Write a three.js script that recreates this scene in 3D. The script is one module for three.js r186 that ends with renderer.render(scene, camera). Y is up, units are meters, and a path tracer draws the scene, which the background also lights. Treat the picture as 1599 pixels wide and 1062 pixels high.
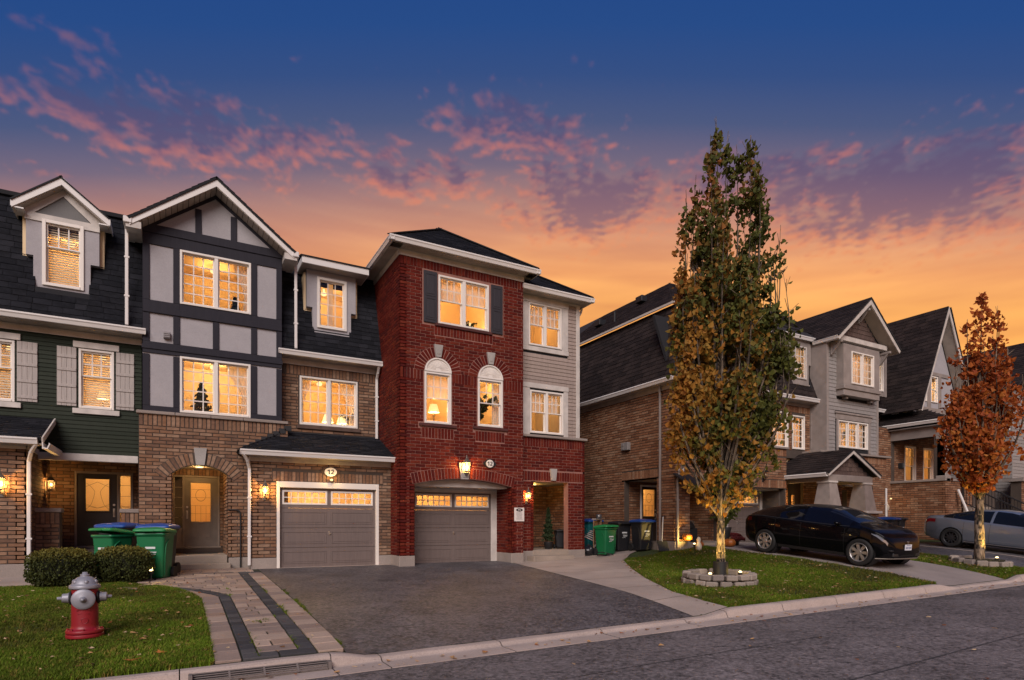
import * as THREE from 'three';
import { mergeGeometries } from 'three/addons/utils/BufferGeometryUtils.js';
import { FontLoader } from 'three/addons/loaders/FontLoader.js';
import { TextGeometry } from 'three/addons/geometries/TextGeometry.js';
import { Brush, Evaluator, SUBTRACTION } from 'three-bvh-csg';

// ---------------------------------------------------------------- camera, sky, sun, exposure
const scene = new THREE.Scene();
const EYE = 1.58, FOCAL = 937, VIEW = new THREE.Vector3(0.4848, 0, -0.8746);
const camera = new THREE.PerspectiveCamera(2 * Math.atan(531 / FOCAL) * 180 / Math.PI, 1599 / 1062, 0.1, 900);
camera.position.set(0, EYE, 0);
camera.lookAt(VIEW.x, EYE, VIEW.z);
camera.setViewOffset(1599, 1062, 0, -290, 1599, 1062);      // a rising lens: verticals stay vertical

const renderer = new THREE.WebGLRenderer({ antialias: true });
renderer.toneMapping = THREE.LinearToneMapping;
renderer.toneMappingExposure = 1.0;
renderer.shadowMap.enabled = true;

function rand(seed) { let s = seed >>> 0; return () => { s = (s + 0x6d2b79f5) | 0; let t = Math.imul(s ^ (s >>> 15), 1 | s); t = (t + Math.imul(t ^ (t >>> 7), 61 | t)) ^ t; return ((t ^ (t >>> 14)) >>> 0) / 4294967296; }; }
const clamp = (x, a = 0, b = 1) => Math.min(b, Math.max(a, x)), lerp = (a, b, t) => a + (b - a) * t;
const smooth = (a, b, x) => { const t = clamp((x - a) / (b - a)); return t * t * (3 - 2 * t); };
const lin = (c) => (c <= 10 ? c / 3295 : Math.pow((c / 255 + 0.055) / 1.055, 2.4));
const sRGB = (r, g, b) => [lin(r), lin(g), lin(b)];
function ramp(x, stops) { if (x <= stops[0][0]) return stops[0][1]; for (let i = 1; i < stops.length; i++) if (x <= stops[i][0]) { const [a, p] = stops[i - 1], [b, q] = stops[i]; const t = (x - a) / (b - a); return typeof p === 'number' ? lerp(p, q, t) : p.map((v, k) => lerp(v, q[k], t)); } return stops[stops.length - 1][1]; }
// value noise that repeats every `per` cells
function noise2(seed) {
  const tab = new Float32Array(65536), r = rand(seed); for (let i = 0; i < 65536; i++) tab[i] = r();
  return (x, y, per = 256) => {
    const xi = Math.floor(x), yi = Math.floor(y), fx = x - xi, fy = y - yi, u = fx * fx * (3 - 2 * fx), v = fy * fy * (3 - 2 * fy);
    const x0 = ((xi % per) + per) % per, x1 = (x0 + 1) % per, y0 = ((yi % per) + per) % per, y1 = (y0 + 1) % per;
    const a = tab[y0 * 256 + x0], b = tab[y0 * 256 + x1], c = tab[y1 * 256 + x0], d = tab[y1 * 256 + x1];
    return a + (b - a) * u + (c - a + (a - b - c + d) * u) * v;
  };
}
function fbm(n, x, y, oct, per = 256) { let s = 0, a = 0.5, t = 0; for (let i = 0; i < oct; i++) { s += a * n(x, y, Math.min(256, per)); t += a; a *= 0.5; x = x * 2 + 17; y = y * 2 + 5; per *= 2; } return s / t; }

function duskSky() {
  const W = 3072, H = 1536, data = new Float32Array(W * H * 4), n1 = noise2(11), n2 = noise2(12), n3 = noise2(13);
  const air = [[0, sRGB(226, 122, 62)], [6, sRGB(240, 140, 68)], [14, sRGB(254, 172, 86)], [20, sRGB(252, 176, 100)], [23, sRGB(245, 168, 108)], [26, sRGB(216, 150, 118)], [28.5, sRGB(176, 130, 122)], [31, sRGB(120, 106, 126)], [34, sRGB(78, 90, 128)], [37, sRGB(54, 80, 132)], [40, sRGB(40, 76, 136)], [45, sRGB(32, 70, 134)], [60, sRGB(24, 56, 116)], [90, sRGB(22, 48, 100)]];
  // cloud fields: azimuth from the view direction, elevation, half sizes, tilt (degrees of elevation per degree of azimuth), strength
  const fields = [[-28, 30.0, 17, 3, 0.05, 1.15], [-10, 29.8, 11, 2.4, -0.05, 1.05], [0, 33.4, 10, 2.6, -0.12, 1.1], [7, 28, 10, 3.8, -0.08, 1.15], [33, 24.6, 15, 4.8, -0.18, 1.25], [22, 28, 11, 3, -0.1, 0.95], [-37, 33.2, 6, 1.6, 0.02, 0.6], [-14, 35.6, 12, 1.2, 0.02, 0.5], [7, 37.4, 7, 1, 0, 0.5], [-38, 25, 5, 1, 0, 0.7], [-6, 22.6, 10, 1, -0.05, 0.35], [10, 22, 9, 1.2, 0, 0.35], [30, 19.5, 12, 1.4, 0, 0.4],
    [60, 27, 16, 3.4, 0.05, 0.9], [95, 30, 18, 3, 0, 0.9], [140, 26, 20, 3.6, 0.03, 0.9], [180, 31, 18, 3, 0, 0.9], [-62, 28, 14, 3, 0, 0.9], [-100, 30, 18, 3, 0, 0.9], [-145, 27, 18, 3.4, 0.02, 0.9], [40, 46, 30, 3, 0, 0.4], [-90, 50, 30, 3, 0, 0.4], [150, 52, 30, 3, 0, 0.4]];
  const viewAz = Math.atan2(VIEW.z, VIEW.x);
  const density = (az, el) => {                            // az, el in degrees
    let m = 0;
    for (const [a, e, wa, we, tilt, s] of fields) { let da = az - a; if (da > 180) da -= 360; if (da < -180) da += 360; const q = (da / wa) ** 2 + ((el - e - tilt * da) / we) ** 2; if (q < 6) m = Math.max(m, s * Math.exp(-q * 0.8)); }
    if (m < 0.02) return 0;
    const k = 1 / Math.tan(Math.max(el, 6) * Math.PI / 180), ar = az * Math.PI / 180;
    const px = Math.sin(ar) * k * 10, py = Math.cos(ar) * k * 10, x = px * 0.82 - py * 0.57 + 90, y = px * 0.57 + py * 0.82 + 90, wx = (fbm(n3, x * 0.5, y * 0.5, 3) - 0.5) * 2.4, wy = (fbm(n3, x * 0.5 + 60, y * 0.5, 3) - 0.5) * 2.4;
    const f = fbm(n1, x * 0.9 + wx * 0.6, y * 0.9 + wy * 0.6, 4) * 0.42 + fbm(n2, x * 3.4 + wx, y * 3.4 + wy, 5) * 0.58;
    return smooth(0, 0.32, m * 0.58 + f - 0.84);
  };
  const tone = [[18, sRGB(250, 172, 96)], [26, sRGB(240, 146, 102)], [31, sRGB(222, 130, 110)], [38, sRGB(140, 100, 122)], [60, sRGB(60, 72, 118)]], shadow = [[18, sRGB(208, 142, 104)], [25, sRGB(146, 108, 116)], [31, sRGB(104, 86, 116)], [38, sRGB(60, 76, 124)], [60, sRGB(34, 58, 112)]];
  const table = (st) => { const a = new Float32Array(901 * 3); for (let i = 0; i <= 900; i++) a.set(ramp(i / 10, st), i * 3); return a; }, tAir = table(air), tLit = table(tone), tDark = table(shadow), ground = sRGB(52, 44, 42);
  for (let y = 0; y < H; y++) {
    const el = ((y + 0.5) / H - 0.5) * 180, row = el > 4 && el < 62, lift = 0.45 + 0.55 * smooth(8, 28, el);
    for (let x = 0; x < W; x++) {
      const o = (y * W + x) * 4; data[o + 3] = 1;
      if (el < 0) { data[o] = ground[0]; data[o + 1] = ground[1]; data[o + 2] = ground[2]; continue; }
      let az = (((x + 0.5) / W - 0.5) * 2 * Math.PI - viewAz) * 180 / Math.PI; if (az > 180) az -= 360; if (az < -180) az += 360;
      // the glow lies lower away from where the sun went down
      const ee = Math.min(90, el + Math.min(10, 30 * (1 - Math.cos(az * Math.PI / 180))) * lift + 14 * smooth(55, 150, Math.abs(az))), e3 = Math.round(ee * 10) * 3;
      let d = 0, lit = 0; if (row) { d = density(az, el); if (d > 0) { const under = (density(az, el - 0.5) + density(az, el - 1.1)) / 2; lit = clamp(1.1 - 1.2 * under - 0.25 * d * d) * 0.95; } }
      const st = el > 3 && el < 36 ? (fbm(n2, az * 0.11 + 40 + 0.3 * el, el * 0.95 + az * 0.02 + 40, 5) - 0.5) * smooth(33, 24, ee) : 0;
      for (let k = 0; k < 3; k++) { const c = tAir[e3 + k] * (1 + st * [0.35, 0.5, 0.3][k]); data[o + k] = d > 0 ? lerp(c, lerp(tDark[e3 + k], tLit[e3 + k], lit), d * 0.8) : c; }
    }
  }
  const t = new THREE.DataTexture(data, W, H, THREE.RGBAFormat, THREE.FloatType);
  t.mapping = THREE.EquirectangularReflectionMapping; t.magFilter = THREE.LinearFilter; t.minFilter = THREE.LinearFilter; t.needsUpdate = true;
  return t;
}
const skyTexture = duskSky();
scene.background = skyTexture; scene.environment = skyTexture;

// the last soft light of the overcast dusk, from high behind the street
const sun = new THREE.DirectionalLight(new THREE.Color(1, 0.9, 0.86), 3.3);
sun.position.set(-24, 42, 36); sun.target.position.set(8, 2, -14);
sun.castShadow = true; sun.shadow.radius = 75; sun.shadow.mapSize.set(2048, 2048);
Object.assign(sun.shadow.camera, { left: -45, right: 45, top: 45, bottom: -45, near: 1, far: 140 });
scene.add(sun, sun.target);
function lampLight(x, y, z, intensity, color = [1, 0.6, 0.24], radius = 1.5) {
  const l = new THREE.PointLight(new THREE.Color(...color), intensity); l.position.set(x, y, z); l.castShadow = true; l.shadow.radius = radius; scene.add(l); return l;
}

// ---------------------------------------------------------------- textures and materials
function tex(size, metres, fn) {
  const d = new Uint8Array(size * size * 4);
  for (let y = 0; y < size; y++) for (let x = 0; x < size; x++) { const v = fn(x / size, y / size), i = (y * size + x) * 4, a = Array.isArray(v) ? v : [v, v, v]; for (let k = 0; k < 3; k++) d[i + k] = clamp(a[k]) * 255; d[i + 3] = 255; }
  const t = new THREE.DataTexture(d, size, size); t.wrapS = t.wrapT = THREE.RepeatWrapping; t.magFilter = THREE.LinearFilter; t.minFilter = THREE.LinearMipmapLinearFilter; t.repeat.set(1 / metres, 1 / metres); t.needsUpdate = true; return t;
}
const N1 = noise2(21), N2 = noise2(22), N3 = noise2(23);
const T = {
  grain: tex(512, 1.6, (x, y) => 0.8 + 0.16 * (fbm(N1, x * 8, y * 8, 5, 8) - 0.5) * 2 + 0.1 * (N2(x * 200, y * 200, 200) - 0.5)),
  brick: tex(512, 0.9, (x, y) => { const s = N2(x * 128, y * 128, 128), b = fbm(N1, x * 9, y * 14, 5, 9); return 0.72 + 0.42 * (b - 0.5) - (s > 0.86 ? 0.22 : 0) + 0.12 * (N3(x * 220, y * 220, 220) - 0.5); }),
  plaster: tex(512, 1.2, (x, y) => 0.86 + 0.1 * (fbm(N1, x * 5, y * 5, 4, 5) - 0.5) + 0.16 * (fbm(N2, x * 60, y * 60, 3, 60) - 0.5)),
  asphalt: tex(1024, 2.6, (x, y) => { const g = N1(x * 230, y * 230, 230), h = N2(x * 250 + 9, y * 250, 250), b = fbm(N3, x * 6, y * 6, 5, 6), c = N1(x * 90 + 7, y * 90, 90), e = N2(x * 56, y * 56, 56), p = N3(x * 74, y * 74, 74); return 0.52 + (p > 0.86 ? 0.35 : 0) + 0.36 * (b - 0.5) + 0.4 * (c - 0.5) + 0.45 * (e - 0.5) + (g > 0.72 ? 0.5 * (g - 0.72) / 0.28 : 0) - (h < 0.26 ? 0.34 * (0.26 - h) / 0.26 : 0); }),
  concrete: tex(1024, 3, (x, y) => { const p = N2(x * 240, y * 240, 240); return 0.78 + 0.34 * (fbm(N1, x * 5, y * 5, 6, 5) - 0.5) + 0.14 * (N3(x * 250, y * 250, 250) - 0.5) - (p > 0.93 ? 0.25 : 0); }),
  shingle: tex(512, 0.8, (x, y) => 0.62 + 0.5 * (N1(x * 200, y * 200, 200) - 0.5) + 0.5 * (fbm(N2, x * 6, y * 6, 4, 6) - 0.5)),
  wood: tex(512, 1, (x, y) => 0.75 + 0.3 * (fbm(N1, x * 60 + 2 * N2(x * 6, y * 3, 6), y * 3, 4, 60) - 0.5)),
  soil: tex(512, 1.7, (x, y) => { const b = fbm(N1, x * 8, y * 8, 6, 8), g = N2(x * 180, y * 180, 180); return [0.42 + 0.5 * (b - 0.5) + 0.3 * (g - 0.5), 0.55 + 0.5 * (b - 0.5) + 0.35 * (g - 0.5), 0.3 + 0.3 * (b - 0.5)]; }),
  bark: tex(512, 0.7, (x, y) => { const b = fbm(N1, x * 14, y * 6, 5, 14); return 0.3 + 2.2 * (b - 0.42) + 0.25 * (N2(x * 90, y * 30, 90) - 0.5); }),
};
function M(color, roughness = 0.8, o = {}) {
  const { map, bump, metal = 0, vc, physical, ...rest } = o, m = new (physical ? THREE.MeshPhysicalMaterial : THREE.MeshStandardMaterial)({ roughness, metalness: metal, ...rest });
  if (Array.isArray(color)) m.color.setRGB(...color); else m.color.set(color);
  if (map) m.map = map; if (bump) { m.bumpMap = bump[0]; m.bumpScale = bump[1]; } if (vc) m.vertexColors = true;
  return m;
}
const glow = (r, g, b, s = 1) => M([0.02, 0.02, 0.02], 0.6, { emissive: new THREE.Color(r, g, b), emissiveIntensity: s });
const mats = {
  mortarRed: M([0.36, 0.17, 0.13], 0.95, { map: T.grain }), mortarTan: M([0.085, 0.062, 0.048], 0.95, { map: T.grain }),
  stucco: M([0.41, 0.385, 0.395], 0.9, { map: T.plaster, bump: [T.plaster, 0.006] }), timber: M([0.032, 0.03, 0.04], 0.7, { physical: true, specularIntensity: 0.4, map: T.wood, bump: [T.wood, 0.004] }),
  trim: M([0.66, 0.6, 0.54], 0.55, { map: T.grain }), trimGrey: M([0.33, 0.28, 0.25], 0.6, { map: T.grain }), soffit: M([0.5, 0.43, 0.36], 0.6, { map: T.grain }), frame: M([0.74, 0.68, 0.61], 0.45),
  gutter: M([0.7, 0.66, 0.62], 0.4), shutterPale: M([0.5, 0.44, 0.4], 0.6, { map: T.wood }), shutterDark: M([0.035, 0.032, 0.038], 0.55, { map: T.wood }),
  underlay: M([0.012, 0.012, 0.014], 0.95), gablePanel: M([0.16, 0.155, 0.15], 0.7, { map: T.plaster }),
  stone: M([0.34, 0.28, 0.24], 0.85, { map: T.concrete, bump: [T.concrete, 0.006] }), base: M([0.36, 0.3, 0.26], 0.9, { map: T.concrete, bump: [T.concrete, 0.005] }), keystone: M([0.46, 0.42, 0.38], 0.85, { map: T.concrete }),
  step: M([0.36, 0.29, 0.23], 0.85, { map: T.concrete, bump: [T.concrete, 0.004] }),
  garage: M([0.19, 0.145, 0.13], 0.55, { map: T.wood, bump: [T.wood, 0.001] }), doorGrey: M([0.2, 0.165, 0.14], 0.5, { map: T.grain }), doorBlack: M([0.012, 0.011, 0.011], 0.4), doorFrame: M([0.3, 0.24, 0.2], 0.55, { map: T.grain }), doorBrown: M([0.05, 0.03, 0.02], 0.5, { map: T.wood }),
  room: M([0.74, 0.56, 0.34], 0.9), roomFloor: M([0.3, 0.17, 0.08], 0.6, { map: T.wood }), blind: M([0.55, 0.45, 0.31], 0.6), curtain: M([0.72, 0.58, 0.42], 0.9, { physical: true, transmission: 0.45, thickness: 0, side: THREE.DoubleSide }),
  glass: M([1, 1, 1], 0.02, { physical: true, transmission: 1, thickness: 0, ior: 1.5, side: THREE.DoubleSide }), frosted: M([1, 0.97, 0.9], 0.28, { physical: true, transmission: 1, thickness: 0, side: THREE.DoubleSide }),
  lanternGlass: M([1, 0.93, 0.8], 0.15, { physical: true, transmission: 1, thickness: 0, side: THREE.DoubleSide }),
  metalDark: M([0.03, 0.028, 0.026], 0.45, { metal: 0.6 }), pewter: M([0.2, 0.17, 0.14], 0.5, { metal: 0.5 }), steel: M([0.5, 0.48, 0.45], 0.35, { metal: 0.9 }), black: M([0.012, 0.012, 0.013], 0.6), rubber: M([0.01, 0.01, 0.01], 0.8),
  shade: M([0.9, 0.75, 0.5], 0.9, { emissive: new THREE.Color(1, 0.72, 0.3), emissiveIntensity: 0.85 }), bulb: glow(1, 0.72, 0.32, 6), globe: glow(1, 0.7, 0.3, 1.6),
  asphaltDrive: M([0.185, 0.168, 0.175], 0.55, { vc: true, map: T.asphalt, bump: [T.asphalt, 0.012] }), road: M([0.28, 0.245, 0.248], 0.8, { vc: true, map: T.asphalt, bump: [T.asphalt, 0.012] }), concrete: M([0.46, 0.37, 0.315], 0.85, { map: T.concrete, bump: [T.concrete, 0.006] }), kerb: M([0.52, 0.415, 0.36], 0.9, { map: T.concrete, bump: [T.concrete, 0.008] }),
  soil: M([0.085, 0.1, 0.025], 1, { map: T.soil, bump: [T.soil, 0.02] }), mulch: M([0.06, 0.04, 0.028], 1, { map: T.soil, bump: [T.soil, 0.03] }), bark: M([0.3, 0.22, 0.15], 0.95, { map: T.bark, bump: [T.bark, 0.012] }),
};
const palettes = {
  red: [[0.15, 0.018, 0.011], [0.125, 0.015, 0.01], [0.175, 0.024, 0.014], [0.1, 0.014, 0.011], [0.2, 0.034, 0.018], [0.135, 0.014, 0.008]],
  tan: [[0.32, 0.185, 0.115], [0.28, 0.155, 0.095], [0.35, 0.21, 0.135], [0.24, 0.135, 0.088], [0.32, 0.17, 0.098], [0.2, 0.118, 0.08], [0.37, 0.235, 0.155]],
  brown: [[0.34, 0.17, 0.095], [0.29, 0.138, 0.075], [0.37, 0.195, 0.112], [0.24, 0.11, 0.06], [0.42, 0.245, 0.15], [0.31, 0.14, 0.074]],
  shingle: [[0.026, 0.027, 0.034], [0.02, 0.021, 0.027], [0.033, 0.034, 0.042], [0.023, 0.024, 0.03], [0.016, 0.017, 0.022]],
  shingleBrown: [[0.045, 0.033, 0.031], [0.034, 0.026, 0.025], [0.056, 0.041, 0.038], [0.039, 0.029, 0.028]],
  green: [[0.03, 0.038, 0.024], [0.027, 0.035, 0.022], [0.033, 0.041, 0.027]], beige: [[0.42, 0.33, 0.28], [0.4, 0.315, 0.27], [0.44, 0.345, 0.295]], grey: [[0.36, 0.33, 0.31], [0.34, 0.31, 0.29], [0.38, 0.345, 0.325]], shake: [[0.15, 0.1, 0.085], [0.13, 0.088, 0.075], [0.17, 0.115, 0.095]],
  paver: [[0.42, 0.31, 0.24], [0.34, 0.25, 0.205], [0.47, 0.35, 0.275], [0.38, 0.265, 0.2], [0.3, 0.225, 0.19]], charcoal: [[0.07, 0.07, 0.078], [0.052, 0.052, 0.058], [0.095, 0.09, 0.092], [0.062, 0.06, 0.065]], stone: [[0.36, 0.3, 0.25], [0.3, 0.25, 0.21], [0.42, 0.35, 0.29], [0.27, 0.225, 0.2]],
};
const tileTex = { brick: T.brick, shingle: T.shingle, plank: T.wood, shake: T.wood, paver: T.concrete, stone: T.concrete };
const tileBump = { brick: 0.008, shingle: 0.006, plank: 0.001, shake: 0.004, paver: 0.006, stone: 0.01 };
const toneCache = new Map();
function toneMat(kind, pal, i) { const k = kind + pal + i; if (!toneCache.has(k)) toneCache.set(k, M(i < 0 ? [1, 1, 1] : palettes[pal][i], kind === 'plank' ? 0.6 : 0.88, { physical: true, specularIntensity: kind === 'paver' || kind === 'stone' ? 0.5 : 0.25, map: tileTex[kind], bump: [tileTex[kind], tileBump[kind]], vc: i < 0 })); return toneCache.get(k); }

// ---------------------------------------------------------------- naming
const used = new Map();
function numbered(name, parent) { const key = parent ? parent.uuid + name : name, n = used.get(key) || 0; used.set(key, n + 1); return n ? name + '_' + String(n).padStart(3, '0') : name; }
function tag(o, label, category, group) { o.userData.label = label; o.userData.category = category; if (group) o.userData.group = group; return o; }
function thing(name, label, category, [x, y, z] = [0, 0, 0], turn = 0, group) { const o = new THREE.Group(); o.name = numbered(name); o.position.set(x, y, z); o.rotation.y = turn; scene.add(o); return tag(o, label, category, group); }
function put(name, geo, mat, parent) { const m = new THREE.Mesh(geo, mat); m.name = parent === scene ? numbered(name) : name; m.castShadow = m.receiveShadow = true; parent.add(m); return m; }
function struct(name, geo, mat, kind = 'structure') { const m = put(name, geo, mat, scene); m.userData.kind = kind; return m; }
function copyOf(o, label, pos, turn) { const c = o.clone(); c.name = numbered(o.name.replace(/_\d{3}$/, '')); c.userData = { ...o.userData }; if (label) c.userData.label = label; if (pos) c.position.set(...pos); if (turn !== undefined) c.rotation.y = turn; scene.add(c); return c; }

// ---------------------------------------------------------------- shapes
const V3 = (x, y, z) => new THREE.Vector3(x, y, z), mat4 = () => new THREE.Matrix4();
function boxUV(g) {
  const p = g.attributes.position, n = g.attributes.normal, uv = new Float32Array(p.count * 2);
  for (let i = 0; i < p.count; i++) { const ax = Math.abs(n.getX(i)), ay = Math.abs(n.getY(i)), az = Math.abs(n.getZ(i)), x = p.getX(i), y = p.getY(i), z = p.getZ(i); if (ay >= ax && ay >= az) { uv[2 * i] = x; uv[2 * i + 1] = z; } else if (ax >= az) { uv[2 * i] = z; uv[2 * i + 1] = y; } else { uv[2 * i] = x; uv[2 * i + 1] = y; } }
  g.setAttribute('uv', new THREE.BufferAttribute(uv, 2)); return g;
}
function cboxGeo(w, h, d, b) {                             // a box with chamfered edges round the origin
  b = Math.min(b, w * 0.45, h * 0.45, d * 0.45);
  const H = [w / 2, h / 2, d / 2], pos = [], P = (s, a) => s.map((q, k) => q * (k === a ? H[k] : H[k] - b));
  const quad = (...q) => { const c = q.reduce((u, v) => u.map((x, k) => x + v[k] / q.length), [0, 0, 0]), e = V3(...q[1]).sub(V3(...q[0])).cross(V3(...q[2]).sub(V3(...q[0]))); if (e.dot(V3(...c)) < 0) q.reverse(); for (let i = 1; i + 1 < q.length; i++) pos.push(...q[0], ...q[i], ...q[i + 1]); };
  for (let a = 0; a < 3; a++) { const e = (a + 1) % 3, f = (a + 2) % 3; for (const s of [-1, 1]) { const c = (i, j) => { const v = [0, 0, 0]; v[a] = s; v[e] = i; v[f] = j; return P(v, a); }; quad(c(-1, -1), c(1, -1), c(1, 1), c(-1, 1)); }
    for (const i of [-1, 1]) for (const j of [-1, 1]) { const v = (k) => { const t = [0, 0, 0]; t[a] = k; t[e] = i; t[f] = j; return t; }; quad(P(v(-1), e), P(v(1), e), P(v(1), f), P(v(-1), f)); } }
  for (const i of [-1, 1]) for (const j of [-1, 1]) for (const k of [-1, 1]) quad(P([i, j, k], 0), P([i, j, k], 1), P([i, j, k], 2));
  const g = new THREE.BufferGeometry(); g.setAttribute('position', new THREE.Float32BufferAttribute(pos, 3)); g.computeVertexNormals(); return g;
}
const EX = (pts, depth, holes = []) => { const s = new THREE.Shape(pts.map(([x, y]) => new THREE.Vector2(x, y))); for (const h of holes) s.holes.push(new THREE.Path(h.map(([x, y]) => new THREE.Vector2(x, y)))); return new THREE.ExtrudeGeometry(s, { depth, bevelEnabled: false, curveSegments: 8 }); };
class MB {
  constructor() { this.gs = []; }
  add(g, m) { g = g.index ? g.toNonIndexed() : g.clone(); for (const k of Object.keys(g.attributes)) if (k !== 'position' && k !== 'normal') g.deleteAttribute(k); if (!g.attributes.normal) g.computeVertexNormals(); g.clearGroups(); if (m) g.applyMatrix4(m); this.gs.push(g); return this; }
  box(x0, x1, y0, y1, z0, z1, b = 0) { const w = Math.abs(x1 - x0), h = Math.abs(y1 - y0), d = Math.abs(z1 - z0); return this.add(b ? cboxGeo(w, h, d, b) : new THREE.BoxGeometry(w, h, d), mat4().makeTranslation((x0 + x1) / 2, (y0 + y1) / 2, (z0 + z1) / 2)); }
  prismX(zy, x0, x1) { return this.add(EX(zy.map(([z, y]) => [-z, y]), x1 - x0), mat4().makeBasis(V3(0, 0, -1), V3(0, 1, 0), V3(1, 0, 0)).setPosition(x0, 0, 0)); }
  prismY(xz, y0, y1) { return this.add(EX(xz.map(([x, z]) => [x, -z]), y1 - y0), mat4().makeBasis(V3(1, 0, 0), V3(0, 0, -1), V3(0, 1, 0)).setPosition(0, y0, 0)); }
  prismZ(xy, z0, z1, holes) { return this.add(EX(xy, z1 - z0, holes), mat4().makeTranslation(0, 0, z0)); }
  tube(pts, r, seg = 8, n = 0) { const c = new THREE.CatmullRomCurve3(pts.map((p) => V3(...p)), false, 'catmullrom', 0.25); return this.add(new THREE.TubeGeometry(c, n || pts.length * 5, r, seg)); }
  bar(a, b, w, h, up = [0, 1, 0], bev = 0) { const A = V3(...a), B = V3(...b), d = B.clone().sub(A), L = d.length(), z = d.normalize(), x = V3(...up).cross(z).normalize(), y = z.clone().cross(x); return this.add(bev ? cboxGeo(w, h, L, bev) : new THREE.BoxGeometry(w, h, L), mat4().makeBasis(x, y, z).setPosition(A.add(B).multiplyScalar(0.5))); }
  lathe(prof, seg = 20, m) { return this.add(new THREE.LatheGeometry(prof.map(([r, y]) => new THREE.Vector2(r, y)), seg), m); }
  cyl(x, y, z, r, h, seg = 16, r2 = r) { return this.add(new THREE.CylinderGeometry(r2, r, h, seg), mat4().makeTranslation(x, y, z)); }
  sphere(x, y, z, r, sx = 1, sy = 1, sz = 1, seg = 14) { return this.add(new THREE.SphereGeometry(r, seg, seg * 0.7 | 0), mat4().compose(V3(x, y, z), new THREE.Quaternion(), V3(sx, sy, sz))); }
  quad(a, b, c, d) { const g = new THREE.BufferGeometry(); g.setAttribute('position', new THREE.Float32BufferAttribute([...a, ...b, ...c, ...a, ...c, ...d], 3)); g.computeVertexNormals(); return this.add(g); }
  slab(pts, t) {                                           // a flat polygon in space with thickness below it
    const P = pts.map((p) => V3(...p)), n = P[1].clone().sub(P[0]).cross(P[2].clone().sub(P[0])).normalize(), u = P[1].clone().sub(P[0]).normalize(), v = n.clone().cross(u);
    return this.add(EX(P.map((p) => { const q = p.clone().sub(P[0]); return [q.dot(u), q.dot(v)]; }), t), mat4().makeBasis(u, v, n).setPosition(P[0].clone().addScaledVector(n, -t)));
  }
  frustum(x, y0, y1, z, a, b) { const q = [[-1, -1], [1, -1], [1, 1], [-1, 1]]; for (let i = 0; i < 4; i++) { const [p, r] = q[i], [s, t] = q[(i + 1) % 4]; this.quad([x + p * b, y1, z + r * b], [x + s * b, y1, z + t * b], [x + s * a, y0, z + t * a], [x + p * a, y0, z + r * a]); } return this.quad([x - b, y1, z - b], [x - b, y1, z + b], [x + b, y1, z + b], [x + b, y1, z - b]); }
  geo() { return boxUV(this.gs.length > 1 ? mergeGeometries(this.gs) : this.gs[0]); }
  build(name, mat, parent) { return put(name, this.geo(), mat, parent); }
}

// ---------------------------------------------------------------- houses: walls and roofs laid piece by piece
function tileArrays(w, h, zl, zh, b, uo, vo, tp = 0) {             // a brick, shingle or plank: front face and four flanks, its foot at zl, its head at zh
  const x0 = -w / 2, x1 = w / 2, y0 = -h / 2, y1 = h / 2, A = [[x0, y0, 0], [x1, y0, 0], [x1, y1, 0], [x0, y1, 0]], F = [[x0 + b, y0 + b, zl], [x1 - b, y0 + b, zl], [x1 - b, y1 - b, zh], [x0 + b, y1 - b, zh]];
  if (tp) for (const q of [...A, ...F]) q[0] *= 1 + tp * q[1] / h * 2;
  const pos = [], nor = [], uv = [], face = (a, c, d, e) => { const n = V3(...c).sub(V3(...a)).cross(V3(...e).sub(V3(...a))).normalize(); for (const q of [a, c, d, a, d, e]) { pos.push(...q); nor.push(n.x, n.y, n.z); uv.push(q[0] + uo, q[1] + vo); } };
  face(F[0], F[1], F[2], F[3]); for (let i = 0; i < 4; i++) { const j = (i + 1) % 4; face(A[i], A[j], F[j], F[i]); }
  return { pos, nor, uv };
}
const tileGeos = new Map();
function tileGeo(w, h, zl, zh, b, k, tp = 0) {
  const key = [w.toFixed(2), h.toFixed(3), zl, zh, b, k, tp].join();
  if (!tileGeos.has(key)) { const a = tileArrays(+w.toFixed(2) || w, h, zl, zh, b, k * 0.37, k * 0.61, tp), g = new THREE.BufferGeometry(); g.setAttribute('position', new THREE.Float32BufferAttribute(a.pos, 3)); g.setAttribute('normal', new THREE.Float32BufferAttribute(a.nor, 3)); g.setAttribute('uv', new THREE.Float32BufferAttribute(a.uv, 2)); tileGeos.set(key, g); }
  return tileGeos.get(key);
}
function pixelsOf(p, area) { const d = p.x * VIEW.x + p.z * VIEW.z, r = -p.x * VIEW.z + p.z * VIEW.x; if (d < 1 || Math.abs(r / d) > 0.9) return 0; return area * (FOCAL / d) ** 2; }
const UX = V3(1, 0, 0), UZ = V3(0, 0, 1), UNZ = V3(0, 0, -1), UY = V3(0, 1, 0);
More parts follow.
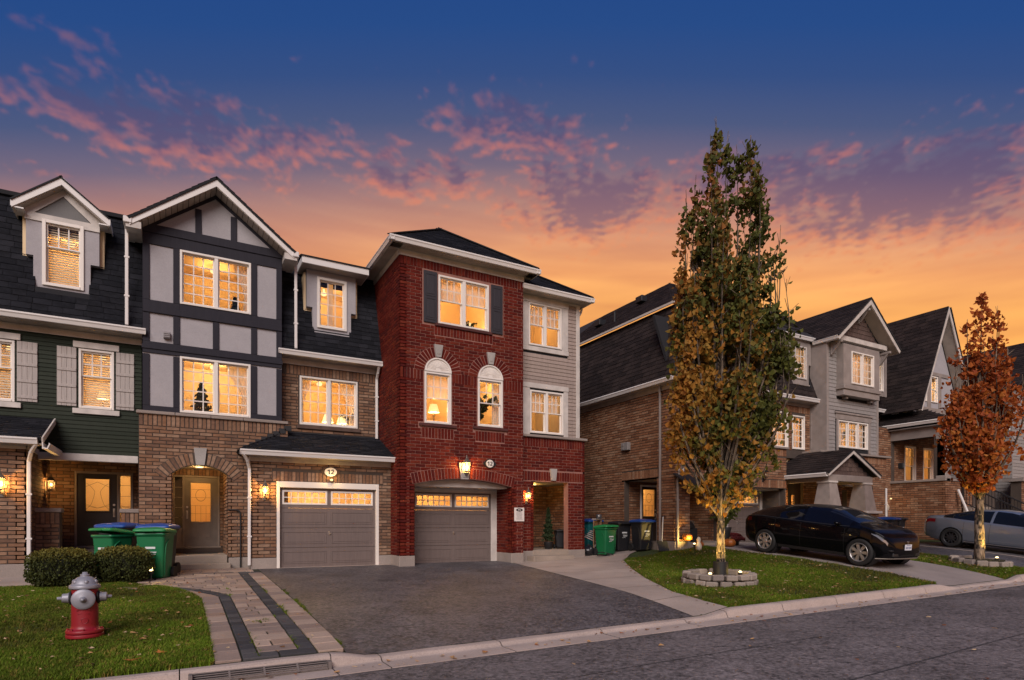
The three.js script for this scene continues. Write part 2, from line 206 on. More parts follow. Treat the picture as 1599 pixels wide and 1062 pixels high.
class Built {                                              // a thing made of panels on which tiles are laid
  constructor(name, label, category, base) { this.g = thing(name, label, category, base); this.base = V3(...base); this.tiles = {}; this.r = rand(name.length * 7 + Math.round(base[0] * 31 + 500)); }
  local(m) { return mat4().makeTranslation(-this.base.x, -this.base.y, -this.base.z).multiply(m); }
  place(o, m) { this.local(m).decompose(o.position, o.quaternion, o.scale); return o; }
  mb(name, mb, mat, parent) { const m = mb.build(name, mat, parent || this.g); if (!parent) m.position.copy(this.base).negate(); return m; }   // mb in world coordinates
  panel(name, o, u, v, outline, holes, thick, mat, parent) {
    const g = boxUV(EX(outline, thick, holes)); g.translate(0, 0, -thick); g.deleteAttribute('uv'); g.clearGroups(); const gg = g.index ? g.toNonIndexed() : g; boxUV(gg);
    const m = put(name, gg, mat, this.g), f = mat4().makeBasis(u, v, u.clone().cross(v)).setPosition(V3(...o)); this.place(m, f); m.userData_frame = f; return m;
  }
  frame(o, u = UX, v = UY) { return mat4().makeBasis(u, v, u.clone().cross(v)).setPosition(V3(...o)); }
  tile(kind, p, cx, cy, w, h, rot, o) {
    if (w < 0.008 || h < 0.015) return; const c = V3(cx, cy, 0).applyMatrix4(p.userData_frame);
    (this.tiles[kind] ||= []).push({ p, cx, cy, w, h, rot, zl: o.zl, zh: o.zh, b: o.b, pal: o.pal, i: Math.floor(this.r() * palettes[o.pal].length), z: this.r() * (o.jut || 0), tp: o.tp || 0, px: pixelsOf(c, w * h) });
  }
  rows(kind, p, poly, holes, o) {                          // courses of tiles inside a polygon, holes left out
    const ys = poly.map((q) => q[1]), xMin = Math.min(...poly.map((q) => q[0])), v0 = o.v0 ?? Math.min(...ys), v1 = o.v1 ?? Math.max(...ys), n = Math.max(1, Math.round((v1 - v0) / o.h)), h = (v1 - v0) / n;
    for (let i = 0; i < n; i++) {
      const a = v0 + i * h, c = a + h / 2, xs = [];
      for (let k = 0; k < poly.length; k++) { const [x, y] = poly[k], [X, Y] = poly[(k + 1) % poly.length]; if ((y <= c) !== (Y <= c)) xs.push(x + (X - x) * (c - y) / (Y - y)); }
      xs.sort((q, w) => q - w); let spans = []; for (let k = 0; k + 1 < xs.length; k += 2) spans.push([xs[k], xs[k + 1]]);
      for (const [u0, u1, w0, w1] of holes) if (c + h * 0.3 > w0 && c - h * 0.3 < w1) spans = spans.flatMap(([s, e]) => (u1 <= s || u0 >= e ? [[s, e]] : [[s, u0], [u1, e]].filter(([q, w]) => w - q > 0.02)));
      for (const [s, e] of spans) {
        let x = s - (o.L ? (i % 2 ? o.L / 2 : 0) + (o.ragged ? this.r() * o.L * 0.5 : 0) + (o.phase || 0) : 0);
        const L = o.L || e - s;
        if (o.L) x = xMin + Math.floor((s - xMin) / L) * L + (i % 2 ? -L / 2 : 0) - (o.ragged ? this.r() * L : 0);
        while (x < e - 0.01) {
          const len = o.ragged ? L * (0.7 + 0.6 * this.r()) : L, q = Math.max(x, s), w = Math.min(x + len, e); x += len;
          if (w - q < 0.02) continue; const cx = (q + w) / 2; if (o.skip && o.skip(cx, c)) continue;
          this.tile(kind, p, cx, c, w - q - o.gap, h - (o.gapV ?? o.gap), 0, o);
        }
      }
    }
  }
  soldiers(p, u0, u1, v0, v1, o) { const n = Math.max(1, Math.round((u1 - u0) / 0.1)), w = (u1 - u0) / n; for (let i = 0; i < n; i++) this.tile('brick', p, u0 + (i + 0.5) * w, (v0 + v1) / 2, w - o.gap, v1 - v0 - o.gap, 0, o); }
  arch(p, cx, cy, r, thick, a0, a1, o, skip) { const bed = [], inn = []; for (let i = 0; i <= 24; i++) { const a = lerp(a0, a1, i / 24); bed.push([cx + Math.cos(a) * (r + thick), cy + Math.sin(a) * (r + thick)]); inn.push([cx + Math.cos(a) * r, cy + Math.sin(a) * r]); } const bm = put('arch_bed', boxUV(EX([...bed, ...inn.reverse()], 0.0168)), p.material, this.g); bm.position.copy(p.position); bm.quaternion.copy(p.quaternion); const n = Math.max(3, Math.round((a1 - a0) * (r + thick / 2) / 0.1)); for (let i = 0; i < n; i++) { const a = a0 + (i + 0.5) * (a1 - a0) / n; if (skip && skip(a)) continue; const w = (a1 - a0) / n * (r + thick * 0.5) - o.gap; this.tile('brick', p, cx + Math.cos(a) * (r + thick / 2), cy + Math.sin(a) * (r + thick / 2), w, thick - o.gap, a - Math.PI / 2, { ...o, tp: +(thick / 2 / (r + thick / 2)).toFixed(3) }); } }
  finish(limit = 300) {
    for (const [kind, list] of Object.entries(this.tiles)) {
      list.sort((a, b) => b.px - a.px); const near = list.slice(0, limit).filter((t) => t.px > 0), rest = list.slice(near.length);
      for (const t of near) { const m = put(kind, tileGeo(t.w, t.h, t.zl, t.zh, t.b, t.i % 4, t.tp), toneMat(kind, t.pal, t.i), t.p); m.position.set(t.cx, t.cy, t.z); m.rotation.z = t.rot; }
      if (!rest.length) continue;
      const n = rest.length * 30, pos = new Float32Array(n * 3), nor = new Float32Array(n * 3), uv = new Float32Array(n * 2), col = new Float32Array(n * 3); let k = 0; const v = V3(), q = new THREE.Quaternion();
      for (const t of rest) {
        const a = tileArrays(t.w, t.h, t.zl, t.zh, t.b, (t.i % 4) * 0.37, (t.i % 4) * 0.61, t.tp), m = this.local(t.p.userData_frame).multiply(mat4().compose(V3(t.cx, t.cy, t.z), q.setFromAxisAngle(UZ, t.rot), V3(1, 1, 1))), nm = new THREE.Matrix3().setFromMatrix4(m), c = palettes[t.pal][t.i];
        for (let i = 0; i < 30; i++, k++) { v.fromArray(a.pos, i * 3).applyMatrix4(m).toArray(pos, k * 3); v.fromArray(a.nor, i * 3).applyMatrix3(nm).toArray(nor, k * 3); uv[2 * k] = a.uv[2 * i]; uv[2 * k + 1] = a.uv[2 * i + 1]; col.set(c, k * 3); }
      }
      const g = new THREE.BufferGeometry(); g.setAttribute('position', new THREE.BufferAttribute(pos, 3)); g.setAttribute('normal', new THREE.BufferAttribute(nor, 3)); g.setAttribute('uv', new THREE.BufferAttribute(uv, 2)); g.setAttribute('color', new THREE.BufferAttribute(col, 3));
      put(kind, g, toneMat(kind, rest[0].pal, -1), this.g).userData.kind = 'stuff';
    }
  }
}
const rect = (a, b, c, d) => [[a, c], [b, c], [b, d], [a, d]];
const BR = (pal, o = {}) => ({ pal, L: 0.3, h: 0.092, gap: 0.018, zl: 0.012, zh: 0.012, b: 0.004, jut: 0.004, ...o });
const SH = (pal, o = {}) => ({ pal, L: 0.3, h: 0.135, gap: 0.006, gapV: -0.015, zl: 0.017, zh: 0.004, b: 0.001, jut: 0.006, ragged: true, ...o });
const PL = (pal, h = 0.102, o = {}) => ({ pal, h, gap: 0.002, gapV: -0.004, zl: 0.02, zh: 0.002, b: 0.001, ...o });

// a window: outer frame, sashes, a pane and a grille per sash; (u0,v0)-(u1,v1) on the frame matrix f
function windowUnit(b, f, u0, u1, v0, v1, o = {}) {
  const w = u1 - u0, h = v1 - v0, fw = o.fw ?? 0.055, out = o.out ?? 0.03, units = o.units || 1, g = new THREE.Group(); g.name = o.name || 'window'; b.g.add(g); b.place(g, f.clone().multiply(mat4().makeTranslation(u0, v0, 0)));
  const fr = new MB(); fr.box(0, fw, 0, h, -0.1, out, 0.006).box(w - fw, w, 0, h, -0.1, out, 0.006).box(fw, w - fw, h - fw, h, -0.1, out, 0.006).box(fw, w - fw, 0, fw, -0.1, out + 0.012, 0.006);
  const mull = o.mull ?? 0.07, iw = (w - 2 * fw - (units - 1) * mull) / units, ih = h - 2 * fw;
  for (let k = 1; k < units; k++) { const x = fw + k * iw + (k - 1) * mull; fr.box(x, x + mull, fw, h - fw, -0.1, out - 0.004, 0.006); }
  fr.build('frame', o.frameMat || mats.frame, g);
  const sash = (x0, x1, y0, y1, z, cols, rows) => {
    const s = 0.035, sb = new MB(); sb.box(x0, x0 + s, y0, y1, z - 0.018, z + 0.018, 0.004).box(x1 - s, x1, y0, y1, z - 0.018, z + 0.018, 0.004).box(x0 + s, x1 - s, y0, y0 + s, z - 0.018, z + 0.018, 0.004).box(x0 + s, x1 - s, y1 - s, y1, z - 0.018, z + 0.018, 0.004);
    sb.build('sash', o.frameMat || mats.frame, g);
    const p = new MB(); p.quad([x0 + s, y0 + s, z], [x1 - s, y0 + s, z], [x1 - s, y1 - s, z], [x0 + s, y1 - s, z]); p.build('pane', o.glass || mats.glass, g);
    if (cols > 1 || rows > 1) { const q = new MB(), t = 0.014, X0 = x0 + s, X1 = x1 - s, Y0 = y0 + s, Y1 = y1 - s, gx = (X1 - X0) / cols, gy = (Y1 - Y0) / rows; for (let i = 1; i < cols; i++) q.box(X0 + i * gx - t, X0 + i * gx + t, Y0, Y1, z - 0.016, z - 0.006); for (let j = 1; j < rows; j++) q.box(X0, X1, Y0 + j * gy - t, Y0 + j * gy + t, z - 0.0165, z - 0.0055); q.build('grille', o.grilleMat || mats.frame, g); }
  };
  for (let k = 0; k < units; k++) { const x0 = fw + k * (iw + mull), x1 = x0 + iw; if (o.dh) { const m = fw + ih * (o.split ?? 0.5); sash(x0, x1, m - 0.02, h - fw, -0.035, o.cols ?? 3, o.rows ?? 2); sash(x0, x1, fw, m + 0.02, -0.072, 1, 1); } else sash(x0, x1, fw, h - fw, -0.05, o.cols ?? 3, o.rows ?? 5); }
  return g;
}
// the lit room behind an opening: floor, walls and ceiling round it, a glowing ceiling lamp with its light
const roomRand = rand(99);
function litRoom(b, f, u0, u1, v0, v1, o = {}) {
  const d = o.depth ?? 2.3, s = o.side ?? 0.45, lo = o.low ?? 0.75, hi = o.high ?? 0.3, z0 = -0.16, z1 = -0.16 - d, a = u0 - s, c = u1 + s, e = v0 - lo, t = v1 + hi, m = new MB();
  m.quad([a, e, z1], [c, e, z1], [c, t, z1], [a, t, z1]).quad([a, e, z0], [a, e, z1], [a, t, z1], [a, t, z0]).quad([c, e, z1], [c, e, z0], [c, t, z0], [c, t, z1]).quad([a, t, z1], [c, t, z1], [c, t, z0], [a, t, z0]).quad([a, e, z0], [c, e, z0], [c, e, z1], [a, e, z1]);
  m.quad([a, e, z0], [c, e, z0], [c, v0, z0], [a, v0, z0]).quad([a, v1, z0], [c, v1, z0], [c, t, z0], [a, t, z0]).quad([a, v0, z0], [u0, v0, z0], [u0, v1, z0], [a, v1, z0]).quad([u1, v0, z0], [c, v0, z0], [c, v1, z0], [u1, v1, z0]);
  const vary = roomRand() * 2 - 1, r = put('room', m.geo(), mats.room, b.g); b.place(r, f);
  const lu = o.lu ?? (u0 + u1) / 2, lv = o.lv ?? t - 0.16, lz = o.lz ?? z0 - d * 0.55, p = V3(lu, lv, lz).applyMatrix4(f);
  if (o.lamp !== false) { const k = new MB(); k.sphere(0, 0, 0, 0.09, 1, 0.7, 1).cyl(0, 0.09, 0, 0.03, 0.12, 10); const q = k.build('ceiling_lamp', mats.globe, b.g); b.place(q, mat4().makeTranslation(p.x, p.y, p.z)); }
  lampLight(p.x, p.y, p.z, (o.power ?? 3.2) * (0.9 + 0.25 * vary), o.color || [1, 0.63 + 0.05 * vary, 0.25 + 0.06 * vary], 4);
}
function blinds(b, f, u0, u1, v0, v1, z = -0.13) { const m = new MB(), n = Math.round((v1 - v0) / 0.06); for (let i = 0; i < n; i++) { const y = v1 - (i + 0.5) * (v1 - v0) / n; m.add(new THREE.BoxGeometry(u1 - u0, 0.003, 0.056), mat4().compose(V3((u0 + u1) / 2, y, z), new THREE.Quaternion().setFromAxisAngle(UX, 0.95), V3(1, 1, 1))); } for (const u of [u0 + 0.12, u1 - 0.12]) m.box(u - 0.002, u + 0.002, v0, v1, z - 0.002, z + 0.002); const o = put('window_blind', m.geo(), mats.blind, b.g); b.place(o, f); }
function curtain(b, f, u0, u1, v0, v1, tie = 0, z = -0.2) {   // a hanging sheet in folds, gathered to one side at its tie height when tie is not 0
  const nu = 34, nv = 16, pos = [], idx = []; for (let j = 0; j <= nv; j++) for (let i = 0; i <= nu; i++) { const t = j / nv, s = i / nu, g = tie ? lerp(1, 0.34, smooth(0, 0.62, 1 - t)) * (t < 0.35 ? lerp(1.25, 1, t / 0.35) : 1) : 1, w = u1 - u0, u = tie > 0 ? u1 - w * g * (1 - s) : tie < 0 ? u0 + w * g * s : u0 + w * s; pos.push(u, lerp(v0, v1, t), z + 0.008 * Math.sin(s * 24) * (0.6 + 0.4 * (1 - t))); }
  for (let j = 0; j < nv; j++) for (let i = 0; i < nu; i++) { const a = j * (nu + 1) + i; idx.push(a, a + 1, a + nu + 2, a, a + nu + 2, a + nu + 1); }
  const g = new THREE.BufferGeometry(); g.setAttribute('position', new THREE.Float32BufferAttribute(pos, 3)); g.setIndex(idx); g.computeVertexNormals(); const o = put('curtain', boxUV(g), mats.curtain, b.g); b.place(o, f);
}
function gutterX(b, x0, x1, z, y) { const m = new MB(); m.prismX([[z - 0.13, y], [z - 0.13, y - 0.1], [z - 0.08, y - 0.14], [z - 0.03, y - 0.135], [z - 0.005, y - 0.06], [z + 0.015, y - 0.035], [z + 0.015, y], [z - 0.005, y], [z - 0.01, y - 0.03], [z - 0.03, y - 0.06], [z - 0.045, y - 0.12], [z - 0.1, y - 0.1], [z - 0.115, y - 0.02], [z - 0.115, y]], x0, x1); m.box(x0 - 0.004, x0, y - 0.13, y, z - 0.13, z + 0.01).box(x1, x1 + 0.004, y - 0.13, y, z - 0.13, z + 0.01); b.mb('gutter', m, mats.gutter); }
function gutterZ(b, z0, z1, x, y, s) { const m = new MB(); m.prismZ([[x, y], [x + s * 0.015, y - 0.035], [x - s * 0.005, y - 0.06], [x - s * 0.03, y - 0.135], [x - s * 0.13, y - 0.13], [x - s * 0.13, y], [x - s * 0.115, y], [x - s * 0.11, y - 0.1], [x - s * 0.045, y - 0.11], [x - s * 0.012, y - 0.03], [x - s * 0.012, y]].map((q) => q), z0, z1); b.mb('gutter', m, mats.gutter); }
function soffitSlats(b, x0, x1, z0, z1, y) { const m = new MB(), n = Math.max(1, Math.round((x1 - x0) / 0.1)); for (let i = 0; i < n; i++) m.box(x0 + (i + 0.04) * (x1 - x0) / n, x0 + (i + 0.96) * (x1 - x0) / n, y, y + 0.012, z0, z1); m.box(x0, x1, y + 0.012, y + 0.03, z0, z1); b.mb('soffit', m, mats.soffit); }
function downspout(b, pts, mat = mats.gutter) { const m = new MB(); for (let i = 0; i + 1 < pts.length; i++) m.bar(pts[i], pts[i + 1], 0.075, 0.06, Math.abs(pts[i][1] - pts[i + 1][1]) > 0.3 && Math.abs(pts[i][0] - pts[i + 1][0]) + Math.abs(pts[i][2] - pts[i + 1][2]) < 0.05 ? [0, 0, 1] : [0, 1, 0], 0.012); for (let i = 1; i + 1 < pts.length; i++) m.sphere(...pts[i], 0.045, 1, 1, 1, 8); for (const t of [0.3, 0.7]) { const a = pts[pts.length - 2], c = pts[pts.length - 1]; m.box(lerp(a[0], c[0], t) - 0.055, lerp(a[0], c[0], t) + 0.055, lerp(a[1], c[1], t) - 0.02, lerp(a[1], c[1], t) + 0.02, lerp(a[2], c[2], t) - 0.035, lerp(a[2], c[2], t) + 0.035); } b.mb('downspout', m, mat); }
// a sectional garage door of four rows, windows in the top row; its lower left corner at (x0, y0, z)
function garageDoor(b, f, w, h, lamp = 2) {
  const g = new THREE.Group(); g.name = 'garage_door'; b.g.add(g); b.place(g, f); const rowH = h / 4;
  for (let r = 0; r < 4; r++) {
    const y0 = r * rowH + 0.004, y1 = (r + 1) * rowH - 0.004, m = new MB(), glazed = r === 3, px = [[0.09, w / 2 - 0.07], [w / 2 + 0.07, w - 0.09]];
    if (!glazed) { m.box(0, w, y0, y1, -0.05, 0, 0.004); for (const [a, c] of px) { const t = 0.05; m.box(a, c, y0 + 0.1, y0 + 0.1 + 0.018, 0, 0.01, 0.004).box(a, c, y1 - 0.118, y1 - 0.1, 0, 0.01, 0.004).box(a, a + 0.018, y0 + 0.118, y1 - 0.118, 0, 0.01, 0.004).box(c - 0.018, c, y0 + 0.118, y1 - 0.118, 0, 0.01, 0.004); m.box(a + t, c - t, y0 + 0.15, y1 - 0.15, 0, 0.007, 0.005); } m.build('door_panel', mats.garage, g); } else {
      const wy0 = y0 + 0.11, wy1 = y1 - 0.07; m.prismZ(rect(0, w, y0, y1), -0.05, 0, px.map(([a, c]) => rect(a, c, wy0, wy1).reverse())); m.build('door_panel', mats.garage, g);
      for (const [a, c] of px) { const k = new MB(), t = 0.028; k.box(a - 0.02, a + t, wy0 - 0.02, wy1 + 0.02, -0.03, 0.014, 0.005).box(c - t, c + 0.02, wy0 - 0.02, wy1 + 0.02, -0.03, 0.014, 0.005).box(a + t, c - t, wy0 - 0.02, wy0 + t, -0.03, 0.014, 0.005).box(a + t, c - t, wy1 - t, wy1 + 0.02, -0.03, 0.014, 0.005); for (let i = 1; i < 6; i++) { const x = a + t + i * (c - a - 2 * t) / 6; k.box(x - 0.012, x + 0.012, wy0 + t, wy1 - t, -0.028, 0.006); } k.box(a + t, c - t, (wy0 + wy1) / 2 - 0.012, (wy0 + wy1) / 2 + 0.012, -0.029, 0.007); k.build('window_frame', mats.frame, g);
        for (let i = 0; i < 6; i++) for (let j = 0; j < 2; j++) { const q = new MB(), X0 = a + t + i * (c - a - 2 * t) / 6 + 0.012, X1 = a + t + (i + 1) * (c - a - 2 * t) / 6 - 0.012, ym = (wy0 + wy1) / 2, Y0 = j ? ym + 0.012 : wy0 + t, Y1 = j ? wy1 - t : ym - 0.012; q.quad([X0, Y0, -0.02], [X1, Y0, -0.02], [X1, Y1, -0.02], [X0, Y1, -0.02]); q.build('pane', mats.frosted, g); } }
    }
  }
  const k = new MB(); k.box(w / 2 - 0.022, w / 2 + 0.022, rowH * 1.62, rowH * 1.82, 0, 0.012, 0.004).bar([w / 2 - 0.03, rowH * 1.7, 0.03], [w / 2 + 0.05, rowH * 1.7, 0.03], 0.016, 0.016, [0, 1, 0], 0.003).cyl(w / 2, rowH * 1.7, 0.02, 0.014, 0.012); k.build('handle', mats.steel, g);
  const s = new MB(); s.box(0, w, -0.012, 0.008, -0.045, -0.005); s.build('bottom_seal', mats.rubber, g);
  return g;
}
// a front door with a glazed upper part and two raised panels below
function frontDoor(b, f, w, h, mat, o = {}) {
  const g = new THREE.Group(); g.name = 'front_door'; b.g.add(g); b.place(g, f); const gx0 = o.gx0 ?? w * 0.2, gx1 = o.gx1 ?? w * 0.8, gy0 = o.gy0 ?? h * 0.46, gy1 = o.gy1 ?? h * 0.92;
  const m = new MB(); m.prismZ(rect(0, w, 0, h), -0.045, 0, [rect(gx0, gx1, gy0, gy1).reverse()]); const pw = w * 0.27; for (const x of [w * 0.17, w * 0.56]) for (const [a, c, t] of [[0, pw, 0.008], [0.04, pw - 0.04, 0.016]]) m.box(x + a, x + c, h * 0.1 + a, h * 0.36 - a, 0, t, 0.006); m.build('door_leaf', mat, g);
  const t = new MB(); for (const [a, c, d, e] of [[gx0 - 0.03, gx0 + 0.02, gy0 - 0.03, gy1 + 0.03], [gx1 - 0.02, gx1 + 0.03, gy0 - 0.03, gy1 + 0.03], [gx0 + 0.02, gx1 - 0.02, gy0 - 0.03, gy0 + 0.02], [gx0 + 0.02, gx1 - 0.02, gy1 - 0.02, gy1 + 0.03]]) t.box(a, c, d, e, -0.05, 0.012, 0.006); t.build('glass_frame', mat, g);
  const p = new MB(); p.quad([gx0, gy0, -0.02], [gx1, gy0, -0.02], [gx1, gy1, -0.02], [gx0, gy1, -0.02]); p.build('pane', mats.frosted, g);
  const c = new MB(), mx = (gx0 + gx1) / 2, my = (gy0 + gy1) / 2; if (o.lead === 'curves') { for (const s of [-1, 1]) { c.tube([[mx + s * (gx1 - gx0) * 0.46, gy0 + 0.06, -0.012], [mx + s * 0.14, gy0 + 0.2, -0.012], [mx + s * 0.06, my + 0.08, -0.012], [mx + s * 0.17, gy1 - 0.2, -0.012], [mx + s * (gx1 - gx0) * 0.44, gy1 - 0.14, -0.012]], 0.005, 5).tube([[mx - s * (gx1 - gx0) * 0.48, gy0 + 0.16, -0.012], [mx, gy0 + 0.1, -0.012], [mx + s * (gx1 - gx0) * 0.48, gy0 + 0.2, -0.012]], 0.005, 5); } c.bar([gx0, gy1 - 0.24, -0.012], [mx, gy1 - 0.1, -0.012], 0.01, 0.01).bar([mx, gy1 - 0.1, -0.012], [gx1, gy1 - 0.24, -0.012], 0.01, 0.01); } else { for (const y of [0.22, 0.42, 0.62, 0.82]) c.box(gx0, gx1, lerp(gy0, gy1, y) - 0.004, lerp(gy0, gy1, y) + 0.004, -0.016, -0.008); for (const x of [0.25, 0.5, 0.75]) c.box(lerp(gx0, gx1, x) - 0.004, lerp(gx0, gx1, x) + 0.004, gy0, lerp(gy0, gy1, 0.42), -0.0165, -0.0085); c.add(new THREE.TorusGeometry(0.13, 0.006, 5, 24), mat4().compose(V3(mx, lerp(gy0, gy1, 0.68), -0.012), new THREE.Quaternion(), V3(1, 1.3, 1))); } c.build('leading', mats.pewter, g);
  const hx = o.handleLeft ? 0.07 : w - 0.07, k = new MB(); k.cyl(0, 0, 0, 0.001, 0.001); k.box(hx - 0.025, hx + 0.025, h * 0.4, h * 0.52, 0, 0.012, 0.005).tube([[hx, h * 0.42, 0.012], [hx, h * 0.425, 0.055], [hx, h * 0.46, 0.06], [hx, h * 0.495, 0.05], [hx, h * 0.5, 0.012]], 0.011, 6).add(new THREE.CylinderGeometry(0.026, 0.03, 0.03, 14), mat4().makeRotationX(Math.PI / 2).setPosition(hx, h * 0.57, 0.012)); k.build('handle', mats.steel, g);
  return g;
}
// a wall lantern hung from a bracket; base point on the wall, +z away from it
function wallLantern(label, pos, turn, o = {}) {
  const t = thing('wall_lantern', label, 'lantern', pos, turn, 'wall lanterns on the houses'); const s = o.s ?? 1, z = 0.13 * s, w = 0.07 * s, h = 0.19 * s, met = o.mat || mats.pewter;
  const b = new MB(); b.box(-0.045 * s, 0.045 * s, -0.26 * s, 0.08 * s, 0, 0.022, 0.008).tube([[0, -0.16 * s, 0.02], [0, -0.2 * s, z * 0.6], [0, -0.165 * s, z], [0, -0.12 * s, z]], 0.012 * s, 6); b.build('bracket', met, t);
  const c = new MB(); for (const x of [-1, 1]) for (const q of [-1, 1]) c.bar([x * w * 0.78, -0.1 * s, z + q * w * 0.78], [x * w, h - 0.1 * s, z + q * w], 0.011 * s, 0.011 * s); c.box(-w * 0.9, w * 0.9, -0.12 * s, -0.1 * s, z - w * 0.9, z + w * 0.9, 0.004).box(-w * 1.12, w * 1.12, h - 0.1 * s, h - 0.085 * s, z - w * 1.12, z + w * 1.12, 0.004); c.build('cage', met, t);
  const r = new MB(); r.add(new THREE.CylinderGeometry(w * 0.25, w * 1.6, 0.1 * s, 4), mat4().makeRotationY(Math.PI / 4).setPosition(0, h - 0.04 * s, z)).cyl(0, h + 0.03 * s, z, 0.02 * s, 0.04 * s, 10, 0.012 * s).sphere(0, h + 0.065 * s, z, 0.016 * s, 1, 1.3, 1, 8); r.build('cap', met, t);
  const g = new MB(); for (const [x, q] of [[-1, 0], [1, 0], [0, -1], [0, 1]]) { const a = x ? [x * w * 0.76, -0.1 * s, z - w * 0.72] : [-w * 0.72, -0.1 * s, z + q * w * 0.76], e = x ? [x * w * 0.76, -0.1 * s, z + w * 0.72] : [w * 0.72, -0.1 * s, z + q * w * 0.76], up = (p) => [p[0] * 1.28, h - 0.1 * s, z + (p[2] - z) * 1.28]; g.quad(a, e, up(e), up(a)); } g.build('pane', mats.lanternGlass, t);
  const u = new MB(); u.sphere(0, 0.0, z, 0.026 * s, 1, 1.5, 1, 12); u.build('bulb', o.off ? mats.frame : mats.bulb, t);
  if (!o.off) { const p = V3(0, 0, z).applyAxisAngle(UY, turn); lampLight(pos[0] + p.x, pos[1], pos[2] + p.z, (o.power ?? 1.2) * 1.5, [1, 0.56, 0.18], 1); }
  return t;
}

// ---------------------------------------------------------------- the ground: a street that climbs to one side, lots that rise to the houses
const kerbTop = (x) => 0.05 + 0.0128 * (clamp(x, -40, 70) - 1.6);
const lotTop = (x) => ramp(x, [[9.3, 0.44], [11.9, 0.53], [14.2, 0.76], [15.5, 0.91], [20, 0.96], [27, 1.1], [40, 1.3]]), lotZ = (x) => ramp(x, [[10, -16.5], [14, -14.6]]);
const dipX = [[1.62, 0], [2.05, 0.09], [7.75, 0.09], [8.35, 0], [15.1, 0], [15.7, 0.09], [18.6, 0.09], [19.1, 0], [20.4, 0], [20.8, 0.09], [27.3, 0.09], [27.8, 0]];
const groundY = (x, z) => { const k = kerbTop(x) - ramp(x, dipX) * smooth(-9.6, -7.3, z), u = clamp((-7.3 - z) / (-7.3 - lotZ(x))); return k + (lotTop(x) - k) * Math.pow(u, 0.7); };
const driveR = (z) => ramp(-z, [[7.1, 7.5], [8.86, 7.72], [11.62, 8.17], [15.76, 8.84], [17.1, 8.92]]);
const lawnL = (z) => ramp(-z, [[7.1, 8.35], [7.9, 8.42], [9.03, 8.71], [10.87, 9.67], [12.6, 10.7], [14.4, 11.9], [15.4, 13.0], [16.2, 14.2]]);
function sheet(x0f, x1f, z0, z1, lift, nx, nz, yf = groundY, wear) {      // a strip of ground between two edges, from z0 (street) to z1 (house)
  const pos = [], idx = [], col = []; for (let j = 0; j <= nz; j++) { const z = lerp(z0, z1, j / nz), a = x0f(z), b = x1f(z); for (let i = 0; i <= nx; i++) { const x = lerp(a, b, i / nx); pos.push(x, yf(x, z) + lift, z); if (wear) { const w = wear(x, z); col.push(w, w * 0.985, w * 0.97); } } }
  for (let j = 0; j < nz; j++) for (let i = 0; i < nx; i++) { const a = j * (nx + 1) + i; idx.push(a, a + 1, a + nx + 2, a, a + nx + 2, a + nx + 1); }
  const g = new THREE.BufferGeometry(); g.setAttribute('position', new THREE.Float32BufferAttribute(pos, 3)); if (wear) g.setAttribute('color', new THREE.Float32BufferAttribute(col, 3)); g.setIndex(idx); g.computeVertexNormals(); return boxUV(g);
}
const at = (x) => () => x;
const wob = (x, z) => 0.025 * (fbm(N1, x * 0.9 + 50, z * 0.9 + 50, 3) - 0.5);
{ const m = new MB(); m.add(new THREE.BoxGeometry(1400, 0.1, 1400), mat4().makeTranslation(0, -0.75, 0)); struct('ground', m.geo(), mats.soil); }
struct('terrain', sheet(at(-45), at(75), -7.33, -46, 0, 240, 110, (x, z) => groundY(x, z) + wob(x, z)), mats.soil);
const roadWear = (x, z) => 0.82 + 0.5 * (fbm(N1, x * 0.35 + 20, z * 0.9 + 20, 4) - 0.5) + 0.22 * (fbm(N2, x * 2 + 9, z * 2 + 9, 3) - 0.5) + 0.1 * Math.exp(-(((z + 4.4) / 0.5) ** 2)) + 0.1 * Math.exp(-(((z + 2.6) / 0.5) ** 2)) - 0.14 * smooth(-6.35, -6.75, z) - (Math.abs(x - 16.1) < 0.9 && Math.abs(z + 5.9) < 0.42 ? 0.28 : 0);
const oil = [[4.1, -13.2, 0.32], [4.4, -12.1, 0.2], [7.0, -14.1, 0.3], [6.6, -11.6, 0.18], [3.4, -10.2, 0.14]];
const driveWear = (x, z) => { let v = 0.9 + 0.42 * (fbm(N1, x * 0.7 + 60, z * 0.5 + 60, 4) - 0.5) + 0.3 * (fbm(N2, x * 2.6 + 9, z * 2.6 + 9, 3) - 0.5); for (const t of [3.0, 4.5, 6.4, 7.9]) v += 0.07 * Math.exp(-(((x - t - 0.1 * Math.sin(z)) / 0.16) ** 2)); for (const [a, b, s] of oil) v -= 0.32 * smooth(1.15, 0.5, Math.hypot(x - a, z - b) / s + 0.7 * (fbm(N3, x * 5, z * 5, 3) - 0.5)); return Math.max(0.35, v); };
const roadY = (x, z) => kerbTop(x) - 0.128 + 0.018 * clamp((z + 6.75) / 4);
struct('road', sheet(at(-60), at(110), 14, -6.75, 0, 680, 120, roadY, roadWear), mats.road);
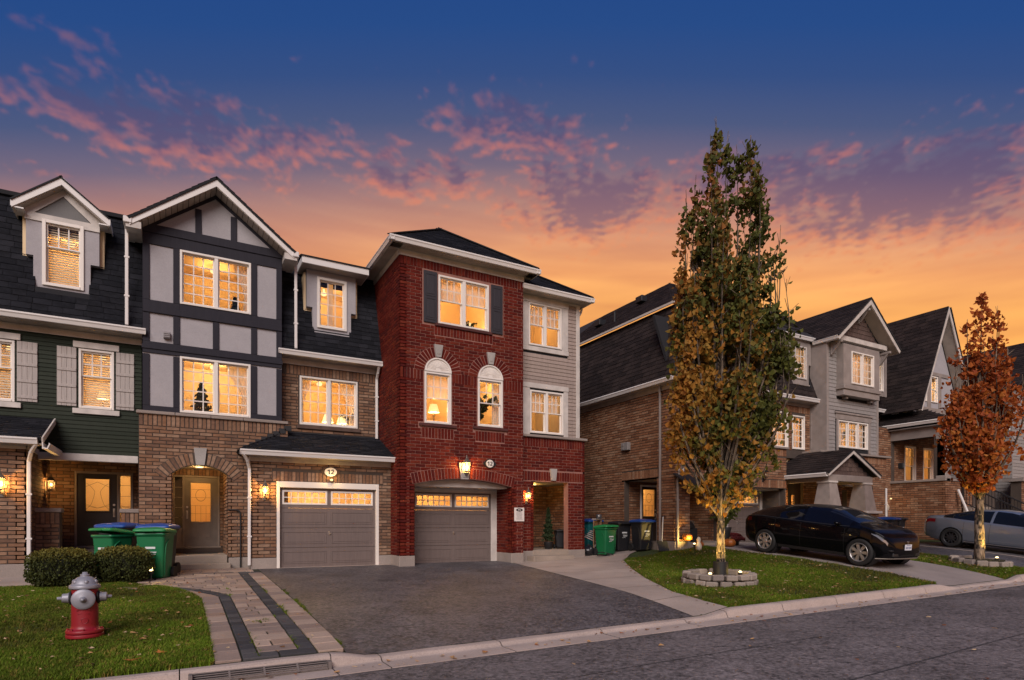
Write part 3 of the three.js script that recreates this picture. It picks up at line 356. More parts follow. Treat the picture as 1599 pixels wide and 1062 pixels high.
{ // cracks sealed with tar along the road
  const r = rand(5), line = (p, w) => { const c = new THREE.CatmullRomCurve3(p.map(([x, z]) => V3(x, 0, z))), n = 90, pos = [], idx = []; for (let i = 0; i <= n; i++) { const q = c.getPoint(i / n), d = c.getTangent(i / n), s = w * (0.6 + 0.8 * r()); const dx = (r() - 0.5) * 0.03; for (const k of [-1, 1]) { const x = q.x - d.z * s * k + dx, z = q.z + d.x * s * k; pos.push(x, roadY(x, z) + 0.004, z); } if (i < n) { const a = i * 2; idx.push(a, a + 1, a + 3, a, a + 3, a + 2); } } const g = new THREE.BufferGeometry(); g.setAttribute('position', new THREE.Float32BufferAttribute(pos, 3)); g.setIndex(idx); g.computeVertexNormals(); return g; };
  const m = new MB(); m.add(line([[4, -3.6], [7, -3.75], [10, -3.9], [14, -4.05], [22, -4.3]], 0.011)); m.add(line([[6.4, -2.5], [8.6, -2.75], [12, -2.9], [17, -3.2]], 0.012)); m.add(line([[2.2, -5.2], [4.5, -5.32], [8, -5.3]], 0.007));
  const o = struct('road_seam', m.geo(), M([0.035, 0.033, 0.034], 0.7)); 
}
struct('driveway', sheet(at(1.77), driveR, -7.335, -17.2, 0.014, 110, 150, (x, z) => groundY(x, z) + wob(x, z) * 0.3, driveWear), mats.asphaltDrive);
struct('concrete_driveway', sheet(at(15.3), at(18.5), -7.33, -15.7, 0.014, 12, 40), M([0.33, 0.275, 0.25], 0.85, { map: T.concrete, bump: [T.concrete, 0.006] }));
struct('far_driveway', sheet(at(20.75), at(23.42), -7.33, -14.5, 0.014, 20, 40, groundY, driveWear), mats.asphaltDrive);
struct('far_driveway', sheet(at(23.62), at(27.4), -7.33, -12.5, 0.014, 20, 40, groundY, driveWear), mats.asphaltDrive);
struct('driveway_border', sheet(at(23.43), at(23.61), -7.33, -14.5, 0.022, 2, 20), mats.concrete);
{ // the concrete walk beside the asphalt, in slabs
  const g = new THREE.Group(); g.name = 'concrete_walk'; g.userData.kind = 'structure'; scene.add(g);
  const cuts = [-7.33, -8.5, -9.9, -11.4, -12.9, -14.4, -15.9]; for (let i = 0; i + 1 < cuts.length; i++) put('slab', sheet((z) => driveR(z) + 0.012, lawnL, cuts[i] - 0.008, cuts[i + 1] + 0.008, 0.018, 12, 12), mats.concrete, g);
  put('slab', sheet(at(8.98), at(11.9), -15.91, -16.5, 0.018, 8, 4), mats.concrete, g); put('slab', sheet(at(11.92), at(14.1), -15.91, -30, 0.018, 6, 20), mats.concrete, g);
}
struct('front_walk', sheet(at(-12), at(-1.6), -14.75, -17.6, 0.014, 20, 8), mats.concrete);
struct('garage_apron', sheet(at(1.78), at(5.36), -16.72, -17.1, 0.02, 8, 4), mats.concrete);
// kerb with its gutter pan, in lengths; it dips at the driveways
{
  const g = new THREE.Group(); g.name = 'kerb'; g.userData.kind = 'structure'; scene.add(g);
  const hgt = (x) => 0.145 - ramp(x, dipX);
  const joints = [-40, -30, -20, -12, -8, -5.2, -3.4, -1.75, 0, 1.55, 2.15, 3.8, 5.5, 7.2, 8.15, 9.6, 11.2, 12.8, 14.4, 15.9, 17.4, 19, 20.6, 22.4, 24.4, 26.6, 29, 33, 38, 46, 60];
  for (let k = 0; k + 1 < joints.length; k++) {
    const x0 = joints[k] + 0.006, x1 = joints[k + 1] - 0.006, n = Math.max(2, Math.round((x1 - x0) / 0.15)), pos = [], idx = [], drain = k === 8 || k === 7;
    const prof = (x) => { const h = hgt(x), b = kerbTop(x) - 0.125; const q = [[-7.345, b - 0.1], [-7.345, b + h - 0.012], [-7.325, b + h], [-7.215, b + h], [-7.18, b + h * 0.86], [-7.165, b + h * 0.6], [-7.14, b + 0.012], [-7.11, b + 0.002], [-6.75, b + 0.004], [-6.745, b - 0.08]]; return q; };
    for (let i = 0; i <= n; i++) { const x = lerp(x0, x1, i / n); for (const [z, y] of prof(x)) pos.push(x, y + 0.006 * (N2(x * 3, z * 9) - 0.5), z); }
    for (let i = 0; i < n; i++) for (let j = 0; j < 9; j++) { const a = i * 10 + j; idx.push(a, a + 1, a + 11, a, a + 11, a + 10); }
    let s = new THREE.BufferGeometry(); s.setAttribute('position', new THREE.Float32BufferAttribute(pos, 3)); s.setIndex(idx); s = s.toNonIndexed(); s.computeVertexNormals(); put('kerb_stone', boxUV(s), mats.kerb, g);
  }
}
{ // storm drain in the kerb face: a frame and bars
  const t = thing('storm_drain', 'long slotted storm drain set into the kerb beside the paved path', 'drain', [0.82, kerbTop(0.8) - 0.125, -7.1]), f = new MB(), met = M([0.2, 0.165, 0.15], 0.75, { map: T.concrete, bump: [T.concrete, 0.004] });
  f.box(-0.74, -0.7, 0, 0.108, -0.07, 0.05, 0.005); f.build('end_cap', met, t); { const e = new MB(); e.box(0.68, 0.72, 0, 0.1, -0.07, 0.05, 0.005); e.build('end_cap', met, t); } { const m = new MB(); m.box(-0.7, 0.68, 0.005, 0.1, -0.078, -0.05); m.build('opening', mats.black, t); }
  for (let i = 0; i < 5; i++) { const m = new MB(); m.bar([-0.7, 0.1 - i * 0.017, -0.055 + i * 0.026], [0.68, 0.1 - i * 0.017, -0.055 + i * 0.026], 0.02, 0.012, [0, 1, 0], 0.004); m.build('bar', met, t); } for (const x of [-0.35, 0, 0.35]) { const m = new MB(); m.bar([x, 0.1, -0.05], [x, 0.028, 0.05], 0.02, 0.008); m.build('cross_bar', met, t); }
}
// ---------------------------------------------------------------- paved path: every paver its own piece on a bed of sand
{
  const g = new THREE.Group(); g.name = 'paved_path'; g.userData.kind = 'structure'; scene.add(g); const r = rand(77);
  const curve = [[0.33, -11.7], [0.26, -12.4], [0.1, -13.1], [-0.2, -13.75], [-0.5, -14.2], [-0.95, -14.55]], leftEdge = (z) => ramp(-z, [[7.4, 0.33], [11.7, 0.33], [12.4, 0.24], [13.1, 0.08], [13.75, -0.24], [14.2, -0.56], [14.6, -1], [15.2, -1.25], [17, -1.25]]);
  put('path_bed', sheet((z) => leftEdge(z) - 0.03, at(1.765), -7.34, -17.3, 0.006, 10, 40), M([0.05, 0.042, 0.03], 1, { map: T.soil }), g);
  const geos = [0, 1, 2, 3].map((k) => { const q = boxUV(cboxGeo(1, 0.05, 1, 0.006)); return q; });
  const paver = (x0, x1, z0, z1, pal, skew = 0) => { const w = x1 - x0 - 0.02, d = z0 - z1 - 0.02; if (w < 0.04 || d < 0.04) return; const cx = (x0 + x1) / 2, cz = (z0 + z1) / 2, q = new MB(); q.add(cboxGeo(w, 0.05, d, 0.007)); const gm = q.geo(), uv = gm.attributes.uv, ou = r() * 3, ov = r() * 3; for (let i = 0; i < uv.count; i++) uv.setXY(i, uv.getX(i) + ou, uv.getY(i) + ov);
    const m = put('paver', gm, toneMat('paver', pal, Math.floor(r() * palettes[pal].length)), g), e = 0.15, sz = (groundY(cx, cz + e) - groundY(cx, cz - e)) / (2 * e); m.position.set(cx, groundY(cx, cz) + 0.002 + 0.008 * r(), cz); m.rotation.set(-Math.atan(sz) + (r() - 0.5) * 0.012, skew + (r() - 0.5) * 0.015, (r() - 0.5) * 0.012); };
  const col = (x0, x1, z0, z1, lo, hi, pal) => { let z = z0; while (z > z1 + 0.08) { const d = Math.min(z - z1, lerp(lo, hi, r())); paver(x0, x1, z, z - d, pal); z -= d; } };
  col(1.44, 1.755, -7.36, -15.75, 0.26, 0.42, 'paver'); col(1.25, 1.44, -7.56, -15.8, 0.17, 0.23, 'charcoal'); col(0.62, 0.8, -7.56, -12.0, 0.17, 0.23, 'charcoal'); col(0.335, 0.62, -7.36, -11.95, 0.28, 0.42, 'paver');
  paver(0.62, 1.02, -7.36, -7.56, 'charcoal'); paver(1.02, 1.44, -7.36, -7.56, 'charcoal');
  let z = -7.56; while (z > -12.05) { const d = lerp(0.2, 0.32, r()); let x = 0.8; while (x < 1.25) { const w = r() < 0.35 ? 0.45 : lerp(0.15, 0.3, r()), e = 1.25 - x - w < 0.12 ? 1.25 : x + w; paver(x, Math.min(e, 1.25), z, z - d, 'paver'); x = e; } z -= d; }
  // the charcoal band swings to the entry, the field widens behind it
  const band = [[0.71, -12.05], [0.62, -12.3], [0.48, -12.6], [0.3, -12.95], [0.1, -13.25], [-0.12, -13.5], [-0.36, -13.72], [-0.62, -13.95], [-0.9, -14.1]], bandX = (q) => ramp(-q, band.map(([x, y]) => [-y, x]));
  for (let i = 0; i + 1 < band.length; i++) { const [x0, z0] = band[i], [x1, z1] = band[i + 1], dx = x1 - x0, dz = z1 - z0, a = Math.atan2(dx, dz), L = Math.hypot(dx, dz), cx = (x0 + x1) / 2, cz = (z0 + z1) / 2; paver(cx - 0.085, cx + 0.085, cz + L / 2, cz - L / 2, 'charcoal', a); const nx = -dz / L, nz = dx / L; paver(cx - 0.24 * nx - 0.12, cx - 0.24 * nx + 0.12, cz - 0.24 * nz + L / 2, cz - 0.24 * nz - L / 2, 'paver', a); }
  while (z > -15.7) { const d = lerp(0.22, 0.3, r()), x0 = Math.max(-1.1, bandX(z - d * 0.4) + 0.12); let x = x0; while (x < 1.25) { const w = lerp(0.22, 0.46, r()), e = 1.25 - x - w < 0.14 ? 1.25 : x + w; paver(x, Math.min(e, 1.25), z, z - d, 'paver'); x = e; } z -= d; }
  for (let x = -1.0; x < 1.7; x += 0.36) paver(x, Math.min(x + 0.36, 1.75), -15.82, -16.0, 'charcoal');
  for (let q = -16.02; q > -17.1; q -= 0.27) { let x = -1.1; while (x < 1.6) { const w = lerp(0.22, 0.46, r()); paver(x, Math.min(x + w, 1.62), q, q - 0.27, 'paver'); x += w; } }
}

// ---------------------------------------------------------------- green-sided townhouse at the end of the row
const solidBack = (b, x0, x1, y0, y1, z0, z1) => { const m = new MB(); m.box(x0, x1, y0, y1, z0, z1); b.mb('inner_wall', m, mats.underlay); };
{
  const b = new Built('green_townhouse', 'dark green sided townhouse with pale board shutters and a black mansard dormer', 'house', [-3.6, 0.4, -18.1]);
  const Z = -18.1, w1 = [-4.13, -3.4, 4.5, 5.95], w2 = [-2.17, -1.44, 4.48, 5.95], holes = [w1, w2];
  const wall = b.panel('siding_wall', [0, 0, Z], UX, UY, rect(-6.6, -0.85, 3.36, 6.24), holes.map(([a, c, d, e]) => rect(a, c, d, e).reverse()), 0.2, mats.underlay);
  b.rows('plank', wall, rect(-6.6, -0.85, 3.36, 6.22), [[-4.13, -3.4, 4.4, 6.1], [-2.17, -1.44, 4.4, 6.1]], PL('green'));
  const f = b.frame([0, 0, Z]);
  for (const [a, c, d, e] of holes) {
    windowUnit(b, f, a, c, d, e, { dh: true, split: 0.56 }); litRoom(b, f, a, c, d, e, { power: 3.4 }); blinds(b, f, a + 0.06, c - 0.06, d + 0.06, e - 0.06);
    const m = new MB(); m.box(a - 0.11, c + 0.11, e + 0.012, e + 0.165, Z + 0.02, Z + 0.06, 0.006); b.mb('window_head', m, mats.trim); const s = new MB(); s.box(a - 0.12, c + 0.12, d - 0.14, d - 0.012, Z + 0.02, Z + 0.07, 0.006); b.mb('window_sill', s, mats.trim);
    for (const [x0, x1] of [[a - 0.43, a - 0.04], [c + 0.04, c + 0.43]]) { const q = new MB(), bw = (x1 - x0) / 4; for (let i = 0; i < 4; i++) q.box(x0 + i * bw + 0.0015, x0 + (i + 1) * bw - 0.0015, d + 0.03, e, Z + 0.02, Z + 0.042, 0.004); for (const y of [d + 0.1, lerp(d, e, 0.33), lerp(d, e, 0.6), e - 0.27]) q.box(x0 + 0.004, x1 - 0.004, y, y + 0.07, Z + 0.042, Z + 0.06, 0.005); b.mb('shutter', q, mats.shutterPale); }
  }
  // eave, mansard, dormer
  { const m = new MB(); m.box(-6.6, -0.84, 6.2, 6.36, Z + 0.02, Z + 0.05, 0.005); b.mb('frieze_board', m, mats.trim); } soffitSlats(b, -6.6, -0.82, Z + 0.05, -17.66, 6.36); gutterX(b, -6.6, -0.74, -17.56, 6.51);
  const e0 = V3(0, 6.5, -17.7), up = V3(0, 9.6 - 6.5, -18.65 + 17.7), L = up.length(), v = up.clone().normalize(), roof = b.panel('mansard_roof', e0.toArray(), UX, v, rect(-6.6, -0.82, 0, L), [rect(-3.0, -1.92, 0.8, 2.4).reverse()], 0.12, mats.underlay);
  b.rows('shingle', roof, rect(-6.6, -0.82, 0, L), [[-3.0, -1.95, 0.74, 2.9]], SH('shingle', { h: 0.16, L: 0.34 }));
  { const m = new MB(); m.box(-6.6, -0.8, 9.57, 9.68, -18.72, -18.56, 0.01); m.box(-6.6, -0.8, 9.6, 9.66, -26, -18.7); b.mb('roof_edge', m, mats.underlay); }
  const D = -18.0, dw = [-2.87, -2.05, 7.34, 8.92]; const face = b.panel('dormer_face', [0, 0, D], UX, UY, [[-3.04, 7.25], [-1.92, 7.25], [-1.92, 8.02], [-1.74, 8.02], [-1.74, 9.02], [-3.18, 9.02], [-3.18, 8.02], [-3.04, 8.02]], [rect(...dw).reverse()], 0.18, mats.stucco);
  { const m = new MB(); m.box(-3.04, -2.98, 7.25, 8.84, -18.7, D - 0.18).box(-1.98, -1.92, 7.25, 8.84, -18.7, D - 0.18).box(-3.06, -1.9, 7.2, 7.25, -18.3, D + 0.03, 0.006); b.mb('dormer_cheek', m, mats.stucco); }
  const fd = b.frame([0, 0, D]); windowUnit(b, fd, ...dw, { dh: true, split: 0.62, rows: 1, out: 0.04, fw: 0.075 }); litRoom(b, fd, ...dw, { side: 0.4, low: 0.5, high: 0.1, depth: 1.8, power: 3 }); blinds(b, fd, -2.8, -2.12, 7.42, 8.85);
  { const gable = [[-3.2, 8.85], [-1.73, 8.85], [-1.73, 9.2], [-2.46, 9.74], [-3.2, 9.2]], m = new MB(); m.prismZ(gable, D - 0.1, D + 0.03, [[[-3.02, 9.03], [-2.46, 9.55], [-1.9, 9.03]]]); b.mb('gable_board', m, mats.trim); const p = new MB(); p.prismZ([[-3.05, 9.0], [-1.88, 9.0], [-2.46, 9.58]], D - 0.08, D); b.mb('gable_panel', p, mats.gablePanel); }
  const ra = [-3.4, 9.13], rp = [-2.46, 9.92], rb = [-1.51, 9.13]; { const m = new MB(); m.prismZ([[ra[0], ra[1]], [ra[0], ra[1] - 0.17], [rp[0], rp[1] - 0.2], [rb[0], rb[1] - 0.17], [rb[0], rb[1]], rp], -17.78, -17.74); b.mb('rake_board', m, mats.gutter); const s = new MB(); s.prismZ([[ra[0] + 0.02, ra[1] - 0.16], [ra[0] + 0.02, ra[1] - 0.19], [rp[0], rp[1] - 0.21], [rb[0] - 0.02, rb[1] - 0.19], [rb[0] - 0.02, rb[1] - 0.16], [rp[0], rp[1] - 0.18]], D + 0.03, -17.78); b.mb('soffit', s, mats.soffit); for (const [x0, x1, x2, x3] of [[ra[0], ra[0] + 0.22, ra[0] - 0.02, ra[0]], [rb[0] - 0.22, rb[0], rb[0], rb[0] + 0.02]]) { const t = new MB(); t.box(x0, x1, 8.97, 9.0, -18.2, -17.76).box(x2, x3, 8.985, 9.13, -18.5, -17.74); b.mb('eave_return', t, mats.gutter); }
    for (const [p, q] of [[ra, rp], [rp, rb]]) { const s2 = new MB(); s2.slab([[p[0] - 0.03, p[1] + 0.005, -17.71], [q[0], q[1] + 0.02, -17.71], [q[0], q[1] + 0.02, -19], [p[0] - 0.03, p[1] + 0.005, -19]].map((k) => k), 0.03); b.mb('dormer_roof', s2, M([0.03, 0.03, 0.034], 0.9, { map: T.shingle, bump: [T.shingle, 0.006] })); } }
  // brick garage bay in front, with its hipped roof
  const br = BR('tan'), gw = b.panel('brick_wall', [0, 0, -16.9], UX, UY, rect(-6.6, -2.98, 0.3, 3.3), [], 0.2, mats.mortarTan); b.rows('brick', gw, rect(-6.6, -2.98, 0.74, 3.3), [], br);
  const gs = b.panel('brick_wall', [-2.98, 0, -16.9], UNZ, UY, rect(0.0, 2.75, 0.3, 3.3), [], 0.2, mats.mortarTan); b.rows('brick', gs, rect(0, 2.75, 0.74, 3.3), [], br);
  { const m = new MB(); m.box(-6.6, -2.965, 0.25, 0.73, -17.1, -16.885, 0.01).box(-2.99, -2.962, 0.25, 0.73, -19.6, -17.1); b.mb('stone_base', m, mats.base); }
  { const m = new MB(); m.box(-6.6, -2.95, 3.28, 3.4, -16.9, -16.86, 0.005).box(-2.98, -2.94, 3.28, 3.4, -18.1, -16.86); b.mb('frieze_board', m, mats.trim); } soffitSlats(b, -6.6, -2.6, -16.86, -16.56, 3.36); gutterX(b, -6.6, -2.72, -16.47, 3.5); gutterZ(b, -18.05, -16.47, -2.5, 3.4, 1);
  const u2 = V3(0, 0.66, -1.6), L2 = u2.length(); const lr = b.panel('porch_roof', [0, 3.5, -16.52], UX, u2.clone().normalize(), [[-6.6, 0], [-2.66, 0], [-2.66, L2], [-6.6, L2]], [], 0.06, mats.underlay); b.rows('shingle', lr, [[-6.6, 0], [-2.66, 0], [-2.66, L2], [-6.6, L2]], [], SH('shingle', { h: 0.16 }));
  { const m = new MB(); m.bar([-2.63, 3.45, -16.5], [-2.63, 4.11, -18.06], 0.03, 0.13); b.mb('roof_verge', m, mats.trim); }
  // recessed entry
  { const m = new MB(); m.box(-2.96, -0.92, 3.17, 3.35, -18.16, -18.02, 0.01); b.mb('porch_beam', m, mats.trim); const c = new MB(); c.box(-2.98, -0.9, 3.3, 3.34, -19.6, -18.16); b.mb('porch_ceiling', c, mats.soffit); }
  const back = b.panel('brick_wall', [0, 0, -19.6], UX, UY, rect(-2.98, -0.88, 0.5, 3.32), [rect(-2.44, -1.12, 1.04, 3.04).reverse()], 0.2, mats.mortarTan); b.rows('brick', back, rect(-2.98, -0.88, 0.95, 3.3), [[-2.44, -1.12, 1, 3.04]], br);
  { const m = new MB(); m.box(-2.44, -2.385, 1.04, 3.04, -19.7, -19.56, 0.008).box(-1.49, -1.42, 1.04, 3.04, -19.7, -19.56, 0.008).box(-1.18, -1.12, 1.04, 3.04, -19.7, -19.56, 0.008).box(-2.385, -1.18, 2.98, 3.04, -19.7, -19.562, 0.008).box(-2.46, -1.1, 0.98, 1.04, -19.75, -19.5, 0.006).box(-1.42, -1.18, 1.04, 1.5, -19.7, -19.6, 0.006); b.mb('door_frame', m, mats.doorFrame); }
  frontDoor(b, b.frame([-2.385, 1.04, -19.6]), 0.895, 1.94, mats.doorBlack, { gx0: 0.17, gx1: 0.73, gy0: 0.92, gy1: 1.82, lead: 'curves' }); { const q = new MB(); q.quad([-1.42, 1.5, -19.62], [-1.18, 1.5, -19.62], [-1.18, 2.98, -19.62], [-1.42, 2.98, -19.62]); b.mb('side_light', q, mats.frosted); const k = new MB(); for (let i = 1; i < 5; i++) k.box(-1.42, -1.18, 1.5 + i * 0.296 - 0.006, 1.5 + i * 0.296 + 0.006, -19.615, -19.605); b.mb('leading', k, mats.pewter); }
  litRoom(b, b.frame([0, 0, -19.6]), -2.385, -1.18, 1.2, 2.95, { low: 0.2, power: 2.6 });
  for (const [x0, x1] of [[-2.97, -2.5], [-1.27, -0.9]]) { const pw = b.panel('brick_pier', [0, 0, -17.78], UX, UY, rect(x0, x1, 0.4, 1.9), [], 0.36, mats.mortarTan); b.soldiers(pw, x0, x1, 1.62, 1.9, br); b.rows('brick', pw, rect(x0, x1, 0.62, 1.62), [], br); const m = new MB(); m.box(x0 - 0.03, x1 + 0.03, 1.9, 2.0, -18.2, -17.74, 0.012); b.mb('pier_cap', m, mats.stone); }
  { const m = new MB(); m.box(-2.97, -0.9, 0.3, 0.8, -19.6, -17.8, 0.01).box(-2.5, -1.3, 0.3, 0.6, -17.8, -17.4, 0.01); b.mb('porch_slab', m, mats.step); const d = new MB(); d.box(-2.5, -1.05, 0.8, 0.97, -19.6, -19.3, 0.01); b.mb('door_step', d, mats.step); }
  downspout(b, [[-2.75, 3.36, -16.55], [-2.86, 3.2, -16.7], [-2.92, 3.02, -16.84], [-2.92, 0.55, -16.84]]);
  downspout(b, [[-1.14, 9.05, -17.5], [-1.14, 8.95, -17.62], [-1.14, 6.55, -17.62]]);
  solidBack(b, -6.6, -0.9, 0.3, 9.5, -30, -22.6); b.finish();
}
wallLantern('lit lantern on the tan brick beside the green-sided house driveway, cut by the picture edge', [-3.4, 2.5, -16.885], 0, { power: 1.6, s: 1.15 });
wallLantern('lit lantern on the side wall of the green-sided house entry, above the brick pier', [-2.965, 2.62, -18.9], Math.PI / 2, { power: 0.7 });

// ---------------------------------------------------------------- half-timbered townhouse with its brick garage bay
{
  const b = new Built('timbered_townhouse', 'half-timbered gabled townhouse over a brick entry arch with a brown garage bay alongside', 'house', [1, 0.42, -17.7]);
  const Z = -17.7, wu = [0.01, 1.7, 7.3, 8.7], wl = [0.01, 1.69, 4.5, 5.95], f = b.frame([0, 0, Z]);
  b.panel('stucco_wall', [0, 0, Z], UX, UY, [[-0.81, 4.4], [2.49, 4.4], [2.49, 9.2], [0.84, 10.42], [-0.81, 9.2]], [rect(...wu).reverse(), rect(...wl).reverse()], 0.22, mats.stucco);
  { const m = new MB(); m.box(-0.81, -0.78, 3.4, 9.2, -18.7, Z - 0.22).box(2.46, 2.49, 4.2, 9.2, -18.7, Z - 0.22); b.mb('stucco_return', m, mats.timber); }
  const tb = (x0, x1, y0, y1, d = 0.032) => { const m = new MB(); m.box(x0, x1, y0, y1, Z, Z + d, 0.005); b.mb('timber', m, mats.timber); };
  for (const [x0, x1] of [[-0.81, -0.66], [-0.14, 0.01], [1.7, 1.85], [2.345, 2.49]]) { tb(x0, x1, 4.62, 5.92); tb(x0, x1, 7.29, 8.7); tb(x0, x1, 6.24, 6.97); } tb(0.77, 0.92, 6.24, 6.97);
  tb(-0.81, 0.01, 4.46, 4.62, 0.03); tb(1.69, 2.49, 4.46, 4.62, 0.03); tb(-0.81, 2.49, 5.95, 6.24, 0.03); tb(-0.83, 2.51, 6.05, 6.15, 0.055); tb(-0.81, 0.01, 7.13, 7.29, 0.03); tb(1.7, 2.49, 7.13, 7.29, 0.03); tb(0.01, 1.7, 7.13, 7.3, 0.031); tb(-0.81, 2.49, 6.97, 7.13, 0.056); tb(-0.81, 2.49, 8.7, 8.985, 0.03); tb(-0.83, 2.51, 8.985, 9.2, 0.055); tb(0.36, 0.51, 9.2, 9.85, 0.03); tb(1.2, 1.35, 9.2, 9.85, 0.03);
  for (const s of [-1, 1]) { const m = new MB(); m.prismZ([[0.84, 10.42], [0.84, 10.22], [0.84 + s * 1.44, 9.15], [0.84 + s * 1.65, 9.15], [0.84 + s * 1.65, 9.21]], Z, Z + 0.034); b.mb('timber', m, mats.timber); }
  windowUnit(b, f, ...wu, { units: 2, rows: 5, out: 0.045, mull: 0.09 }); windowUnit(b, f, ...wl, { units: 2, rows: 5, out: 0.045, mull: 0.09 });
  litRoom(b, f, ...wu, { power: 4.6 }); litRoom(b, f, ...wl, { power: 4.8 }); curtain(b, f, 1.28, 1.68, 7.3, 8.68, 1); curtain(b, f, 1.1, 1.68, 4.5, 5.9, 1);
  // gable eaves
  const ra = [-1.1, 9.06], rp = [0.84, 10.55], rb = [2.78, 9.06], zf = -17.22; { const m = new MB(); m.prismZ([ra, [ra[0] + 0.04, ra[1] - 0.17], [rp[0], rp[1] - 0.22], [rb[0] - 0.04, rb[1] - 0.17], rb, rp], zf - 0.03, zf); b.mb('rake_board', m, mats.gutter); }
  for (const s of [-1, 1]) { const n = 15; for (let i = 0; i < n; i++) { const t0 = i / n + 0.003, t1 = (i + 1) / n - 0.003, X = (t) => rp[0] + s * 1.9 * t, Y = (t) => rp[1] - 0.24 - 1.44 * t, m = new MB(); m.prismZ([[X(t0), Y(t0)], [X(t1), Y(t1)], [X(t1), Y(t1) + 0.02], [X(t0), Y(t0) + 0.02]], Z + 0.05, zf - 0.03); b.mb('soffit_slat', m, mats.soffit); } const m = new MB(); m.prismZ(s < 0 ? [[-1.14, 8.84], [-0.82, 8.84], [-0.82, 9.0], [-1.14, 9.02]] : [[2.5, 8.84], [2.82, 8.84], [2.82, 9.02], [2.5, 9.0]], Z - 0.4, zf - 0.02); b.mb('eave_return', m, mats.trim);
    const e = s < 0 ? ra : rb, q = new MB(); q.box(e[0] - 0.09, e[0] + 0.09, e[1] - 0.13, e[1] + 0.02, -18.4, zf + 0.02, 0.012); b.mb('gutter', q, mats.gutter);
    const dir = V3(rp[0] - e[0], rp[1] - e[1] + 0.02, 0), LL = dir.length(), vv = dir.normalize(), pan = s > 0 ? b.panel('gable_roof', [e[0], e[1], zf + 0.03], UNZ, vv, rect(0, 3.2, 0, LL), [], 0.05, mats.underlay) : b.panel('gable_roof', [e[0], e[1], zf - 3.17], UZ, vv, rect(0, 3.2, 0, LL), [], 0.05, mats.underlay); b.rows('shingle', pan, rect(0, 3.2, 0, LL), [], SH('shingle', { h: 0.17, L: 0.4 })); }
  // brick entry storey with ledge, arch and keystone
  const br = BR('tan'), ax = 0.475, arcR = 1.0, aw = 0.645, ac = 2.93 - 0.78; const arcPts = []; const R = (aw * aw + 0.24 * 0.24) / (2 * 0.24), cy = 3.16 - R, a0 = Math.asin(aw / R); for (let i = 0; i <= 14; i++) { const a = -a0 + 2 * a0 * i / 14; arcPts.push([ax + R * Math.sin(a), cy + R * Math.cos(a)]); }
  const hole = [[-0.17, 0.3], ...arcPts, [1.12, 0.3]]; const bw = b.panel('brick_wall', [0, 0, Z + 0.08], UX, UY, rect(-0.89, 2.64, 0.25, 4.4), [hole.slice().reverse()], 0.25, mats.mortarTan);
    b.rows('brick', bw, rect(-0.89, 2.64, 0.74, 4.1), [[-0.17, 1.12, 0.2, 2.9]], { ...br, skip: (x, y) => Math.abs(x - ax) < 0.7 && y > 2.8 && Math.hypot(x - ax, y - cy) < R + 0.06 }); b.soldiers(bw, -0.89, 2.64, 4.1, 4.4, br); b.arch(bw, ax, cy, R, 0.32, Math.PI / 2 - a0 * 1.3, Math.PI / 2 + a0 * 1.3, { ...br, zl: 0.024, zh: 0.024 }, (a) => Math.abs(Math.cos(a) * R) < 0.13);
  { const m = new MB(); m.prismZ([[ax - 0.1, 3.16], [ax + 0.1, 3.16], [ax + 0.15, 3.6], [ax - 0.15, 3.6]], Z + 0.08, Z + 0.15); b.mb('keystone', m, mats.keystone); const l = new MB(); for (const [x0, x1] of [[-0.94, -0.1], [-0.09, 0.72], [0.73, 1.5], [1.51, 2.64]]) l.box(x0, x1, 4.39, 4.47, Z - 0.1, Z + 0.15, 0.012); b.mb('stone_ledge', l, mats.stone); }
  { const m = new MB(); m.box(-0.9, -0.19, 0.2, 0.73, Z - 0.2, Z + 0.1, 0.012).box(1.14, 1.66, 0.2, 0.73, Z - 0.2, Z + 0.1, 0.012); b.mb('stone_base', m, mats.base); }
  for (const [o, u] of [[[-0.17, 0, Z + 0.08], UNZ], [[1.12, 0, -19.55], UZ]]) { const s = b.panel('brick_wall', o, u, UY, rect(0, 1.93, 0.5, 3.25), [], 0.15, mats.mortarTan); b.rows('brick', s, rect(0, 1.93, 0.78, 3.2), [], br); }
  const ds = [-0.155, 1.06, 1.02, 2.97]; const bk = b.panel('brick_wall', [0, 0, -19.5], UX, UY, rect(-0.3, 1.25, 0.5, 3.3), [rect(-0.16, 1.03, 0.98, 3.02).reverse()], 0.2, mats.mortarTan); b.soldiers(bk, -0.3, 1.25, 3.02, 3.28, br); b.rows('brick', bk, rect(1.03, 1.25, 0.98, 3.02), [], br);
  { const m = new MB(); m.box(-0.2, 1.15, 3.2, 3.24, -19.5, Z - 0.17); b.mb('porch_ceiling', m, mats.soffit); const d = new MB(); d.box(-0.16, -0.115, 0.98, 3.02, -19.6, -19.46, 0.008).box(0.07, 0.12, 0.98, 3.02, -19.6, -19.46, 0.008).box(0.985, 1.03, 0.98, 3.02, -19.6, -19.46, 0.008).box(-0.115, 0.985, 2.965, 3.02, -19.6, -19.463, 0.008).box(-0.115, 0.07, 0.98, 1.52, -19.56, -19.5, 0.008).box(-0.2, 1.06, 0.94, 0.985, -19.6, -19.38, 0.008); b.mb('door_frame', d, mats.doorFrame); }
  frontDoor(b, b.frame([0.12, 0.99, -19.5]), 0.865, 1.97, mats.doorGrey, { gx0: 0.15, gx1: 0.69, gy0: 0.68, gy1: 1.84, handleLeft: true });
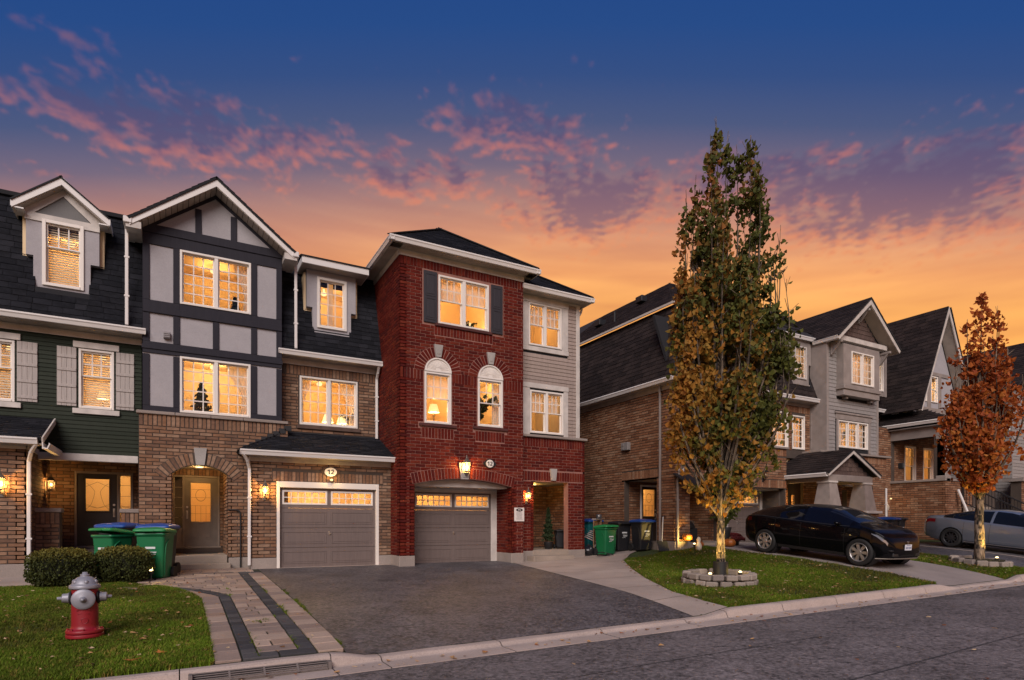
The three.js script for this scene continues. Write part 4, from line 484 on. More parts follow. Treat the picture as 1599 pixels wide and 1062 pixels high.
  { const q = new MB(); q.quad([-0.115, 1.52, -19.53], [0.07, 1.52, -19.53], [0.07, 2.965, -19.53], [-0.115, 2.965, -19.53]); b.mb('side_light', q, M([0.01, 0.01, 0.012], 0.08)); const k = new MB(); for (let i = 1; i < 5; i++) k.box(-0.115, 0.07, 1.52 + i * 0.289 - 0.007, 1.52 + i * 0.289 + 0.007, -19.528, -19.515); b.mb('side_light_bar', k, mats.doorFrame); }
  litRoom(b, b.frame([0, 0, -19.5]), 0.2, 0.9, 1.6, 2.9, { low: 0.5, side: 0.3, power: 2.8 });
  { const m = new MB(); m.box(-0.17, 1.12, 0.3, 0.8, -19.5, Z + 0.06, 0.012); b.mb('porch_slab', m, mats.step); const d = new MB(); d.box(-0.165, 1.115, 0.8, 0.94, -19.5, -19.25, 0.01); b.mb('door_step', d, mats.doorBrown); const s = new MB(); s.box(-0.35, 1.18, 0.3, 0.6, Z + 0.06, Z + 0.42, 0.014); b.mb('entry_step', s, mats.step); const mt = new MB(); mt.box(0.15, 0.95, 0.8, 0.815, -19.2, -18.75, 0.004); b.mb('door_mat', mt, mats.black); const c = new MB(); c.cyl(ax, 3.185, -18.5, 0.1, 0.03, 18); b.mb('porch_light', c, mats.globe); lampLight(ax, 3.12, -18.5, 1.9, [1, 0.58, 0.2], 3); }
  { const m = new MB(); m.tube([[1.13, 2.0, Z + 0.13], [1.35, 2.0, Z + 0.14], [1.42, 1.93, Z + 0.14], [1.43, 1.5, Z + 0.14], [1.43, 0.46, Z + 0.14]], 0.018, 6, 30); b.mb('gas_pipe', m, mats.black); }
  { const m = new MB(); m.box(-0.36, -0.2, 6.35, 6.52, Z + 0.005, Z + 0.1, 0.012); for (let i = 0; i < 3; i++) m.box(-0.345, -0.215, 6.375 + i * 0.045, 6.395 + i * 0.045, Z + 0.1, Z + 0.115); b.mb('wall_vent', m, M([0.25, 0.23, 0.23], 0.6)); }
  // middle bay: brick storey, mansard with dormer
  const Y = -18.1, wm = [3.03, 4.7, 4.5, 5.91], fm = b.frame([0, 0, Y]), mw = b.panel('brick_wall', [0, 0, Y], UX, UY, rect(2.45, 5.45, 3.3, 6.3), [rect(...wm).reverse()], 0.2, mats.mortarTan);
  b.soldiers(mw, 2.66, 5.36, 5.92, 6.2, br); b.rows('brick', mw, rect(2.49, 5.36, 4.1, 5.92), [[3.0, 4.73, 4.38, 5.95]], br); { const m = new MB(); m.box(2.95, 4.78, 4.38, 4.49, Y - 0.05, Y + 0.07, 0.01); b.mb('brick_sill', m, M([0.13, 0.08, 0.06], 0.9, { map: T.brick })); }
  windowUnit(b, fm, ...wm, { units: 2, rows: 4, out: 0.03, mull: 0.09 }); litRoom(b, fm, ...wm, { power: 4.6 }); curtain(b, fm, 3.05, 3.4, 4.5, 5.88, -1); curtain(b, fm, 4.2, 4.66, 4.5, 5.88, 1);
  { const m = new MB(); m.box(2.5, 5.36, 6.2, 6.36, Y + 0.02, Y + 0.05, 0.005); b.mb('frieze_board', m, mats.trim); } soffitSlats(b, 2.5, 5.36, Y + 0.05, -17.72, 6.36); gutterX(b, 2.4, 5.33, -17.62, 6.5);
  const up = V3(0, 3.0, -0.92), L = up.length(), v = up.clone().normalize(), roof = b.panel('mansard_roof', [0, 6.5, -17.76], UX, v, rect(2.49, 5.37, 0, L), [rect(3.4, 4.44, 0.8, 2.4).reverse()], 0.12, mats.underlay); b.rows('shingle', roof, rect(2.49, 5.37, 0, L), [[3.42, 4.42, 0.78, 2.9]], SH('shingle', { h: 0.14, L: 0.3 }));
  const D = -18.0, dw = [3.5, 4.35, 7.34, 8.82]; b.panel('dormer_face', [0, 0, D], UX, UY, [[3.37, 7.22], [4.48, 7.22], [4.48, 7.91], [4.62, 7.91], [4.62, 9.0], [3.21, 9.0], [3.21, 7.91], [3.37, 7.91]], [rect(...dw).reverse()], 0.18, mats.stucco);
  { const m = new MB(); m.box(3.37, 3.43, 7.22, 9, -18.7, D - 0.18).box(4.42, 4.48, 7.22, 9, -18.7, D - 0.18).box(3.35, 4.5, 7.17, 7.22, -18.3, D + 0.03, 0.006); b.mb('dormer_cheek', m, mats.stucco); } const fd = b.frame([0, 0, D]); windowUnit(b, fd, ...dw, { out: 0.04, fw: 0.075, cols: 3, rows: 4 }); litRoom(b, fd, ...dw, { side: 0.35, low: 0.5, high: 0.12, depth: 1.8, power: 3.2 }); curtain(b, fd, 3.85, 4.0, 7.4, 8.75, 0);
  { const m = new MB(); m.box(3.02, 4.92, 9.0, 9.2, -17.66, -17.62, 0.006).box(3.02, 3.05, 9.0, 9.2, -18.5, -17.66).box(4.89, 4.92, 9.0, 9.2, -18.5, -17.66); b.mb('fascia', m, mats.gutter); const s = new MB(); s.box(3.05, 4.89, 9.0, 9.02, -18.5, -17.66); b.mb('soffit', s, mats.soffit); const t = new MB(); t.slab([[2.98, 9.21, -17.58], [4.96, 9.21, -17.58], [4.96, 9.5, -18.75], [2.98, 9.5, -18.75]], 0.03).box(2.45, 5.4, 9.46, 9.54, -26, -18.66, 0.01); b.mb('dormer_roof', t, M([0.03, 0.03, 0.034], 0.9, { map: T.shingle, bump: [T.shingle, 0.006] })); }
  downspout(b, [[2.86, 9.0, -17.5], [2.86, 8.9, -17.7], [2.86, 6.55, -17.66]]); downspout(b, [[5.24, 6.38, -17.7], [5.26, 6.2, -17.86], [5.26, 6.05, -18.0], [5.26, 4.22, -18.0]]);
  // garage bay
  const GZ = -16.9, gw = b.panel('brick_wall', [0, 0, GZ], UX, UY, rect(1.64, 5.4, 0.2, 3.3), [rect(2.27, 4.98, 0.22, 2.74).reverse()], 0.2, mats.mortarTan); b.soldiers(gw, 2.14, 5.12, 2.76, 3.03, br); b.rows('brick', gw, rect(1.64, 5.38, 0.74, 3.28), [[2.27, 4.98, 0, 2.76], [2.14, 5.12, 2.74, 3.04]], br);
  const gs = b.panel('brick_wall', [1.64, 0, -17.62], UZ, UY, rect(0, 0.72, 0.25, 3.3), [], 0.2, mats.mortarTan); b.rows('brick', gs, rect(0, 0.72, 0.74, 3.28), [], br);
  { const m = new MB(); m.box(1.625, 2.265, 0.2, 0.73, -17.6, GZ + 0.018, 0.012).box(4.985, 5.4, 0.2, 0.73, -17.2, GZ + 0.018, 0.012); b.mb('stone_base', m, mats.base); const t = new MB(); t.box(2.25, 2.33, 0.43, 2.76, -17.05, GZ + 0.025, 0.008).box(4.92, 5.0, 0.43, 2.76, -17.05, GZ + 0.025, 0.008).box(2.33, 4.92, 2.6, 2.76, -17.05, GZ + 0.022, 0.008); b.mb('door_frame', t, mats.frame); }
  garageDoor(b, b.frame([2.33, 0.45, -16.99]), 2.59, 2.14); litRoom(b, b.frame([0, 0, -17.1]), 2.33, 4.92, 2.0, 2.5, { low: 1.5, side: 0, high: 0.4, power: 6, depth: 2.6 });
  { const m = new MB(); m.box(1.6, 5.38, 3.26, 3.4, GZ, GZ + 0.04, 0.005).box(1.6, 1.64, 3.26, 3.4, -17.6, GZ); b.mb('frieze_board', m, mats.trim); } soffitSlats(b, 1.4, 5.38, GZ + 0.04, -16.58, 3.38); gutterX(b, 1.34, 5.38, -16.48, 3.52);
  const rz = V3(0, 0.72, -1.55), RL = rz.length(), rv = rz.clone().normalize(), hip = [[1.34, 0], [5.36, 0], [5.36, RL], [2.66, RL]], gr = b.panel('garage_roof', [0, 3.53, -16.53], UX, rv, hip, [], 0.05, mats.underlay); b.rows('shingle', gr, hip, [], SH('shingle', { h: 0.14 }));
  { const hl = Math.hypot(1.32, 0.72), side = b.panel('garage_roof', [1.34, 3.53, -17.64], UZ, V3(1.32, 0.72, 0).normalize(), [[0, 0], [1.11, 0], [0, hl * 0.8]], [], 0.05, mats.underlay); b.rows('shingle', side, [[0, 0], [1.11, 0], [0, hl * 0.8]], [], SH('shingle', { h: 0.14 })); const fl = new MB(); fl.box(2.5, 5.36, 4.2, 4.27, -18.1, -18.04, 0.006); for (let i = 0; i < 8; i++) fl.box(1.5 + i * 0.15, 1.68 + i * 0.15, 3.62 + i * 0.085, 3.76 + i * 0.085, -17.62, -17.59, 0.003); b.mb('flashing', fl, mats.black); }
  downspout(b, [[1.42, 3.4, -16.54], [1.52, 3.24, -16.68], [1.58, 3.06, -16.82], [1.58, 0.55, -16.86]]);
  solidBack(b, -0.8, 5.3, 0.3, 9.4, -30, -22.6); b.finish();
}
wallLantern('lit lantern on the brown brick at the jamb of the garage with the white frame', [1.95, 2.5, -16.885], 0, { power: 1.7 });

// ---------------------------------------------------------------- red brick corner house
function hipRoof(b, x0, x1, z0, z1, y, pitch, o = {}) {     // eaves rectangle; ridge along z or x; returns nothing
  const hw = (x1 - x0) / 2, r = Math.hypot(1, pitch), n = V3(0, 1 / r, 0), so = o.sh || SH('shingle', { h: 0.15 }), under = mats.underlay;
  const front = b.panel('hip_roof', [x0, y, z0], UX, V3(0, pitch, -1).normalize(), [[0, 0], [2 * hw, 0], [hw, hw * r]], [], 0.05, under); b.rows('shingle', front, [[0, 0], [2 * hw, 0], [hw, hw * r]], [], so);
  const d = z0 - z1, L = [[0, 0], [d, 0], [d - hw, hw * r], [0, hw * r]], l = b.panel('hip_roof', [x0, y, z1], UZ, V3(1, pitch, 0).normalize(), L, [], 0.05, under); if (!o.noLeft) b.rows('shingle', l, L, [], so);
  const Rr = [[0, 0], [d, 0], [d, hw * r], [hw, hw * r]]; b.panel('hip_roof', [x1, y, z0], UNZ, V3(-1, pitch, 0).normalize(), Rr, [], 0.05, under);
  const m = new MB(); for (const x of [x0, x1]) m.bar([x, y + 0.02, z0], [x0 + hw, y + hw * pitch + 0.03, z0 - hw], 0.2, 0.03); m.bar([x0 + hw, y + hw * pitch + 0.03, z0 - hw], [x0 + hw, y + hw * pitch + 0.03, z1], 0.2, 0.03); b.mb('ridge_cap', m, M([0.026, 0.027, 0.031], 0.9, { map: T.shingle }));
}
{
  const b = new Built('red_brick_townhouse', 'red brick townhouse with two arched windows above its recessed garage and a beige sided wing', 'house', [7.3, 0.42, -16.1]);
  const Z = -16.1, f = b.frame([0, 0, Z]), br = BR('red', { gap: 0.014 }), w3 = [6.5, 8.12, 7.39, 8.79], A1 = [6.08, 6.9, 4.5, 5.97], A2 = [7.76, 8.59, 4.54, 5.97];
  const gx0 = 5.78, gx1 = 8.91, gc = (gx0 + gx1) / 2, gw = (gx1 - gx0) / 2, rise = 0.19, sp = 2.76, R = (gw * gw + rise * rise) / (2 * rise), cy = sp + rise - R, a0 = Math.asin(gw / R), arcPts = []; for (let i = 0; i <= 20; i++) { const a = -a0 + 2 * a0 * i / 20; arcPts.push([gc + R * Math.sin(a), cy + R * Math.cos(a)]); }
  const wall = b.panel('brick_wall', [0, 0, Z], UX, UY, rect(5.36, 9.32, 0.3, 9.2), [rect(...w3).reverse(), rect(...A1).reverse(), rect(...A2).reverse(), [[gx0, 0.2 + 0.12], ...arcPts, [gx1, 0.32]].reverse()], 0.25, mats.mortarRed);
  const arches = [[6.49, 5.98, 0.41], [8.175, 5.98, 0.42]], skip = (x, y) => { const d = Math.hypot(x - gc, y - cy); return y > sp - 0.08 && Math.abs(x - gc) < gw + 0.02 && d < R + 0.05; };
  const holes = [[6.02, 8.62, 7.37, 8.84], [6.05, 6.93, 4.4, 6.02], [7.73, 8.62, 4.42, 6.02], [gx0, gx1, 0.2, sp]];
  const sol = [[5.36, 6.05, 5.72, 6.02], [6.93, 7.73, 5.72, 6.02], [8.62, 9.32, 5.72, 6.02], [6.0, 6.98, 4.08, 4.38], [7.68, 8.66, 4.1, 4.4], [6.38, 8.25, 7.05, 7.33]];
  for (const s of sol) b.soldiers(wall, s[0], s[1], s[2], s[3], br); b.soldiers(wall, 5.36, 9.32, 8.88, 9.18, br);
  b.rows('brick', wall, rect(5.36, 9.32, 0.74, 8.88), [...holes, ...sol, [5.9, 7.08, 4.36, 4.5], [7.6, 8.75, 4.38, 4.52]], { ...br, skip });
  for (const [ax, ay, r] of arches) b.arch(wall, ax, ay, r + 0.01, 0.3, 0.02, Math.PI - 0.02, { ...br, zl: 0.022, zh: 0.022 }, (a) => Math.abs(Math.cos(a)) < 0.2);
  b.arch(wall, gc, cy, R, 0.32, Math.PI / 2 - a0 * 1.03, Math.PI / 2 + a0 * 1.03, { ...br, zl: 0.022, zh: 0.022 });
  // side wall and jambs of the recess
  const side = b.panel('brick_wall', [5.36, 0, -19.6], UZ, UY, rect(0, 3.5, 0.3, 9.2), [], 0.2, mats.mortarRed); b.rows('brick', side, rect(0, 3.49, 0.74, 8.88), [], br); b.soldiers(side, 0, 3.49, 8.88, 9.18, br);
  for (const [o, u] of [[[gx0, 0, Z], UNZ], [[gx1, 0, -17.08], UZ]]) { const s = b.panel('brick_wall', o, u, UY, rect(0, 0.98, 0.3, 2.95), [], 0.15, mats.mortarRed); b.rows('brick', s, rect(0.0, 0.98, 0.74, 2.85), [], br); }
  { const m = new MB(); m.box(5.345, gx0 + 0.015, 0.3, 0.735, -17.08, Z + 0.02, 0.012).box(gx1 - 0.015, 9.335, 0.3, 0.735, -17.08, Z + 0.02, 0.012); b.mb('stone_base', m, mats.base); }
  { const m = new MB(); m.prismZ([[gx0 + 0.01, 2.72], [gx1 - 0.01, 2.72], ...arcPts.slice().reverse().map(([x, y]) => [x, y - 0.004])], -17.08, Z - 0.26); b.mb('recess_soffit', m, mats.trim); const t = new MB(); t.box(gx0, 6.1, 0.42, 2.72, -17.2, -17.06, 0.01).box(8.7, gx1, 0.42, 2.72, -17.2, -17.06, 0.01).box(6.1, 8.7, 2.6, 2.72, -17.2, -17.06, 0.01); b.mb('door_frame', t, mats.trim); }
  garageDoor(b, b.frame([6.1, 0.43, -17.1]), 2.6, 2.17); litRoom(b, b.frame([0, 0, -17.2]), 6.1, 8.7, 2.0, 2.5, { low: 1.5, side: 0, high: 0.4, power: 6.5, depth: 2.6 });
  windowUnit(b, f, ...w3, { units: 2, dh: true, mull: 0.1, out: 0.035 }); litRoom(b, f, ...w3, { power: 4.8, side: 0.3 });
  for (const [x0, x1] of [[6.05, 6.46], [8.19, 8.58]]) { const m = new MB(); m.box(x0, x1, 7.37, 8.83, Z + 0.012, Z + 0.045, 0.005); for (const [y0, y1] of [[7.45, 8.06], [8.12, 8.75]]) { m.box(x0 + 0.05, x1 - 0.05, y0, y0 + 0.02, Z + 0.045, Z + 0.055).box(x0 + 0.05, x1 - 0.05, y1 - 0.02, y1, Z + 0.045, Z + 0.055).box(x0 + 0.05, x0 + 0.07, y0 + 0.02, y1 - 0.02, Z + 0.045, Z + 0.055).box(x1 - 0.07, x1 - 0.05, y0 + 0.02, y1 - 0.02, Z + 0.045, Z + 0.055); m.box(x0 + 0.09, x1 - 0.09, y0 + 0.06, y1 - 0.06, Z + 0.045, Z + 0.053, 0.004); } b.mb('shutter', m, mats.shutterDark); }
  const sill = (x0, x1, y) => { const m = new MB(); m.box(x0, x1, y - 0.08, y, Z - 0.05, Z + 0.06, 0.008); b.mb('brick_sill', m, M([0.1, 0.03, 0.025], 0.9, { map: T.brick })); }; sill(6.4, 8.22, 7.385); sill(5.92, 7.06, 4.49); sill(7.6, 8.76, 4.53);
  for (const [w, [ax, ay, r], rows] of [[A1, arches[0], 2], [A2, arches[1], 2]]) {
    windowUnit(b, f, ...w, { dh: true, out: 0.035, rows }); litRoom(b, f, ...w, { power: 3.6, side: 0.4 });
    const m = new MB(), pts = [], o2 = []; for (let i = 0; i <= 18; i++) { const a = Math.PI * i / 18; pts.push([ax + Math.cos(a) * r, ay + Math.sin(a) * r]); o2.push([ax + Math.cos(a) * (r - 0.06), ay + 0.05 + Math.sin(a) * (r - 0.09)]); } m.prismZ(pts, Z + 0.004, Z + 0.05, [o2.slice().reverse()]); b.mb('arch_frame', m, mats.frame);
    const p = new MB(), q = []; for (let i = 0; i <= 18; i++) { const a = Math.PI * i / 18; q.push([ax + Math.cos(a) * (r - 0.05), ay + 0.04 + Math.sin(a) * (r - 0.08)]); } p.prismZ(q, Z + 0.004, Z + 0.022); for (let i = 1; i < 18; i++) { const a = Math.PI * i / 18; p.bar([ax + Math.cos(a) * 0.09, ay + 0.06 + Math.sin(a) * 0.08, Z + 0.025], [ax + Math.cos(a) * (r - 0.08), ay + 0.05 + Math.sin(a) * (r - 0.1), Z + 0.025], 0.011, 0.012, [0, 0, 1]); } const hb = []; for (let i = 0; i <= 8; i++) { const a = Math.PI * i / 8; hb.push([ax + Math.cos(a) * 0.08, ay + 0.05 + Math.sin(a) * 0.075]); } p.prismZ(hb, Z + 0.02, Z + 0.036); b.mb('sunburst_panel', p, mats.frame);
    const k = new MB(); k.prismZ([[ax - 0.075, ay + r + 0.02], [ax + 0.075, ay + r + 0.02], [ax + 0.135, ay + r + 0.37], [ax - 0.135, ay + r + 0.37]], Z, Z + 0.08); k.prismZ([[ax - 0.05, ay + r + 0.1], [ax + 0.05, ay + r + 0.1], [ax + 0.08, ay + r + 0.3], [ax - 0.08, ay + r + 0.3]], Z + 0.08, Z + 0.092); b.mb('keystone', k, mats.keystone);
  }
  curtain(b, f, 8.33, 8.56, 4.56, 5.9, 0); curtain(b, f, 6.12, 6.86, 5.25, 5.95, 0, -0.16); curtain(b, f, 6.58, 7.25, 8.15, 8.75, 0, -0.16); curtain(b, f, 7.4, 8.05, 8.1, 8.75, 0, -0.16);
  // eaves and hip roofs
  { const m = new MB(); m.box(5.34, 9.34, 9.12, 9.29, Z, Z + 0.035, 0.006).box(5.325, 5.36, 9.12, 9.29, -20, Z + 0.035, 0.006); b.mb('frieze_board', m, mats.trim); } soffitSlats(b, 5.05, 9.62, Z + 0.03, -15.77, 9.28); { const m = new MB(), n = 36; for (let i = 0; i < n; i++) m.box(5.05, 5.34, 9.28, 9.292, -15.77 - (i + 0.04) * 0.115, -15.77 - (i + 0.96) * 0.115); m.box(5.05, 5.34, 9.292, 9.31, -20, -15.77); m.box(9.34, 9.62, 9.28, 9.3, -20, -15.77); b.mb('soffit', m, mats.soffit); }
  gutterX(b, 4.94, 9.7, -15.67, 9.43); gutterZ(b, -20, -15.66, 4.94, 9.43, -1); gutterZ(b, -18, -15.66, 9.7, 9.43, 1); { const m = new MB(); m.box(5.06, 9.58, 9.3, 9.42, -15.82, -15.79).box(5.06, 5.09, 9.3, 9.42, -20, -15.82).box(9.55, 9.58, 9.3, 9.42, -20, -15.82); b.mb('fascia', m, mats.trim); }
  hipRoof(b, 4.97, 9.67, -15.7, -26, 9.43, 0.717);
  // beige sided wing over the brick entry
  const WZ = -16.5, fw = b.frame([0, 0, WZ]), v3 = [9.74, 11.0, 7.36, 8.73], v2 = [9.79, 11.07, 4.55, 5.93], sd = b.panel('siding_wall', [0, 0, WZ], UX, UY, rect(9.3, 11.7, 4.4, 9), [rect(...v3).reverse(), rect(...v2).reverse()], 0.2, mats.underlay);
  b.rows('plank', sd, rect(9.32, 11.6, 4.48, 8.9), [[9.46, 11.24, 7.2, 8.88], [9.46, 11.24, 4.48, 6.14]], PL('beige', 0.118));
  for (const [w, y0, y1] of [[v3, 7.2, 8.86], [v2, 4.5, 6.12]]) { const [a, c, d, e] = w; windowUnit(b, fw, a, c, d, e, { units: 2, dh: true, rows: 2, out: 0.04, mull: 0.09 }); litRoom(b, fw, a, c, d, e, { power: 4.2 }); const m = new MB(); const yb = y0 > 5 ? y0 + 0.13 : 4.49; m.box(9.46, a - 0.012, yb, y1 - 0.13, WZ, WZ + 0.045, 0.006).box(c + 0.012, 11.25, yb, y1 - 0.13, WZ, WZ + 0.045, 0.006).box(9.46, 11.26, y1 - 0.128, y1 + 0.03, WZ, WZ + 0.06, 0.006); if (y0 > 5) m.box(9.46, 11.26, y0 - 0.02, y0 + 0.128, WZ, WZ + 0.06, 0.006); b.mb('window_trim', m, mats.trim); curtain(b, fw, a + 0.08, (a + c) / 2 - 0.06, lerp(d, e, 0.5), e - 0.06, 0, -0.16); curtain(b, fw, (a + c) / 2 + 0.06, c - 0.08, lerp(d, e, 0.5), e - 0.06, 0, -0.16); }
  { const m = new MB(); m.box(11.58, 11.72, 4.46, 8.95, WZ - 0.1, WZ + 0.04, 0.006).box(9.33, 9.46, 4.46, 8.95, WZ, WZ + 0.035, 0.006); b.mb('corner_trim', m, mats.trim); const fz = new MB(); fz.box(9.33, 11.75, 8.88, 9.0, WZ, WZ + 0.05, 0.006); b.mb('frieze_board', fz, mats.trim); const s = b.panel('siding_wall', [11.7, 0, WZ], UNZ, UY, rect(0, 6, 4.4, 9), [], 0.2, mats.shutterPale); }
  soffitSlats(b, 9.34, 11.9, WZ + 0.05, -16.1, 8.95); gutterX(b, 9.3, 12.0, -16.02, 9.08); gutterZ(b, -20, -16.0, 12.0, 9.08, 1); { const m = new MB(); m.box(11.7, 11.9, 8.94, 8.96, -22, -16.1); b.mb('soffit', m, mats.soffit); const d = new MB(); d.tube([[11.9, 8.9, -16.6], [11.86, 8.75, -16.62], [11.78, 8.62, -16.64], [11.76, 8.4, -16.64]], 0.04, 8); b.mb('downspout', d, mats.gutter); }
  { const P = 0.7, r = Math.hypot(1, P), fr = b.panel('hip_roof', [0, 9.08, -16.04], UX, V3(0, P, -1).normalize(), [[9.3, 0], [11.98, 0], [9.58, 2.4 * r], [9.3, 2.4 * r]], [], 0.05, mats.underlay); b.rows('shingle', fr, [[9.3, 0], [11.98, 0], [9.58, 2.4 * r], [9.3, 2.4 * r]], [], SH('shingle', { h: 0.15 })); b.panel('hip_roof', [11.98, 9.08, -16.04], UNZ, V3(-1, P, 0).normalize(), [[0, 0], [8, 0], [8, 2.4 * r], [2.4, 2.4 * r]], [], 0.05, mats.underlay); const m = new MB(); m.bar([11.98, 9.1, -16.04], [9.58, 10.79, -18.44], 0.2, 0.03); b.mb('ridge_cap', m, mats.underlay); }
  const BZ = -16.4, eb = b.panel('brick_wall', [0, 0, BZ], UX, UY, rect(9.3, 11.86, 0.3, 4.42), [rect(9.87, 11.2, 0.32, 3.0).reverse()], 0.25, mats.mortarRed); b.soldiers(eb, 9.34, 11.86, 4.1, 4.4, br); b.soldiers(eb, 9.34, 11.86, 3.02, 3.32, br); b.rows('brick', eb, rect(9.34, 11.86, 0.78, 4.1), [[9.87, 11.2, 0.2, 3.02], [9.3, 11.9, 3.0, 3.33]], br);
  { const m = new MB(); m.box(9.3, 11.93, 4.4, 4.48, -16.6, BZ + 0.1, 0.012); b.mb('stone_ledge', m, mats.stone); const k = new MB(); k.prismZ([[10.52, 3.04], [10.68, 3.04], [10.73, 3.42], [10.47, 3.42]], BZ, BZ + 0.08).prismZ([[10.55, 3.1], [10.65, 3.1], [10.68, 3.36], [10.52, 3.36]], BZ + 0.08, BZ + 0.092); b.mb('keystone', k, mats.keystone); const s = new MB(); s.box(9.335, 9.85, 0.3, 0.78, -16.6, BZ + 0.02, 0.012).box(11.2, 11.88, 0.4, 0.79, -18, BZ + 0.02, 0.012); b.mb('stone_base', s, mats.base); }
  for (const [o, u] of [[[9.87, 0, BZ], UNZ], [[11.68, 0, -18.5], UZ]]) { const lf = o[0] < 10, s = b.panel('brick_wall', o, u, UY, rect(0, lf ? 2.1 : 1.85, 0.4, 3.0), [], 0.1, lf ? mats.mortarRed : mats.mortarTan); b.rows('brick', s, rect(0, lf ? 2.1 : 1.85, 0.84, 3.0), [], lf ? br : BR('brown')); }
  const rside = b.panel('brick_wall', [11.86, 0, BZ], UNZ, UY, rect(0, 8, 0.4, 4.42), [], 0.07, mats.mortarRed); b.rows('brick', rside, rect(0, 3, 0.78, 4.4), [], br);
  const bk = b.panel('brick_wall', [0, 0, -18.5], UX, UY, rect(9.8, 11.75, 0.4, 3.05), [], 0.2, mats.mortarTan); b.rows('brick', bk, rect(9.87, 11.68, 0.82, 3.0), [], BR('brown'));
  { const m = new MB(); m.box(9.8, 11.75, 3.0, 3.04, -18.5, -16.65); b.mb('porch_ceiling', m, mats.soffit); const d = new MB(); d.box(9.872, 9.93, 0.84, 2.95, -18.1, -16.95, 0.01).box(9.93, 9.95, 0.9, 2.88, -18.0, -17.05, 0.005); b.mb('front_door', d, mats.doorBrown); const c = new MB(); c.cyl(10.6, 2.985, -17.6, 0.09, 0.03, 16); b.mb('porch_light', c, mats.globe); lampLight(10.6, 2.9, -17.6, 0.8, [1, 0.58, 0.12], 3); }
  { const m = new MB(); m.box(9.84, 11.22, 0.35, 0.8, -16.65, BZ + 0.03, 0.014).box(9.84, 11.7, 0.35, 0.798, -18.5, -16.652); b.mb('porch_slab', m, mats.step); const s = new MB(); s.box(9.62, 11.16, 0.35, 0.63, BZ + 0.03, -15.95, 0.014); b.mb('entry_step', s, mats.step); }
  solidBack(b, 5.6, 11.6, 0.3, 9.2, -30, -22); b.finish();
}
wallLantern('lit lantern over the keystone of the red brick garage arch', [7.32, 3.3, -16.085], 0, { power: 2.1, s: 1.25 });
wallLantern('lit lantern on red brick between the white plaque and the entry opening', [9.6, 2.52, -16.385], 0, { power: 1.5 });
// keystone bracket under the lantern belongs to the arch
{ const m = new MB(); m.prismZ([[7.2, 2.94], [7.44, 2.94], [7.5, 3.42], [7.14, 3.42]], -16.1, -16.04); m.prismZ([[7.25, 3.0], [7.39, 3.0], [7.43, 3.36], [7.21, 3.36]], -16.04, -16.025); const k = m.build('keystone', mats.keystone, scene.getObjectByName('red_brick_townhouse')); k.position.set(-7.3, -0.42, 16.1); }

